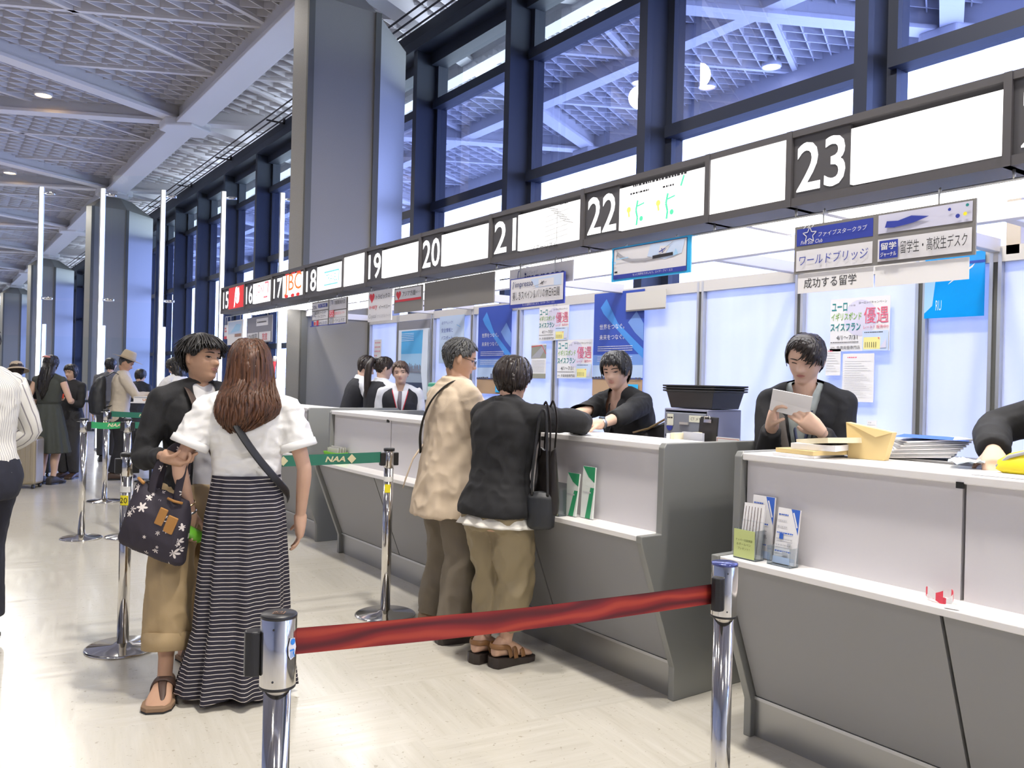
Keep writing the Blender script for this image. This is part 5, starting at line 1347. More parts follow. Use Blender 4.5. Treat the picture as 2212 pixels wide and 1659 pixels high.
# papers lying on the desk tops
for i, (lb, x, y, rz, w, d) in enumerate((('open brochure on the middle desk top before the clerk with the black bob', 2.80, 3.22, .2, .30, .21), ('white leaflet lying on the middle desk top near its right end', 2.82, 2.86, -.15, .21, .15), ('sheet of paper lying on the middle desk top behind the man in the beige jacket', 2.82, 4.85, .1, .30, .21), ('white sheet on the middle desk top near its far end', 2.80, 5.60, -.1, .25, .18), ('printed sheet lying on the right desk top near the yellow pouch', 2.78, 1.16, .1, .24, .17))):
    mb = MB(); mb.box((-w/2, -d/2, 0), (w/2, d/2, .0012)); p = Panel(mb, Matrix.Translation((0, 0, .0012)), .0003)
    for q in range(4): p.scribble(-.4*w, .3*w, (.3-.17*q)*d, .008, 1, q+i)
    mesh_thing(mb, 'paper_sheet', [M_PAPER, M_PALEB], lb, 'paper', (x, y, ZT+.001), rz - PI/2, fix=False)
# black letter trays on a drawer unit
UX, UY = 3.36, 2.965
t = thing('drawer_unit', 'translucent grey drawer unit behind the middle desk, under the black trays', 'drawers', (UX, UY, .736), -PI/2)
bw_, bd_ = .30, .26; zb = .736
M_SMOKE = mat('drawer_smoke', (.22, .24, .29), .25, alpha=1.0)
mb = MB(); mb.box((-bw_/2, -bd_/2, .0), (bw_/2, bd_/2, .02)); mb.box((-bw_/2, -bd_/2, 0), (-bw_/2+.008, bd_/2, .555)); mb.box((bw_/2-.008, -bd_/2, 0), (bw_/2, bd_/2, .555)); mb.box((-bw_/2, bd_/2-.008, 0), (bw_/2, bd_/2, .555)); mb.box((-bw_/2, -bd_/2, .545), (bw_/2, bd_/2, .557)); mb.build('case', mat('case_lilac', (.30, .31, .42), .35), t, bevel=.004)
for q in range(4):
    z0 = .022 + .131*q; mb = MB(); mb.box((-bw_/2+.010, -bd_/2-.004, z0), (bw_/2-.010, bd_/2-.012, z0+.122)); o = mb.build('drawer', M_SMOKE, t, bevel=.005)
    mb = MB(); mb.box((-.03, -bd_/2-.014, z0+.060), (.03, -bd_/2-.004, z0+.072)); mb.build('handle', M_ALU, o)
    if q >= 2:
        mb = MB(); mb.box((.03, -bd_/2-.006, z0+.075), (.125, -bd_/2-.0045, z0+.110)); p = Panel(mb, facing((.078, -bd_/2-.0062, z0+.0925), (0, -1, 0))); p.text(('CT 用紙', 'CT メモ')[q-2], 0, 0, 1, w=.07); p.rect(-.20, -.04, -.155, .02, 0); p.scribble(-.197, -.158, .0, .01, 1, q); mb.build('label', [mat('label_cream', (.72, .72, .60), .6), M_PRINT], o, fix=False)
        if q == 3:
            mb = MB(); p = Panel(mb, facing((-.105, -bd_/2-.0055, z0+.045), (0, -1, 0))); p.disc(0, 0, .022, 0); p.rect(-.022, .005, .022, .009, 1); mb.build('sticker', [M_BLUE, M_PAPER], o, fix=False)
M_TRAY = mat('tray_black', (.018, .018, .020), .4)
for q in range(3):
    z = .736 + .560 + .013*q; mb = MB()
    def rr(w, d, z): return [Vector((x, y, z)) for x, y in ((-w/2, -d/2), (w/2, -d/2), (w/2, d/2), (-w/2, d/2))]
    W_, D_ = .335 + .002*q, .25
    mb.loft([rr(W_*.84, D_*.84, 0), rr(W_*.96, D_*.96, .085), rr(W_*1.06, D_*1.06, .088), rr(W_*1.06, D_*1.06, .096), rr(W_*.97, D_*.97, .096), rr(W_*.85, D_*.85, .008)], smooth=False)
    o = mesh_thing(mb, 'letter_tray', M_TRAY, ('black plastic tray, lowest of the three stacked on the drawer unit', 'black plastic tray, middle one of the three stacked on the drawer unit', 'black plastic tray, topmost of the three stacked on the drawer unit')[q], 'tray', (UX, UY-.012, z), -PI/2, 'black trays on the drawer unit', bevel=.003)
mb = MB(); mb.box((-.075, -.004, 0), (.075, .004, .225)); o = mesh_thing(mb, 'clipboard', M_BLACK, 'black clipboard leaning on the right side of the drawer unit', 'clipboard', (3.20, 2.795, 1.035), -PI/2 - .25, bevel=.004); o.rotation_euler = (R(-4), 0, -PI/2 - .2)
mb = MB(); mb.box((-.03, -.010, .195), (.03, -.004, .212)); mb.tube([(-.022, -.010, .21), (-.022, -.014, .225), (.022, -.014, .225), (.022, -.010, .21)], .003, 6); mb.build('clip', M_CHROME, o)
mb = MB(); mb.box((-.03, -.14, 0), (.03, .14, .29)); mesh_thing(mb, 'box_file', M_LOWER, 'dark box file behind the clipboard', 'file', (3.245, 2.80, .736), -PI/2)
for q, (lb, y, mt_, h) in enumerate((('white file, leftmost of three in front of the clipboard', 2.795, M_PAPER, .195), ('cream file, middle of three in front of the clipboard', 2.785, M_CREAMP, .20), ('clear-covered document file, right of three in front of the clipboard', 2.73, mat('file_clear', (.55, .56, .62), .3), .205))):
    mb = MB(); mb.box((-(.065 if q == 2 else .012), -.10, 0), (.065 if q == 2 else .012, .10 if q < 2 else -.085, h + .245)); mesh_thing(mb, 'document_file', mt_, lb, 'file', ((3.08, 3.075, 3.14)[q], (2.845, 2.812, 2.745)[q], .736), -PI/2)
mb = MB(); mb.box((-.07, 0, 0), (.07, .004, .43)); p = Panel(mb, facing((0, -.0003, .37), (0, -1, 0)), .0003); p.rect(-.066, -.045, .066, .055, 1); p.rect(-.062, -.042, .062, .052, 0)
for q in range(4): p.scribble(-.055, .045, .035-.02*q, .006, 2, q)
mesh_thing(mb, 'notice_card', [M_PAPER, mat('rule_red', (.6, .25, .2), .5), MATS['ink_palegrey']], 'red-ruled notice card standing right of the files', 'card', (3.17, 2.635, .736), -PI/2, fix=False)
# black bag behind the leaning clerk
t = thing('shoulder_bag', 'large black shoulder bag with a tan edge left of the drawer unit', 'bag', (3.42, 3.32, .736), R(-80))
mb = MB(); rings = []
for z, w, d in ((0, .16, .075), (.03, .19, .085), (.20, .20, .085), (.36, .19, .07), (.44, .16, .045), (.46, .13, .02)): rings.append([Vector((w*math.copysign(abs(math.cos(q))**.8, math.cos(q)) + .12*max(0, z-.3), d*math.sin(q), z + (.06*math.cos(q) if z > .4 else 0))) for q in [2*PI*k/32 for k in range(32)]])
mb.loft(rings); me = remesh(mb.mesh(), .01, 2, .012, 9, 4.0); setmats(me, mat('bag_black_soft', (.014, .014, .016), .42)); link('body', me, t)
mb = MB(); mb.tube([(-.17, -.03, .40), (-.05, -.05, .43), (.08, -.05, .50), (.20, -.02, .52)], [(.006, .010)]*4, 8); mb.build('tan_edge', mat('leather_tan', (.42, .27, .12), .5), t)
# far desk: charity box, black box; middle desk: green basket
t = thing('collection_box', 'white box with a red stick and red marks on the far desk top', 'box', (2.85, 8.18, ZT+.002), -PI/2)
mb = MB(); mb.prism([(-.075, 0), (.095, 0), (.085, .24), (.0, .24)], -.05, .05, 'y'); p = Panel(mb, facing((0, -.0502, .1), (0, -1, 0))); p.poly([(-.074, -.09), (-.03, -.09), (.02, .13), (-.0, .13)], 1); p.line([(.0, -.02), (.05, .0)], .02, 1); p.disc(.02, .0, .02, 1, 10); mb.build('box', [M_PAPER, M_RED], t, fix=False)
mb = MB(); mb.tube([(.01, 0, .22), (.075, 0, .42)], .018, 12, 0); mb.tube([(.075, 0, .42), (.09, 0, .465)], .018, 12, 1); mb.build('stick', [M_RED, M_PAPER], t)
t = thing('card_box', 'small black open box with papers on the far desk shelf', 'box', (2.66, 6.95, ZS), -PI/2)
mb = MB(); mb.box((-.07, -.05, 0), (.07, .05, .004)); mb.box((-.07, -.05, 0), (.07, -.046, .085)); mb.box((-.07, .046, 0), (.07, .05, .10)); mb.box((-.07, -.05, 0), (-.066, .05, .09)); mb.box((.066, -.05, 0), (.07, .05, .09)); mb.build('box', M_BLACK, t)
for q in range(4): mb = MB(); mb.box((-.06, -.035+.02*q, .006), (.055, -.030+.02*q, .11+.006*q)); mb.build('paper', mat('slip_grey', (.5, .5, .46), .6), t)
mb = MB(); mb.box((-.03, .052, 0), (.05, .054, .20)); mb.build('backing_card', mat('card_cream', (.66, .64, .50), .6), t)
t = thing('leaflet_basket', 'lime green basket of leaflets on the middle desk shelf', 'basket', (2.625, 6.02, ZS), -PI/2)
mb = MB(); B_W, B_D, B_H = .24, .10, .085
for lo, hi in (((-B_W/2, -B_D/2, 0), (B_W/2, B_D/2, .004)), ((-B_W/2, B_D/2-.004, 0), (B_W/2, B_D/2, B_H)), ((-B_W/2, -B_D/2, 0), (-B_W/2+.004, B_D/2, B_H)), ((B_W/2-.004, -B_D/2, 0), (B_W/2, B_D/2, B_H)), ((-B_W/2-.004, -B_D/2-.004, B_H-.012), (B_W/2+.004, -B_D/2+.002, B_H)), ((-B_W/2, -B_D/2, 0), (B_W/2, -B_D/2+.003, .02)), ((-B_W/2, -B_D/2, 0), (0, -B_D/2+.003, B_H))): mb.box(lo, hi)
for q in range(8): mb.box((.004+.015*q, -B_D/2, .02), (.010+.015*q, -B_D/2+.003, B_H))
for q in range(3): mb.box((0, -B_D/2, .034+.014*q), (B_W/2, -B_D/2+.003, .040+.014*q))
mb.build('basket', mat('basket_lime', (.22, .62, .03), .4), t)
for q in range(7): mb = MB(); mb.box((-.10+.01*(q % 3), -.03+.011*q, .006), (.09-.008*(q % 2), -.028+.011*q, .115+.004*(q % 4))); mb.build('leaflet', M_PAPER if q % 2 else mat('leaflet_buff', (.66, .66, .55), .6), t)
# small standing mirror-like calendar and white box behind the couple
t = thing('desk_calendar', 'green-rimmed white stand behind the man in the beige jacket', 'stand', (3.10, 5.35, .736), -PI/2)
mb = MB(); mb.prism([(-.09, .0), (.09, 0), (.09, .62), (.07, .66), (-.07, .66), (-.09, .62)], -.01, .01, 'y'); mb.build('rim', mat('rim_green', (.05, .30, .20), .4), t, bevel=.01)
mb = MB(); mb.box((-.075, -.013, .02), (.075, -.010, .63)); mb.build('face', mat('face_pale', (.55, .64, .60), .4), t)
t = thing('pen_rack', 'white rack of slots beside the green-rimmed stand', 'rack', (3.13, 5.13, .736), -PI/2)
mb = MB(); mb.box((-.06, -.05, 0), (.06, .05, .46)); mb.box((-.065, -.055, .46), (.065, .055, .475)); mb.build('case', M_FASCIA, t)
for q in (-.03, .015): mb = MB(); mb.box((q, -.052, .38), (q+.022, -.05, .44)); mb.build('slot', M_BOARD, t)
mb = MB(); mb.box((0, 0, 0), (.012, .003, .22), 0); mesh_thing(mb, 'card_strip', M_PLATE, 'pale strip card with a red mark standing on the rack', 'card', (3.13, 5.12, .736+.476), -PI/2)
mb = MB(); mb.box((-.06, 0, 0), (.06, .004, .40)); p = Panel(mb, facing((0, -.0003, .33), (0, -1, 0)), .0003); p.text('両替', 0, .03, 1, w=.06); p.text('専門店', 0, -.02, 1, w=.08)
mesh_thing(mb, 'notice_card', [M_PLATE, M_MGREY], 'pale notice card beside the arm of the clerk with the black bob', 'card', (3.06, 4.08, .736), -PI/2, fix=False)
# ================================================================ the people
HB = lambda: hair_mat('hair_black', (.006, .006, .007), (.030, .026, .024), .42)
HBR = lambda: hair_mat('hair_brown', (.030, .012, .007), (.15, .060, .026), .5)
HDB = lambda: hair_mat('hair_dark_brown', (.012, .008, .006), (.045, .028, .020), .42)
HG = lambda: hair_mat('hair_greying', (.012, .012, .013), (.13, .13, .13), .5)
CL = lambda n, c, **k: mat(n, c, k.pop('rough', .8), bump=k.pop('bump', .25), bscale=k.pop('bscale', 500), **k)
def stripes_mat(name, base, line, period, width, axis='Z', warp=.004):
    if name in MATS: return MATS[name]
    m = mat(name, base, .85, bump=.15, bscale=500); nt = m.node_tree; p = nt.nodes['Principled BSDF']
    tc = nt.nodes.new('ShaderNodeTexCoord'); sp = nt.nodes.new('ShaderNodeSeparateXYZ')
    nz = node(nt, 'ShaderNodeTexNoise', Scale=7.0, Detail=1.0); nt.links.new(tc.outputs['Object'], nz.inputs['Vector'])
    nt.links.new(tc.outputs['Object'], sp.inputs[0]); a = (sp.outputs[axis] if axis != 'A' else math_node(nt, 'ARCTAN2', sp.outputs['Y'], sp.outputs['X']))
    a = math_node(nt, 'ADD', a, math_node(nt, 'MULTIPLY', nz.outputs['Fac'], warp*4))
    fr = math_node(nt, 'FRACT', math_node(nt, 'DIVIDE', a, period)); k = math_node(nt, 'LESS_THAN', fr, width)
    mx = nt.nodes.new('ShaderNodeMix'); mx.data_type = 'RGBA'; mx.inputs['A'].default_value = (*base, 1); mx.inputs['B'].default_value = (*line, 1)
    nt.links.new(k, mx.inputs['Factor']); nt.links.new(mx.outputs['Result'], p.inputs['Base Color'])
    return m

# ---- 1  man in the striped shirt at the left edge
X1, Y1 = .345 - .814*.125, 4.975 + .5807*.125; t = person('person in a striped shirt and dark trousers cut off by the left edge', X1, Y1, -70)
f = Fig(1.66, girth=1.08, lean=3, hands={'L': ((-.20, .20, .95), (-.5, -.25, -.5)), 'R': ((.20, .20, .95), (.5, -.25, -.5))}, feet={'L': (-.11, -.02, 8), 'R': (.09, .06, -10)})
add_body(f, t, SKIN2(), .008, feet=False)
hair(f, t, HB(), 'short', .3, 11, spike=.04, locks=200)
M_SHIRT = stripes_mat('shirt_striped', (.78, .76, .70), (.25, .23, .25), .105, .16, 'A', 0)
top(f, t, 'shirt', M_SHIRT, hem=.515, off=.022, sleeve=0, wr=.012, ws=9, collar=.03, flare=-.01)
for k in 'LR':      # the stripes run down the sleeves
    mb = MB(); f.armtube(mb, k, 1.95, .026, .022, n=60); me = mb.mesh(); setmats(me, [mat('shirt_white', (.78, .76, .70), .85), mat('shirt_line', (.30, .28, .29), .85)])
    me.polygons.foreach_set('material_index', [1 if len(p_.vertices) == 4 and p_.index % 6 == 0 else 0 for p_ in me.polygons])
    for v in me.vertices: v.co += v.normal*(.010*noise.noise(v.co*13))
    link('sleeve', me, t)
trousers(f, t, CL('trousers_navy', (.018, .019, .030)), o0=.010, o1=.030, waist=.58)
for k in 'LR': shoe(f, k, t, mat('shoe_black', (.02, .018, .018), .3), M_BLACK)

# ---- 2  bucket hat
def bucket_hat(f, t, mt, brim=.42, droop=.16):
    mb = MB(); M = f.hM; n = 32
    rings = []
    for z, r in ((.13, .40), (.25, .385), (.40, .36), (.50, .30), (.545, .18), (.55, .01)): rings.append([M @ Vector((math.sin(2*PI*k/n)*r*.93, math.cos(2*PI*k/n)*r*1.08 - .03, z)) for k in range(n)])
    mb.loft(rings, cap=False)
    rings = []
    for z, r in ((.14, .40), (.10, .52), (.13-droop, .40+brim*.75), (.11-droop, .40+brim*.74), (.09, .50), (.11, .39)): rings.append([M @ Vector((math.sin(2*PI*k/n)*r*.95, math.cos(2*PI*k/n)*r*1.05 - .03, z)) for k in range(n)])
    mb.loft(rings, cap=False)
    return mb.build('bucket_hat', mt, t)
t = person('person in a soft beige bucket hat, beside the silver suitcase', .93, 12.0, -30)
f = Fig(1.53, lean=6, head=(10, 15, 0))
add_body(f, t, SKIN(), .009, feet=False)
hair(f, t, HDB(), 'short', .4, 12, locks=80, nape=-.4, ear=-.2); bucket_hat(f, t, CL('hat_beige', (.55, .45, .33)))
top(f, t, 'jacket', CL('jacket_dark', (.03, .028, .03)), hem=.50, off=.02, wr=.01)
trousers(f, t, CL('trousers_beige', (.45, .38, .28)), o1=.02)
for k in 'LR': shoe(f, k, t, mat('shoe_brown', (.06, .035, .025), .45), M_BLACK)

# ---- 3  woman in the dark dress
t = person('person with long black hair in a sleeveless dark grey-green dress, seen from behind', 1.275, 11.79, 6)
f = Fig(1.62, head=(-4, 12, 0), girth=.98, hands={'L': ((-.15, .17, 1.02), (-.6, -1, 0)), 'R': ((.17, .2, 1.04), (.6, -1, 0))}, feet={'L': (-.075, 0, 8), 'R': (.075, 0, -8)})
add_body(f, t, SKIN(), .009, feet=False)
hair(f, t, HB(), 'short', .5, 13, locks=120, nape=-.42, ear=-.25)
ax, ay = Vector((1, 0, 0)), Vector((0, 1, 0)); hc = f.hc
drape(f, t, HB(), [(hc + Vector((0, -.03, .02)), ax, ay, .075, .05, .075), (hc + Vector((0, -.06, -.08)), ax, ay, .085, .03, .07), (hc + Vector((-.01, -.10, -.20)), ax, ay, .085, .03, .05), (hc + Vector((-.02, -.125, -.32)), ax, ay, .06, .025, .03), (hc + Vector((-.02, -.13, -.40)), ax, ay, .02, .01, .015)], 'hair', 60, 4, .02)
mb = MB(); p = hc + Vector((0, -.09, .09)); mb.tube([p + Vector((-.05, 0, 0)), p + Vector((0, -.03, .01)), p + Vector((.05, 0, 0))], [.010, .013, .010], 8); mb.build('hair_clip', mat('clip_pink', (.7, .3, .28), .4), t)
mb = MB(); f.trunk(mb, .60, .825, .012); f.shoulders(mb, .010)
rings = []
n = 72
for i in range(13):
    z = lerp(.63, .245, i/12)*f.H; w = lerp(.135, .27, (i/12)**.85); d = lerp(.11, .20, (i/12)**.85)
    rings.append([Vector(((w + .016*(i/12)*math.cos(k*12*2*PI/n))*math.cos(2*PI*k/n), (d + .016*(i/12)*math.cos(k*12*2*PI/n))*math.sin(2*PI*k/n), z)) for k in range(n)])
mb.loft(rings)
garment(mb, 'dress', CL('dress_grey_green', (.055, .062, .055)), t, .009, 1, .004)
mb = MB(); rings = [ring(Vector((0, 0, .632*f.H + dz)), ax, ay, .146, .118, 32) for dz in (-.012, .012)]; mb.loft(rings, cap=False); mb.build('waistband', CL('dress_band', (.03, .034, .03)), t)
for k in 'LR': shoe(f, k, t, mat('shoe_dark_grey', (.045, .04, .04), .5), M_BLACK)

# ---- 4  woman she talks to
t = person('person half hidden behind the dress wearer, dark hair, holding something red', 1.60, 12.35, -165)
f = Fig(1.52, head=(0, 10, 0), hands={'L': ((-.10, .24, 1.06), (-.5, -.6, -.5))})
add_body(f, t, SKIN(), .009, feet=False); face_parts(f, t, None, .5)
hair(f, t, HB(), 'short', .6, 14, locks=120, nape=-.45, ear=-.35, front=.22, fringe=.05)
top(f, t, 'cardigan', CL('cardigan_black', (.025, .025, .028)), hem=.50, off=.018)
trousers(f, t, CL('trousers_dark', (.04, .04, .045)))
for k in 'LR': shoe(f, k, t, mat('shoe_brown', (.06, .035, .025), .45), M_BLACK)
mb = MB(); mb.cbox((-.10, .29, 1.10), (.09, .02, .06)); mb.build('red_booklet', mat('booklet_red', (.75, .08, .04), .5), t, bevel=.004)

# ---- 5  man in the straw hat
t = person('person in a straw fedora and beige jacket with a black backpack, reading a leaflet', 2.12, 12.0, 62)
f = Fig(1.68, lean=6, head=(-8, 28, 0), girth=1.03, hands={'L': ((-.05, .42, 1.12), (-.6, -.5, -.6)), 'R': ((.10, .40, 1.11), (.7, -.4, -.6))}, hand_par={'R': dict(palm=(0, 0, 1), curl=30), 'L': dict(palm=(0, 0, 1), curl=30)}, feet={'L': (-.09, .05, 10), 'R': (.09, -.05, -6)})
add_body(f, t, SKIN2(), .008, feet=False); face_parts(f, t, None, .3)
hair(f, t, HG(), 'short', .2, 15, locks=120, puff=.02)
mb = MB(); M = f.hM @ Matrix.Translation((0, 0, .06)) @ Matrix.Rotation(R(8), 4, 'X'); n = 36
def hr(z, r, k2=0): return [M @ Vector((math.sin(2*PI*k/n)*r*.9, math.cos(2*PI*k/n)*r*1.06 - .02, z + k2*math.cos(4*PI*k/n))) for k in range(n)]
mb.loft([hr(.20, .41), hr(.36, .385), hr(.60, .345), hr(.69, .28), hr(.66, .16), hr(.62, .02)], cap=False)
mb.loft([hr(.20, .41), hr(.18, .56, .0), hr(.20, .80, -.03), hr(.185, .80, -.03), hr(.165, .56, 0), hr(.185, .40)], cap=False)
ho = mb.build('straw_hat', mat('straw', (.46, .38, .27), .8, bump=.4, bscale=300), t)
mb = MB(); mb.loft([hr(.205, .418), hr(.275, .405)], cap=False); mb.build('hat_band', mat('hat_band', (.36, .28, .19), .8), ho)
top(f, t, 'jacket', CL('jacket_cream', (.56, .49, .39)), hem=.46, off=.024, s0=.022, s1=.018, wr=.010, ws=10, collar=.03)
trousers(f, t, CL('trousers_black', (.014, .014, .018)), o1=.018)
for k in 'LR': shoe(f, k, t, mat('shoe_brown', (.06, .035, .025), .45), M_BLACK)
t5 = t; f5 = f

# ---- 6, 7  two people further back
t = person('person in a dark jacket seen from behind, between the straw hat and the light pole', 2.60, 13.45, 10)
f = Fig(1.50, lean=12, head=(0, 15, 0)); add_body(f, t, SKIN(), .011, feet=False); hair(f, t, HB(), 'short', .4, 16, locks=90, nape=-.38, ear=-.1)
top(f, t, 'jacket', CL('jacket_navy', (.018, .020, .028)), hem=.50, off=.03, wr=.01, voxel=.011); trousers(f, t, CL('trousers_dark', (.04, .04, .045)), voxel=.011)
for k in 'LR': shoe(f, k, t, mat('shoe_black', (.02, .018, .018), .3), M_BLACK)
t = person('person of whom only black hair shows, behind the straw hat', 2.42, 14.5, -20)
f = Fig(1.66); add_body(f, t, SKIN(), .011, feet=False); hair(f, t, HB(), 'short', .4, 17, locks=90, spike=.03, nape=-.4)
top(f, t, 'shirt', CL('shirt_grey', (.12, .12, .13)), hem=.50, off=.02, voxel=.011); trousers(f, t, CL('trousers_dark', (.04, .04, .045)), voxel=.011)
for k in 'LR': shoe(f, k, t, mat('shoe_black', (.02, .018, .018), .3), M_BLACK)

# ---- 8  woman in the white blouse handing out a paper
x8, y8 = 2.78, 11.35; rz = view_rz(-72); L8 = to_local(x8, y8, rz)
t = person('person with black shoulder-length hair and a white blouse, bending towards the straw hat', x8, y8, -72)
f = Fig(1.66, lean=16, head=(6, 30, 0), hands={'L': ((-.08, .46, 1.10), (-.7, -.3, -.6)), 'R': ((.08, .44, 1.12), (.7, -.3, -.6))})
add_body(f, t, SKIN(), .008, feet=False); face_parts(f, t, None, .3)
hair(f, t, HB(), 'short', .7, 18, locks=160, nape=-.45, ear=-.42, front=.22, fringe=.12, temple=-.1)
M = f.hM
drape(f, t, HB(), [(M @ Vector((0, -.10, .1)), M.to_3x3() @ Vector((4.5, 0, 0)), M.to_3x3() @ Vector((0, 4.5, 0)), .08, .05, .08), (M @ Vector((0, -.12, -.2)), M.to_3x3() @ Vector((4.5, 0, 0)), M.to_3x3() @ Vector((0, 4.5, 0)), .085, .05, .075), (M @ Vector((0, -.06, -.5)), ax, ay, .085, .05, .06), (M @ Vector((0, .02, -.75)), ax, ay, .08, .03, .04)], 'hair', 50, 5, .02)
top(f, t, 'blouse', CL('blouse_white', (.78, .77, .76)), hem=.52, off=.020, s0=.022, s1=.022, wr=.010, collar=.02, sleeve=.9)
trousers(f, t, CL('trousers_dark', (.04, .04, .045)))
for k in 'LR': shoe(f, k, t, mat('shoe_black', (.02, .018, .018), .3), M_BLACK)

# ---- 9  young man in the cardigan
X9, Y9, V9 = 1.045, 3.99, 138
L9 = to_local(X9, Y9, view_rz(V9))
t = person('young person in a black cardigan and khaki cropped trousers holding the floral tote', X9, Y9, V9)
TOTE = (.775, 3.70)
f = Fig(1.60, lean=1, head=(26, -2, -4), girth=.93, hands={'R': (L9(.845, 3.735, 1.055), Vector((.12, -1, -.25))), 'L': ((-.16, .12, .86), (-.5, -.8, 0))},
        hand_par={'R': dict(curl=62, tcurl=35, palm=(0, 0, 1), dir=L9(.80, -.58, -.35) - L9(0, 0, 0))}, feet={'R': (*L9(.875, 3.775, 0).xy, -30), 'L': (*L9(1.09, 4.19, 0).xy, 12)})
b9 = add_body(f, t, SKIN2(), .005, smooth=1); face_parts(f, t, None, .50, lip=(.45, .20, .17))
hair(f, t, HB(), 'short', .36, 3, spike=.13, fringe=.09, locks=560, front=.25, nape=-.36, ear=.06, puff=.045, thin=.75)
top(f, t, 'tee_shirt', CL('tee_white', (.80, .79, .78)), hem=.50, off=.008, sleeve=.6, s0=.004, s1=.008, wr=.006, voxel=.008)
top(f, t, 'cardigan', CL('cardigan_charcoal', (.014, .014, .016), bscale=300), hem=.505, off=.022, s0=.018, s1=.014, wr=.010, ws=11, voxel=.008, sleeve=1.86, solid=.004,
    cut=lambda p: p.y > .0 and abs(p.x) < .055 + .02*max(0, (1.05-p.z)) and p.z < 1.37)
trousers(f, t, CL('chino_khaki', (.40, .29, .155)), waist=.57, t1=1.62, o0=.014, o1=.036, wr=.026, ws=8, voxel=.008)
for k in 'LR':
    hip, kn, an, fd = f.leg[k]; c = lerp(kn, an, .62); d = (an-kn).normalized(); x = d.orthogonal().normalized(); y = d.cross(x); mb = MB()
    mb.loft([[c + d*dz + x*(r*math.cos(2*PI*i/28)) + y*(r*math.sin(2*PI*i/28)) for i in range(28)] for dz, r in ((-.045, .096), (-.04, .104), (.03, .104), (.034, .096), (.03, .07))])
    mb.build('trouser_cuff', CL('chino_khaki', (.40, .29, .155)), t)
c, ax9, ay9 = f.frame(.82)
strap(f, t, 'shoulder_strap', mat('strap_brown', (.07, .045, .035), .55), [c + Vector((.075, -.04, .045)), c + Vector((.072, .04, .045)), c + Vector((.058, .115, -.04)), c + Vector((.03, .145, -.15)), c + Vector((-.02, .155, -.28))], .022, .003, up=(0, 1, 0))
M_SANDAL = mat('sandal_brown', (.075, .042, .032), .5); M_CORK = mat('cork', (.24, .15, .09), .8)
def thong_sandal(f, k, t):
    hip, kn, an, fd = f.leg[k]; L = .152*f.H; sd = Vector((fd.y, -fd.x, 0)); b = Vector((an.x, an.y, 0)); sg = 1 if k == 'L' else -1
    out = [(-.36, .06), (-.30, .17), (-.10, .20), (.2, .21), (.48, .27), (.70, .25), (.82, .14)]
    pl = [b + fd*(y*L) + sd*(w*L) for y, w in out] + [b + fd*(y*L) - sd*(w*L) for y, w in reversed(out)]; n = len(pl); mb = MB()
    for z0, z1, mi in ((0, .008, 1), (.008, .026, 0)):
        mb.add([Vector((p.x, p.y, z)) for z in (z0, z1) for p in pl], [tuple(range(n)), tuple(range(2*n-1, n-1, -1))] + [(i, (i+1) % n, (i+1) % n + n, i+n) for i in range(n)], mi)
    o = mb.build('sandal', [M_CORK, M_BLACK], t, bevel=.003)
    o.location.z = -.0; up = Vector((0, 0, 1)); m2 = MB()
    q_ = curve_path([b + fd*(.06*L) + sd*(.215*L) + up*.028, b + fd*(.10*L) + sd*(.185*L) + up*.066, b + fd*(.13*L) + sd*(.08*L) + up*.092, b + fd*(.13*L) - sd*(.08*L) + up*.092, b + fd*(.10*L) - sd*(.185*L) + up*.066, b + fd*(.06*L) - sd*(.215*L) + up*.028])
    m2.tube(q_, [(.023, .004)]*len(q_), 8, up=fd)
    q_ = curve_path([b + fd*(.14*L) + up*.090, b + fd*(.30*L) + sd*(sg*.02*L) + up*.074, b + fd*(.48*L) + sd*(sg*.06*L) + up*.050, b + fd*(.62*L) + sd*(sg*.075*L) + up*.030])
    m2.tube(q_, [(.004, .020 - .011*i/(len(q_)-1)) for i in range(len(q_))], 8, up=(0, 0, 1))
    m2.build('strap', M_SANDAL, o)
for k in 'LR': thong_sandal(f, k, t)
f9 = f; t9 = t

# ---- 10  woman in the striped long skirt
X10, Y10, V10 = 1.165, 3.635, -14
L10 = to_local(X10, Y10, view_rz(V10))
t = person('person with long brown hair, white tee and long navy striped skirt, seen from behind', X10, Y10, V10)
f = Fig(1.565, head=(10, -2, 0), girth=.97, shw=1.0, hands={'L': ((-.235, .05, .80), (-.6, -.5, 0)), 'R': ((.235, .03, .775), (.7, -.6, 0))},
        hand_par={'L': dict(curl=52, tcurl=25, dir=(-.1, .2, -.95), palm=(.55, -.8, 0), thumb=(1, .2, 0)), 'R': dict(curl=22, dir=(-.02, .12, -1), palm=(-1, -.1, 0))}, feet={'L': (-.08, .0, 8), 'R': (.085, -.03, -10)})
add_body(f, t, mat('skin_fair', (.62, .39, .28), .52, spec=.35, var=.05, vscale=25, sss=.08), .005, smooth=1, feet=False)
mb = MB(); f.trunk(mb, .595, .838, .016, flare=.004); f.shoulders(mb, .020)
for k in 'LR':
    f.armtube(mb, k, .62, .022, .036)
garment(mb, 'tee_shirt', CL('tee_white_slub', (.80, .79, .77)), t, .007, 2, .013, 11, 5.0, (1, 1, 1.6))
for k in 'LR':
    a, e, w = f.arm[k]; d = (e-a).normalized(); x = d.orthogonal().normalized(); y = d.cross(x); c = lerp(a, e, .60); mb = MB()
    mb.loft([[c + d*dz + x*(r*math.cos(2*PI*i/28)) + y*(r*math.sin(2*PI*i/28)) for i in range(28)] for dz, r in ((-.018, .075), (-.016, .0815), (.014, .084), (.018, .078), (.012, .05))]); mb.build('sleeve_cuff', CL('tee_white_slub', (.80, .79, .77)), t)
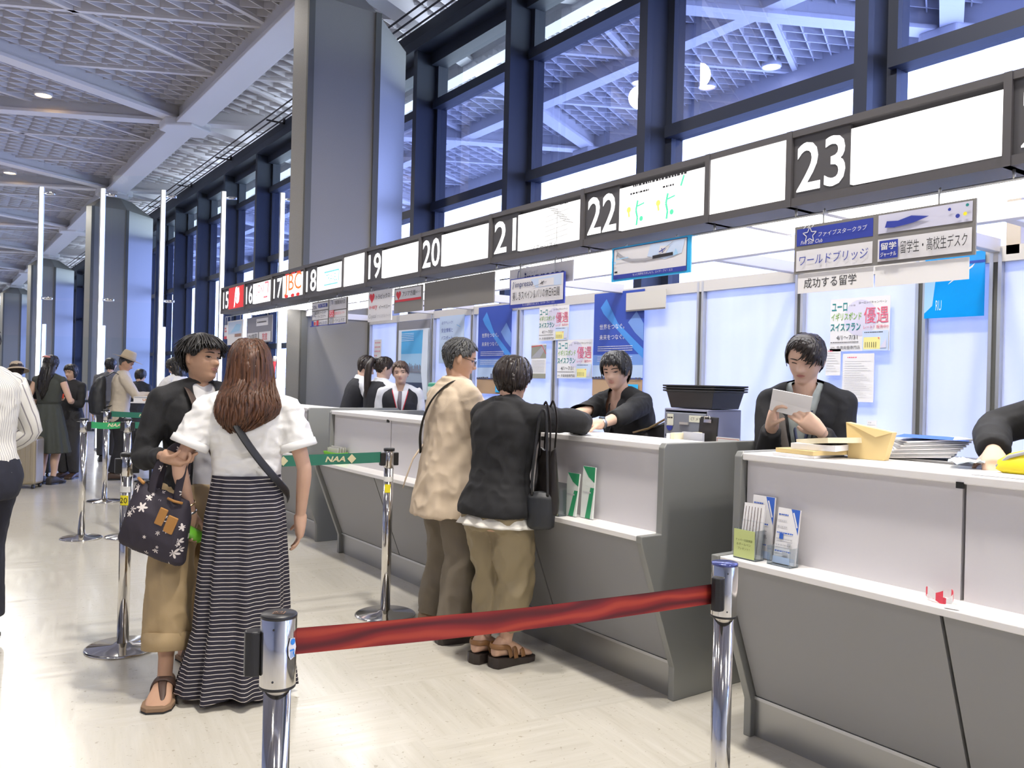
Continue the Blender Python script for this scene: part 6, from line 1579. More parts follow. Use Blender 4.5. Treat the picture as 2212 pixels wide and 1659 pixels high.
# skirt in three gathered tiers
mb = MB(); n = 120; rings = []; H = f.H
for i in range(61):
    q = i/60; z = lerp(.622*H, .035, q)
    w = float(np.interp(q, [0, .06, .18, .38, .40, .70, .72, 1], [.143, .150, .168, .180, .184, .196, .202, .226])); d = float(np.interp(q, [0, .18, .38, .40, .70, .72, 1], [.105, .125, .135, .14, .152, .158, .182]))
    amp = float(np.interp(q, [0, .15, .38, .39, .69, .70, 1], [.002, .004, .008, .007, .013, .010, .022]))
    cx = -.012*q; rings.append([])
    for k in range(n):
        a = 2*PI*k/n; fo = amp*(math.sin(a*9 + 1.3 + .5*math.sin(3*a)) + .5*math.sin(a*17 + .7))
        lx = .045*max(0, (q-.72)/.28)*max(0, math.cos(a - PI*.92))**3
        rings[-1].append(Vector((cx + (w+fo+lx)*math.cos(a), (d+fo)*math.sin(a) - .012, z - .012*math.sin(a*5)*max(0, (q-.9)/.1))))
mb.loft(rings)
me = mb.mesh(); setmats(me, stripes_mat('skirt_navy_striped', (.022, .020, .034), (.78, .72, .66), .0172, .14, 'Z', .0018)); o = link('skirt', me, t)
# hair
hair(f, t, HBR(), 'short', .55, 21, locks=70, nape=-.46, ear=-.46, temple=-.2, front=.2, puff=.06)
M = f.hM; h1 = M.to_3x3() @ Vector((1/f.hh, 0, 0)); h2 = M.to_3x3() @ Vector((0, 1/f.hh, 0)); hc = f.hc
c8, _, _ = f.frame(.80)
rows = [(M @ Vector((0, -.02, .555)), h1, h2, .012, .012, .012), (M @ Vector((0, -.03, .53)), h1, h2, .040, .035, .045), (M @ Vector((0, -.04, .46)), h1, h2, .061, .052, .068), (M @ Vector((0, -.04, .32)), h1, h2, .077, .062, .086), (M @ Vector((0, -.05, .10)), h1, h2, .089, .065, .095), (M @ Vector((0, -.08, -.12)), h1, h2, .093, .060, .088), (M @ Vector((0, -.12, -.36)), h1, h2, .096, .05, .075),
        (hc + Vector((.0, -.062, -.125)), ax, ay, .112, .04, .070), (hc + Vector((.004, -.085, -.165)), ax, ay, .126, .03, .062), (hc + Vector((.0, -.10, -.205)), ax, ay, .122, .03, .054), (hc + Vector((-.012, -.112, -.240)), ax, ay, .098, .028, .044), (hc + Vector((-.026, -.118, -.268)), ax, ay, .064, .02, .030), (hc + Vector((-.034, -.118, -.285)), ax, ay, .030, .012, .016)]
drape(f, t, HBR(), rows, 'hair_length', 360, 8, .018, .012)
# cross-body strap over the tee
c, a_, b_ = f.frame(.80)
strap(f, t, 'bag_strap', mat('strap_black', (.012, .012, .013), .5), [c + Vector((-.095, .055, .045)), c + Vector((-.090, .0, .062)), c + Vector((-.078, -.075, .03)), c + Vector((-.03, -.135, -.07)), c + Vector((.05, -.135, -.19)), c + Vector((.135, -.09, -.30)), c + Vector((.175, -.01, -.36)), c + Vector((.18, .05, -.40))], .020, .003, up=(0, -1, 0))
ring_band(f, t, 'bracelet', mat('bracelet_gold', (.7, .5, .25), .25, .9), 'L', .80, .030, .004)
ring_band(f, t, 'bracelet', mat('bracelet_silver', (.7, .7, .72), .2, .9), 'L', .98, .027, .006)
for k in 'LR': 
    so_ = shoe(f, k, t, mat('shoe_beige', (.46, .37, .27), .6), mat('sole_dark', (.05, .04, .035), .6), sole_h=.022)
f10 = f; t10 = t
# ---- 11-13  desk staff in waistcoats
M_VEST = CL('vest_charcoal', (.022, .022, .027)); M_BLOUSE = CL('blouse_bright', (.80, .80, .82)); M_PIP = mat('piping_red', (.55, .03, .05), .6)
def clerk(label, x, y, va, H, **kw):
    t = person(label, x, y, va, None)
    f = Fig(H, **kw)
    add_body(f, t, SKIN(), .007, feet=False)
    top(f, t, 'blouse', M_BLOUSE, hem=.50, off=.010, sleeve=.95, s0=.008, s1=.013, wr=.007, collar=.034, voxel=.008, cut=lambda p: p.z > .775*H and p.y - f.nb.y > .02 and abs(p.x - f.nb.x) < (p.z-.775*H)*.34)
    mb = MB(); f.trunk(mb, .49, .838, .022)
    for k in 'LR': a_ = f.arm[k][0]; c2_ = f.frame(.832)[0]; mb.tube([c2_, lerp(c2_, a_, .5), lerp(c2_, a_, .80)], [.046, .047, .044], 14)
    cut = lambda p: p.z > .66*H and p.y - f.nb.y > .02 and abs(p.x - f.nb.x) < .012 + (p.z-.66*H)*.24
    garment(mb, 'waistcoat', M_VEST, t, .008, 2, .004, 12, 0, None, cut)
    trousers(f, t, M_VEST, voxel=.011)
    for k in 'LR': shoe(f, k, t, mat('shoe_black', (.02, .018, .018), .3), M_BLACK)
    return t, f
def lapels(f, t, both=True):
    """pale shirt front with a red-edged waistcoat opening"""
    c, ax_, ay_ = f.frame(.80); c2, _, ay2 = f.frame(.66); h = f.H
    def P(u, z, o=.0):
        w, fr, bk = interp_z(f.TR, z); cc, x_, y_ = f.frame(z); return cc + x_*(u*h) + y_*(fr*h*math.sqrt(max(0, 1-(u/w)**2)) + .027 + o)
    mb = MB(); N = 8; vs = []
    for i in range(N+1):
        z = lerp(.825, .67, i/N); w = lerp(.045, .004, i/N); vs += [P(-w, z), P(0, z, .002), P(w, z)]
    mb.add(vs, [q for i in range(N) for q in ((3*i, 3*i+1, 3*i+4, 3*i+3), (3*i+1, 3*i+2, 3*i+5, 3*i+4))], 0, True); mb.build('shirt_front', M_BLOUSE, t, fix=False)
    for sg in (-1, 1):
        m = MB(); m.tube([P(sg*lerp(.048, .006, i/N), lerp(.830, .668, i/N), .002) for i in range(N+1)], .005, 6); m.build('piping', M_PIP, t)
    m = MB(); m.tube([P(.0, .822, .006), P(.004, .76, .010), P(0, .69, .008)], [(.004, .016), (.005, .020), (.004, .012)], 8, up=(0, 1, 0)); m.build('scarf', mat('scarf_stripe', (.16, .13, .15), .6), t)
t, f = clerk('clerk', 3.71, 8.24, 66, 1.70, lean=20, head=(-10, 28, 0), hands={'L': ((-.08, .40, 1.02), (-.7, -.4, -.4)), 'R': ((.12, .38, 1.02), (.8, -.5, -.3))})
t['label'] = 'person in a dark waistcoat and white blouse bending over papers, nearest the stone column'
hair(f, t, HDB(), 'short', .5, 31, locks=200, nape=-.42, ear=-.12, front=.2, fringe=.12, puff=.06)
c, a_, b_ = f.frame(.83)
mb = MB(); mb.tube([c + Vector((.055, .06, -.02)), c + Vector((.05, -.02, .02)), c + Vector((0, -.05, .022)), c + Vector((-.05, -.02, .02)), c + Vector((-.055, .06, -.02))], .007, 8); mb.build('piping', M_PIP, t)
t, f = clerk('clerk', 3.73, 7.62, 42, 1.66, lean=10, head=(-22, 12, 0), hands={'L': ((-.10, .34, 1.02), (-.7, -.4, -.4)), 'R': ((.16, .30, 1.0), (.8, -.5, -.3))})
t['label'] = 'person in a dark waistcoat with a long ponytail, middle of three behind the far desk'
hair(f, t, HDB(), 'short', .5, 32, locks=220, nape=-.30, ear=-.02, front=.24, puff=.035)
M = f.hM; p0 = M @ Vector((0, -.40, .22))
mb = MB(); mb.tube([p0, p0 + Vector((-.01, -.05, .01)), p0 + Vector((-.02, -.085, -.05)), p0 + Vector((-.03, -.09, -.16)), p0 + Vector((-.035, -.085, -.28)), p0 + Vector((-.03, -.08, -.40)), p0 + Vector((-.02, -.08, -.46))], [.022, .030, .036, .038, .036, .026, .006], 12); mb.build('ponytail', HDB(), t)
mb = MB(); 
for q in range(7): mb.ell(p0 + Vector((.018*math.cos(q), -.012, .022*math.sin(q*1.0))), (.016, .014, .016), 8, 6)
mb.build('scrunchie', M_BLACK, t)
c, a_, b_ = f.frame(.83)
mb = MB(); mb.tube([c + Vector((.055, .06, -.02)), c + Vector((.05, -.02, .02)), c + Vector((0, -.05, .022)), c + Vector((-.05, -.02, .02)), c + Vector((-.055, .06, -.02))], .007, 8); mb.build('piping', M_PIP, t)
t, f = clerk('clerk', 3.74, 7.10, 172, 1.60, lean=4, head=(-6, 4, 6), headk=.97)
t['label'] = 'person in a dark waistcoat with tied-back brown hair, facing the camera behind the far desk'
face_parts(f, t, None, .45, lip=(.50, .20, .18)); lapels(f, t)
hair(f, t, hair_mat('hair_chestnut', (.04, .022, .014), (.12, .07, .045), .4), 'short', .45, 33, locks=260, nape=-.3, ear=-.02, front=.30, fringe=.06, asym=1.2, puff=.045, temple=.04)

# ---- 14  man in the beige jacket
X14, Y14, V14 = 2.385, 3.935, 58
L14 = to_local(X14, Y14, view_rz(V14))
t = person('person with greying hair and glasses in a long beige jacket, standing at the desk', X14, Y14, V14)
f = Fig(1.655, lean=4, head=(-22, 14, 0), girth=1.0, hands={'R': (L14(2.70, 3.86, 1.165), Vector((.45, -.7, -1))), 'L': (L14(2.72, 4.12, 1.165), (-.8, -.6, -.4))},
        hand_par={'R': dict(palm=(0, 0, -1), curl=25), 'L': dict(palm=(0, 0, -1), curl=25)}, feet={'L': (*L14(2.40, 4.10, 0).xy, 6), 'R': (*L14(2.34, 3.79, 0).xy, -6)})
add_body(f, t, SKIN2(), .005, smooth=1, feet=False); face_parts(f, t, None, .4, lip=(.42, .18, .15))
hair(f, t, HG(), 'short', .22, 41, locks=380, spike=.02, front=.30, nape=-.34, ear=.10, temple=.20, puff=.045)
M = f.hM
mb = MB()
for sg in (-1, 1):
    y0 = .40; c = Vector((sg*.145, y0, -.02))
    mb.tube([M @ (c + Vector((.105*math.cos(2*PI*i/20), -.012*abs(math.cos(2*PI*i/20)), .068*math.sin(2*PI*i/20)))) for i in range(21)], .0013, 6, cap=False)
    mb.tube([M @ Vector((sg*.25, y0-.02, .0)), M @ Vector((sg*.345, y0-.10, .02)), M @ Vector((sg*.36, .05, .03)), M @ Vector((sg*.36, -.06, .02))], .0018, 6)
mb.tube([M @ Vector((-.04, .405, -.01)), M @ Vector((0, .425, .0)), M @ Vector((.04, .405, -.01))], .0013, 6)
mb.build('glasses', mat('glasses_frame', (.05, .04, .04), .3, .7), t)
top(f, t, 'jacket', CL('jacket_beige', (.62, .50, .37), bscale=350), hem=.405, off=.026, s0=.024, s1=.020, wr=.018, ws=8, collar=.034, flare=.012, voxel=.008, seed=2.0,
    tab=[(.40,.120,.078,.090),(.44,.116,.075,.088),(.47,.112,.074,.086),(.51,.108,.072,.082),(.545,.104,.068,.074),(.585,.098,.066,.066),(.625,.094,.064,.060),(.67,.094,.064,.058),(.715,.098,.066,.060),(.755,.102,.066,.062),(.79,.101,.058,.060),(.815,.087,.048,.052),(.83,.060,.040,.044),(.848,.040,.036,.038)])
trousers(f, t, CL('trousers_taupe', (.185, .155, .115)), waist=.48, t1=1.96, o0=.012, o1=.030, wr=.024, ws=7)
c, a_, b_ = f.frame(.80)
strap(f, t, 'shoulder_strap', MATS['strap_black'], [c + Vector((.085, .11, .0)), c + Vector((.088, .04, .078)), c + Vector((.080, -.06, .078)), c + Vector((.050, -.145, .0)), c + Vector((-.01, -.172, -.10)), c + Vector((-.075, -.165, -.21)), c + Vector((-.12, -.14, -.32))], .015, .005, up=(0, -.6, 1))
cc, a_, b_ = f.frame(.60)
mb = MB(); mb.tube([cc + Vector((-.13, -.10, .06)), cc + Vector((-.17, -.14, -.02)), cc + Vector((-.20, -.17, -.14)), cc + Vector((-.21, -.18, -.19))], [(.004, .022), (.004, .024), (.004, .028), (.003, .004)], 8, up=(-.5, -1, 0)); mb.build('belt_tab', MATS['jacket_beige'], t)
for k in 'LR': shoe(f, k, t, mat('shoe_tan', (.27, .17, .10), .55), mat('sole_dark', (.05, .04, .035), .6), sole_h=.03)

# ---- 15  woman in the black jacket
X15, Y15, V15 = 2.335, 3.375, 42
L15 = to_local(X15, Y15, view_rz(V15))
t = person('person in a black jacket and khaki cropped trousers leaning on the desk', X15, Y15, V15)
f = Fig(1.545, lean=9, head=(-12, 8, 0), girth=1.06, hands={'R': (L15(2.80, 3.33, 1.175), L15(2.70, 3.0, 1.1) - L15(2.35, 3.3, 1.1)), 'L': (L15(2.70, 3.62, 1.165), (-.7, -.5, -.6))},
        hand_par={'R': dict(palm=(0, 0, -1), curl=20), 'L': dict(palm=(0, 0, -1), curl=25)}, feet={'L': (*L15(2.325, 3.455, .0).xy, -2), 'R': (*L15(2.375, 3.345, .0).xy, -8)})
# heels raise the feet
add_body(f, t, mat('skin_fair', (.62, .39, .28)), .005, smooth=1, feet=False)
hair(f, t, hair_mat('hair_black_brown', (.008, .006, .006), (.035, .022, .018), .4), 'short', .5, 51, locks=420, nape=-.43, ear=-.22, front=.22, fringe=.14, puff=.075, spike=.02, temple=-.05)
mb = MB(); f.trunk(mb, .46, .56, .022, flare=.02)
n = 90; rings = []; cc, a_, b_ = f.frame(.54)
for i in range(7):
    q = i/6; z = lerp(.500, .452, q)*f.H; rr = lerp(.165, .212, q); r2 = lerp(.135, .180, q)
    rings.append([cc*1 + Vector((0, 0, z - cc.z)) + a_*((rr + .010*q*math.sin(k*13*2*PI/n))*math.cos(2*PI*k/n)) + b_*((r2 + .010*q*math.sin(k*13*2*PI/n))*math.sin(2*PI*k/n)) for k in range(n)])
mb2 = MB(); mb2.loft(rings); mb2.build('blouse_frill', CL('blouse_cream', (.76, .73, .66)), t)
top(f, t, 'jacket', CL('jacket_black', (.010, .010, .012)), hem=.49, off=.026, s0=.024, s1=.020, wr=.014, ws=9, collar=.03, flare=.016, voxel=.008, seed=7.0, sleeve=1.9)
trousers(f, t, CL('trousers_khaki', (.27, .215, .125), rough=.55), waist=.50, t1=1.66, o0=.016, o1=.018, wr=.028, ws=8, tab=[(0, .064), (.3, .060), (.9, .047), (1.2, .046), (1.66, .040), (2, .036)])
M_TANL = mat('sandal_tan', (.22, .105, .04), .45); M_WEDGE = mat('wedge_dark', (.035, .025, .022), .5)
def wedge(f, k, t):
    hip, kn, an, fd = f.leg[k]; L = .152*f.H; sd = Vector((fd.y, -fd.x, 0)); b = Vector((an.x, an.y, 0)); up = Vector((0, 0, 1)); mb = MB()
    out = [(-.34, .08), (-.28, .19), (-.05, .20), (.25, .21), (.50, .25), (.70, .22), (.80, .12)]
    def Z(y): return float(np.interp(y, [-.34, -.1, .3, .55, .8], [.052, .050, .036, .026, .024]))
    pl = [(b + fd*(y*L) + sd*(w*L), Z(y)) for y, w in out] + [(b + fd*(y*L) - sd*(w*L), Z(y)) for y, w in reversed(out)]; n = len(pl)
    mb.add([p for p, z in pl] + [p + up*z for p, z in pl], [tuple(range(n)), tuple(range(2*n-1, n-1, -1))] + [(i, (i+1) % n, (i+1) % n + n, i+n) for i in range(n)])
    o = mb.build('sandal', M_WEDGE, t, bevel=.004)
    m2 = MB(); z0 = .045
    q_ = curve_path([b + fd*(.05*L) + sd*(.205*L) + up*.050, b + fd*(-.04*L) + sd*(.20*L) + up*.098, b + fd*(-.24*L) + sd*(.15*L) + up*.105, b + fd*(-.325*L) + up*.106, b + fd*(-.24*L) - sd*(.15*L) + up*.105, b + fd*(-.04*L) - sd*(.20*L) + up*.098, b + fd*(.05*L) - sd*(.205*L) + up*.050])
    m2.tube(q_, [(.013, .004)]*len(q_), 8, up=(0, 0, 1))
    for y_, z_ in ((.16, .104), (.36, .086)):
        q_ = curve_path([b + fd*(y_*L) + sd*(.235*L) + up*.040, b + fd*(y_*L) + sd*(.175*L) + up*(z_*.84), b + fd*(y_*L) + up*z_, b + fd*(y_*L) - sd*(.175*L) + up*(z_*.84), b + fd*(y_*L) - sd*(.235*L) + up*.040])
        m2.tube(q_, [(.014, .004)]*len(q_), 8, up=fd)
    m2.build('strap', M_TANL, o)
    q = MB(); 
    for y, w, z, zt in ((0, 0, 0, 0),): pass
    rings = []
    for y, w, zt in ((-.29, .10, .20), (-.24, .18, .30), (-.10, .20, .46), (.08, .205, .42), (.25, .215, .34), (.42, .24, .25), (.56, .24, .18), (.68, .20, .12), (.74, .10, .06)):
        zb = Z(y); c_ = b + fd*(y*L) + up*(zb + zt*L*.45); rings.append(ring(c_, sd, up, w*L*.8, zt*L*.45, 16, .8))
    q.loft(rings); me = remesh(q.mesh(), .006, 2); setmats(me, MATS['skin_fair']); link('foot', me, t)
for k in 'LR': wedge(f, k, t)
f15 = f; t15 = t

# ---- 16  clerk seated low between the two customers
t = person('person with brown hair and a black scrunchie seated behind the desk between the couple', 3.74, 5.80, -150)
f = Fig(1.55, lean=22, head=(10, 30, 0), hipz=.43, feet={'L': (-.10, .28, 5), 'R': (.10, .28, -5)}, hands={'L': ((-.15, .36, .95), (-.6, -.5, -.5)), 'R': ((.15, .36, .95), (.6, -.5, -.5))})
add_body(f, t, SKIN(), .009, feet=False); face_parts(f, t, None, .3)
hair(f, t, hair_mat('hair_mid_brown', (.030, .016, .010), (.10, .055, .032), .4), 'short', .5, 61, locks=160, nape=-.42, ear=-.35, front=.24)
M = f.hM
drape(f, t, MATS['hair_mid_brown'], [(M @ Vector((0, -.1, .1)), ax, ay, .085, .04, .08), (M @ Vector((0, -.15, -.3)), ax, ay, .095, .04, .07), (M @ Vector((0, -.15, -.8)), ax, ay, .10, .03, .06), (M @ Vector((0, -.1, -1.2)), ax, ay, .06, .02, .04)], 'hair', 60, 6, .02)
mb = MB(); p0 = M @ Vector((.10, -.30, .30))
for q in range(9): mb.ell(p0 + Vector((.03*math.cos(q*.8), .02*math.sin(q*.7), .03*math.sin(q*.8))), (.020, .018, .018), 8, 6)
mb.build('scrunchie', M_BLACK, t)
top(f, t, 'jacket', CL('jacket_dark', (.03, .028, .03)), hem=.50, off=.02)
trousers(f, t, CL('trousers_dark', (.04, .04, .045)), voxel=.011)
for k in 'LR': shoe(f, k, t, mat('shoe_black', (.02, .018, .018), .3), M_BLACK)
st = thing('stool', 'grey stool behind the middle desk', 'stool', (3.74, 5.80, 0)); 
mb = MB(); mb.lathe([(0, .56), (.17, .56), (.18, .59), (.17, .615), (0, .615)], 24); mb.build('seat', M_LOWER, st)
mb = MB(); mb.lathe([(.025, .02), (.025, .56)], 12); mb.build('post', M_STEEL, st); mb = MB(); mb.lathe([(0, 0), (.2, 0), (.2, .015), (.03, .03), (0, .03)], 24); mb.build('base', M_STEEL, st)

# ---- 17  clerk leaning over the desk towards the couple
X17, Y17, V17 = 3.63, 3.72, -122
L17 = to_local(X17, Y17, view_rz(V17))
t = person('person with a black bob leaning over the desk towards the couple', X17, Y17, V17)
f = Fig(1.645, lean=20, head=(24, 10, 4), girth=1.06, hands={'L': (L17(2.98, 3.37, 1.185), L17(3.3, 3.1, .9) - L17(3.5, 3.5, 1.0)), 'R': (L17(2.90, 3.66, 1.185), (.8, -.2, -.6))},
        hand_par={'L': dict(palm=(0, 0, -1), curl=18, dir=L17(-.9, .35, 0) - L17(0, 0, 0)), 'R': dict(palm=(0, 0, -1), curl=25)})
b17 = add_body(f, t, SKIN(), .005, smooth=1, feet=False); face_parts(f, t, None, .32, lip=(.52, .20, .18), mouth=.6)
hair(f, t, HB(), 'short', .62, 71, locks=420, nape=-.46, ear=-.0, front=.265, fringe=.085, puff=.066, temple=-.05)
top(f, t, 'top', CL('top_black', (.012, .012, .013)), hem=.52, off=.010, sleeve=0, z1=.745, voxel=.008, yoke=False)
top(f, t, 'cardigan', CL('cardigan_jet', (.009, .009, .010)), hem=.48, off=.022, s0=.022, s1=.016, wr=.010, ws=11, voxel=.008, sleeve=1.5, z1=.835, cut=lambda p: p.z > 1.06 and p.y > .10 and abs(p.x) < .012 + (p.z-1.06)*.17)
c, a_, b_ = f.frame(.80)
mb = MB(); mb.tube([c + Vector((-.05, -.01, .055)), c + Vector((-.05, .075, -.01)), c + Vector((-.012, .13, -.19)), c + Vector((0, .13, -.22)), c + Vector((.012, .13, -.19)), c + Vector((.05, .075, -.01)), c + Vector((.05, -.01, .055))], .0035, 6); mb.build('lanyard', M_BLACK, t)
trousers(f, t, CL('trousers_black', (.014, .014, .018)), voxel=.011)
for k in 'LR': shoe(f, k, t, mat('shoe_black', (.02, .018, .018), .3), M_BLACK)
ring_band(f, t, 'watch', mat('watch_steel', (.6, .6, .62), .25, .9), 'L', .93, .029, .011)
mb = MB(); a, e, w = f.arm['L']; d = (w-e).normalized(); c = lerp(e, w, .93) + Vector((0, 0, .030)); 
mb.lathe([(0, -.004), (.018, -.004), (.018, .006), (.015, .008), (0, .008)], 20, c=c); mb.build('watch_dial', mat('watch_face', (.12, .16, .22), .2, .5), t)

# ---- 18  clerk reading a letter behind the right desk
X18, Y18, V18 = 3.46, 2.405, -152
L18 = to_local(X18, Y18, view_rz(V18))
t = person('person in a dark blazer and grey blouse reading a white letter', X18, Y18, V18)
f = Fig(1.675, lean=4, head=(-8, 20, -4), shw=.93, hands={'R': ((.105, .285, 1.235), (.25, -.8, -.7)), 'L': ((-.11, .315, 1.225), (-.25, -.8, -.7))}, hand_par={'R': dict(curl=50, tcurl=30, palm=(-1, .15, .35), dir=(-.15, .45, .9)), 'L': dict(curl=40, tcurl=25, palm=(.8, 0, .6), dir=(.65, .35, .55))})
b18 = add_body(f, t, SKIN(), .005, smooth=1, feet=False); face_parts(f, t, None, .14, lip=(.50, .20, .18))
hair(f, t, hair_mat('hair_black_brown', (.008, .006, .006), (.035, .022, .018), .4), 'short', .42, 81, locks=420, nape=-.36, ear=-.06, front=.335, fringe=.05, asym=1.5, puff=.05, part=1.0, temple=.06)
top(f, t, 'blouse', CL('blouse_grey_green', (.36, .40, .39), rough=.5), hem=.52, off=.010, sleeve=.5, s0=.006, s1=.006, wr=.006, collar=.036, voxel=.008, cut=lambda p: p.z > 1.27 and p.y > .05 and abs(p.x) < (p.z-1.27)*.36)
top(f, t, 'blazer', CL('blazer_black', (.014, .014, .017)), hem=.47, off=.026, s0=.018, s1=.018, wr=.009, ws=10, voxel=.008, z1=.835, sleeve=1.9, cut=lambda p: p.z > .98 and p.y > .03 and abs(p.x) < .012 + (p.z-.98)*.16)
c, a_, b_ = f.frame(.80)
mb = MB(); mb.tube([c + Vector((-.05, -.01, .055)), c + Vector((-.045, .10, -.03)), c + Vector((-.01, .12, -.22)), c + Vector((.01, .12, -.22)), c + Vector((.045, .10, -.03)), c + Vector((.05, -.01, .055))], [(.002, .007)]*6, 6, up=(0, 1, 0)); mb.build('lanyard', mat('lanyard_blue', (.03, .04, .09), .6), t)
strap(f, t, 'shoulder_strap', mat('strap_brown_dark', (.06, .05, .045), .6), [c + Vector((.10, -.02, .07)), c + Vector((.10, .06, .04)), c + Vector((.085, .135, -.10)), c + Vector((.05, .155, -.25)), c + Vector((.0, .16, -.36))], .020, .003, up=(0, 1, .2))
trousers(f, t, CL('trousers_black', (.014, .014, .018)), voxel=.011)
for k in 'LR': shoe(f, k, t, mat('shoe_black', (.02, .018, .018), .3), M_BLACK)
LETTER = (Matrix.Translation((X18, Y18, 0)) @ Matrix.Rotation(view_rz(V18), 4, 'Z'))

# ---- 19  clerk whose arm reaches in at the right edge
X19, Y19, V19 = 3.44, 1.02, -118
L19 = to_local(X19, Y19, view_rz(V19))
t = person('person at the right edge, only a black-sleeved arm over the desk showing', X19, Y19, V19)
f = Fig(1.71, lean=12, head=(0, 20, 0), girth=1.06, hands={'R': (L19(3.02, 1.35, 1.20), L19(3.3, 1.6, .9) - L19(3.4, 1.0, 1.0)), 'L': (L19(3.0, .7, 1.19), (-.8, -.3, -.5))}, hand_par={'R': dict(palm=(0, 0, -1), curl=40), 'L': dict(palm=(0, 0, -1), curl=30)})
add_body(f, t, SKIN(), .007, feet=False); face_parts(f, t, None, .4)
hair(f, t, HB(), 'short', .5, 91, locks=160, nape=-.4, ear=-.2, front=.2, fringe=.1)
top(f, t, 'jacket', CL('jacket_black', (.010, .010, .012)), hem=.49, off=.026, s0=.028, s1=.024, wr=.010, ws=9, voxel=.008, sleeve=1.9)
trousers(f, t, CL('trousers_black', (.014, .014, .018)), voxel=.011)
for k in 'LR': shoe(f, k, t, mat('shoe_black', (.02, .018, .018), .3), M_BLACK)
# ================================================================ bags, and what people hold
def m_floral():
    m = mat('tote_floral', (.028, .022, .034), .75, bump=.15, bscale=500); nt = m.node_tree; p = nt.nodes['Principled BSDF']
    tc = nt.nodes.new('ShaderNodeTexCoord'); nz = node(nt, 'ShaderNodeTexNoise', Scale=9.0); nt.links.new(tc.outputs['Object'], nz.inputs['Vector'])
    col = None; fac = None
    for sc, off in ((15.0, 0.0), (23.0, 3.7)):
        mp = node(nt, 'ShaderNodeMapping', Location=(off, off*.3, off*.7)); nt.links.new(tc.outputs['Object'], mp.inputs[0])
        v = node(nt, 'ShaderNodeTexVoronoi', Scale=sc, Randomness=.85); nt.links.new(mp.outputs[0], v.inputs['Vector'])
        sb = node(nt, 'ShaderNodeVectorMath', operation='SUBTRACT'); nt.links.new(mp.outputs[0], sb.inputs[0]); nt.links.new(v.outputs['Position'], sb.inputs[1])
        sx = nt.nodes.new('ShaderNodeSeparateXYZ'); nt.links.new(sb.outputs[0], sx.inputs[0])
        sc_ = nt.nodes.new('ShaderNodeSeparateColor'); nt.links.new(v.outputs['Color'], sc_.inputs[0])
        ang = math_node(nt, 'ARCTAN2', sx.outputs['Z'], sx.outputs['X'])
        pet = math_node(nt, 'COSINE', math_node(nt, 'ADD', math_node(nt, 'MULTIPLY', ang, 6.0), math_node(nt, 'MULTIPLY', sc_.outputs[1], 6.0)))
        rad = math_node(nt, 'ADD', .235, math_node(nt, 'MULTIPLY', pet, .095)); rad = math_node(nt, 'MULTIPLY', rad, math_node(nt, 'ADD', .55, math_node(nt, 'MULTIPLY', sc_.outputs[2], .75)))
        k = math_node(nt, 'LESS_THAN', v.outputs['Distance'], rad); k = math_node(nt, 'MULTIPLY', k, math_node(nt, 'GREATER_THAN', sc_.outputs[0], .30 if sc < 20 else .55))
        fac = k if fac is None else math_node(nt, 'MAXIMUM', fac, k)
    mx = nt.nodes.new('ShaderNodeMix'); mx.data_type = 'RGBA'; mx.inputs['A'].default_value = (.030, .024, .036, 1); mx.inputs['B'].default_value = (.72, .66, .62, 1)
    nt.links.new(fac, mx.inputs['Factor']); nt.links.new(mx.outputs['Result'], p.inputs['Base Color'])
    return m
M_FLORAL = m_floral(); M_LEATHER = mat('leather_caramel', (.42, .20, .05), .45)
# tote: local x = camera right, hanging tilted from the young man's hand
t = thing('tote_bag', 'dark floral tote bag with caramel leather tabs hanging from the hand of the young man', 'bag', (.80+.035, 3.72+.05, 0), R(-35.5))
TL, TR_, BL, BR = (-.087, .956), (.132, .862), (-.169, .690), (.119, .580)
def tp(s_, q): 
    u = (s_+1)/2; return (lerp(lerp(BL[0], BR[0], u), lerp(TL[0], TR_[0], u), q), lerp(lerp(BL[1], BR[1], u), lerp(TL[1], TR_[1], u), q))
mb = MB(); rings = []; n = 48
for q, k, d in ((.0, .94, .050), (.06, 1.0, .066), (.30, 1.0, .078), (.62, 1.0, .070), (.88, 1.0, .045), (1.0, .98, .022)):
    rg = []
    for j in range(n):
        a_ = 2*PI*j/n; s_ = k*math.copysign(abs(math.cos(a_))**.5, math.cos(a_)); y = d*math.copysign(abs(math.sin(a_))**.8, math.sin(a_))
        X, Z = tp(s_, q); Z -= .028*(1-s_*s_)*(q > .8); rg.append(Vector((X, y, Z)))
    rings.append(rg)
mb.loft(rings); me = remesh(mb.mesh(), .006, 2, .012, 9, 1.0); setmats(me, M_FLORAL); link('body', me, t)
for sgn, oy in ((-1, -.030), (1, .030)):
    m = MB(); a_ = tp(-.42, .95); b_ = tp(.55, .92)
    q_ = curve_path([(a_[0], oy, a_[1]-.05), (a_[0]+.012, oy, a_[1]+.03), (.012, oy*.8, 1.03), (.060, oy*.5, 1.088), (.088, oy*.5, 1.092), (.108, oy*.6, 1.03), (b_[0]+.012, oy, b_[1]+.05), (b_[0], oy, b_[1]-.04)])
    m.tube(q_, [(.003, .017)]*len(q_), 8, up=(0, 1, 0)); m.build('handle', M_FLORAL, t)
for s_, q, w, h in ((.28, .66, .036, .075), (.62, .60, .044, .075)):
    m = MB(); X, Z = tp(s_, q); M_ = Matrix.Translation((X, -.0725, Z)) @ Matrix.Rotation(R(22), 4, 'Y'); m.box((-w/2, -.005, -h/2), (w/2, .005, h/2), 0, M_); m.build('leather_tab', M_LEATHER, t, bevel=.004)
m = MB(); A_, B_ = tp(.30, .93), tp(.85, .95); m.tube([(A_[0], -.040, A_[1]), ((A_[0]+B_[0])/2, -.050, (A_[1]+B_[1])/2), (B_[0], -.036, B_[1])], .006, 8); m.build('leather_trim', M_LEATHER, t)
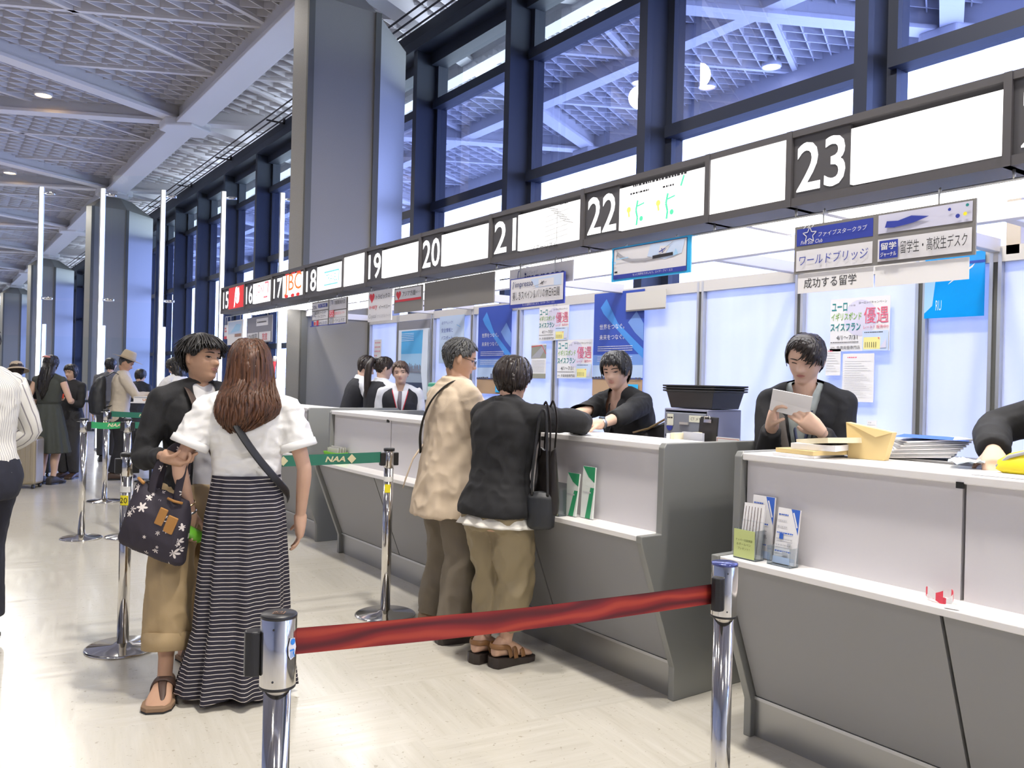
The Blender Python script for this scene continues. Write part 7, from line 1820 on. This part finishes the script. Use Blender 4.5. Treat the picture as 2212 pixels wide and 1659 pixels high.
m = MB(); A_, B_ = tp(-1.0, 1.0), tp(-.70, .98); m.tube([(A_[0], -.012, A_[1]), (B_[0], -.030, B_[1])], .007, 8); m.build('leather_trim', M_LEATHER, t)
# the green can in the woman's left hand
w_, d_, pn_, th_ = f10.hnd['L']; Mw = Matrix.Translation((X10, Y10, 0)) @ Matrix.Rotation(view_rz(V10), 4, 'Z')
c = Mw @ (w_ + d_*.080 + pn_*.038) + Vector((-.814, .5807, 0))*.012; 
t = thing('drink_can', 'green drink can in the left hand of the woman in the striped skirt', 'can', c)
axd = (Vector((-.814, .5807, 0))*.72 + Vector((-.5807, -.814, 0))*.45 + Vector((0, 0, .52))).normalized(); x_ = axd.orthogonal().normalized(); Mc = Matrix((x_, axd.cross(x_), axd)).transposed().to_4x4()
mb = MB(); mb.lathe([(.0, -.058), (.023, -.058), (.0265, -.050), (.0265, .046), (.0225, .056)], 32, M=Mc); mb.build('can_body', mat('can_green', (.20, .62, .05), .25), t)
mb = MB(); mb.lathe([(.0225, .055), (.0235, .058), (.021, .059), (.020, .054), (0, .054)], 32, M=Mc); mb.cbox((.004, 0, .0555), (.018, .010, .0015), 0, Mc); mb.build('can_lid', mat('can_lid', (.65, .66, .68), .25, .9), t)
# black handbag and rucksack beside the woman in the black jacket
t = thing('handbag', 'black leather handbag hanging from the arm of the woman in the black jacket', 'bag', (2.478, 3.165, 0), R(-100))
mb = MB(); rings = []
for z, w, d in ((.775, .100, .022), (.79, .110, .034), (.90, .105, .034), (1.02, .092, .024), (1.085, .084, .010)): rings.append([Vector((w*math.copysign(abs(math.cos(q))**.6, math.cos(q)), d*math.sin(q), z + (.015*math.cos(2*q) if z > 1.05 else 0))) for q in [2*PI*k/36 for k in range(36)]])
mb.loft(rings); me = remesh(mb.mesh(), .006, 2, .006, 10, 2.0); setmats(me, mat('leather_black', (.016, .013, .012), .32)); link('body', me, t)
for oy, k in ((-.014, .0), (.014, .02)):
    q_ = curve_path([(-.05, oy, 1.03), (-.054, oy, 1.12), (-.046+k, oy, 1.24), (.0+k, oy, 1.315+k*.3), (.046+k, oy, 1.24), (.056, oy, 1.12), (.052, oy, 1.03)]); m = MB(); m.tube(q_, [(.003, .008)]*len(q_), 8, up=(0, 1, 0)); m.build('handle', MATS['leather_black'], t)
t = thing('rucksack', 'small dark rucksack hanging below the black handbag', 'bag', (2.425, 3.135, 0), R(-55))
mb = MB(); rings = []
for z, w, d in ((.705, .050, .026), (.72, .066, .036), (.78, .070, .040), (.86, .066, .036), (.885, .05, .016)): rings.append([Vector((w*math.copysign(abs(math.cos(q))**.8, math.cos(q)) , d*math.sin(q), z)) for q in [2*PI*k/30 for k in range(30)]])
mb.loft(rings); me = remesh(mb.mesh(), .006, 2, .006, 12, 5.0); setmats(me, mat('nylon_dark', (.02, .022, .026), .5)); link('body', me, t)
q_ = curve_path([(-.04, -.025, .87), (-.036, -.028, 1.0), (-.01, -.02, 1.25), (.02, -.02, 1.25), (.036, -.028, 1.0), (.04, -.025, .87)]); m = MB(); m.tube(q_, [(.003, .007)]*len(q_), 8, up=(0, 1, 0)); m.build('strap', M_BLACK, t)
# the letter the clerk reads
mb = MB(); mb.box((-.085, -.0015, -.055), (.085, .0015, .055)); mb.add([(-.085, -.002, .0), (.085, -.002, -.012), (.085, -.010, -.060), (-.085, -.010, -.05)], [(0, 1, 2, 3)])
o = mb.build('letter', M_PAPER); o.matrix_world = LETTER @ Matrix.Translation((.012, .365, 1.345)) @ Matrix.Rotation(R(-30), 4, 'X') @ Matrix.Rotation(R(180), 4, 'Z') @ Matrix.Rotation(R(12), 4, 'Y')
tag(o, 'folded white letter in the hands of the clerk with the dark blazer', 'letter')
# backpack of the man in the straw hat
M5 = Matrix.Translation((2.12, 12.0, 0)) @ Matrix.Rotation(view_rz(62), 4, 'Z')
t = thing('backpack', 'black backpack on the man in the straw hat, with a green key charm', 'backpack', M5 @ Vector((0, -.20, 0)), view_rz(62))
mb = MB(); rings = []
for z, w, d, y in ((.86, .13, .07, -.035), (.89, .155, .095, -.055), (1.05, .16, .105, -.065), (1.22, .145, .09, -.05), (1.33, .11, .06, -.02), (1.37, .06, .03, 0)): rings.append([Vector((w*math.copysign(abs(math.cos(q))**.75, math.cos(q)), y + d*math.copysign(abs(math.sin(q))**.8, math.sin(q)), z)) for q in [2*PI*k/30 for k in range(30)]])
mb.loft(rings); me = remesh(mb.mesh(), .01, 2, .008, 12, 6.0); setmats(me, MATS['nylon_dark']); link('body', me, t)
mb = MB(); mb.tube([(-.165, -.10, 1.13), (-.185, -.12, 1.08), (-.19, -.12, 1.03), (-.16, -.13, 1.02)], .018, 8); mb.build('key_charm', mat('charm_green', (.20, .55, .08), .5), t)
for s_ in (-.10, .10): mb = MB(); mb.tube([(s_, .03, 1.36), (s_, .12, 1.43), (s_*1.05, .26, 1.36), (s_*1.15, .29, 1.2), (s_*1.2, .2, 1.02), (s_, .02, .95)], [(.006, .022)]*6, 8); mb.build('shoulder_strap', M_BLACK, t)
# paper passed between the hat man and the woman in white, over a small stand
pm = Vector((2.45, 11.57, 0))
t = thing('paper_stand', 'slim black-legged stand of printed leaflets in front of the woman in the white blouse', 'stand', pm, R(-35.5))
mb = MB(); mb.box((-.018, -.018, .02), (.018, .018, 1.03)); mb.build('leg', M_BLACK, t); mb = MB(); mb.box((-.16, -.13, 0), (.16, .13, .02)); mb.build('base', M_BLACK, t)
mb = MB(); mb.box((-.23, -.14, 1.03), (.22, .14, 1.045)); mb.build('tray', M_PAPER, t)
mb = MB(); mb.box((-.20, -.12, 1.046), (.20, .12, 1.115)); p = Panel(mb, facing((0, -.121, 1.08), (0, -1, 0))); p.text('UCKY', .0, -.005, 1, w=.16, h=.03, bold=.02); p.rect(-.19, .02, .19, .03, 2)
mesh_thing(mb, 'newspaper_pile', [M_PAPER, mat('ink_orange', (.65, .25, .05), .5), M_MGREY], 'pile of folded newspapers on the slim black-legged stand', 'newspapers', pm, R(-35.5), fix=False)
mb = MB(); mb.box((-.09, -.06, 0), (.09, .06, .004)); o = mesh_thing(mb, 'leaflet', M_PAPER, 'white leaflet in the hands of the man in the straw hat', 'leaflet', M5 @ Vector((.02, .47, 1.15)), view_rz(62)); o.rotation_euler = (R(18), 0, view_rz(62))
# suitcases behind the striped-shirt man
def suitcase(label, x, y, rz, w, d, h, mt):
    t = thing('suitcase', label, 'suitcase', (x, y, 0), rz)
    mb = MB(); mb.box((-w/2, -d/2, .05), (w/2, d/2, h)); mb.build('shell', mt, t, bevel=.04, segs=4)
    for q in range(5): mb = MB(); mb.box((-w*.36 + w*.16*q, -d/2-.006, .09), (-w*.36 + w*.16*q + .02, -d/2+.002, h-.05)); mb.build('rib', mt, t, bevel=.003)
    for sx in (-1, 1):
        for sy in (-1, 1): mb = MB(); mb.lathe([(0, -.012), (.025, -.012), (.025, .012), (0, .012)], 16, M=Matrix.Translation((sx*w*.4, sy*d*.36, .026)) @ Matrix.Rotation(R(90), 4, 'Y')); mb.build('wheel', M_BLACK, t)
    mb = MB(); mb.tube([(-.08, 0, h-.01), (-.08, 0, h+.06), (.08, 0, h+.06), (.08, 0, h-.01)], .010, 8); mb.build('handle', M_BLACK, t)
suitcase('silver-beige hard suitcase beside the person in the bucket hat', 1.0, 11.50, R(-30), .36, .24, .62, mat('case_champagne', (.42, .36, .26), .35, .5))
suitcase('dark grey suitcase behind the legs of the person in the dark dress', 1.27, 12.75, R(-30), .40, .25, .60, mat('case_dark', (.06, .065, .065), .4))
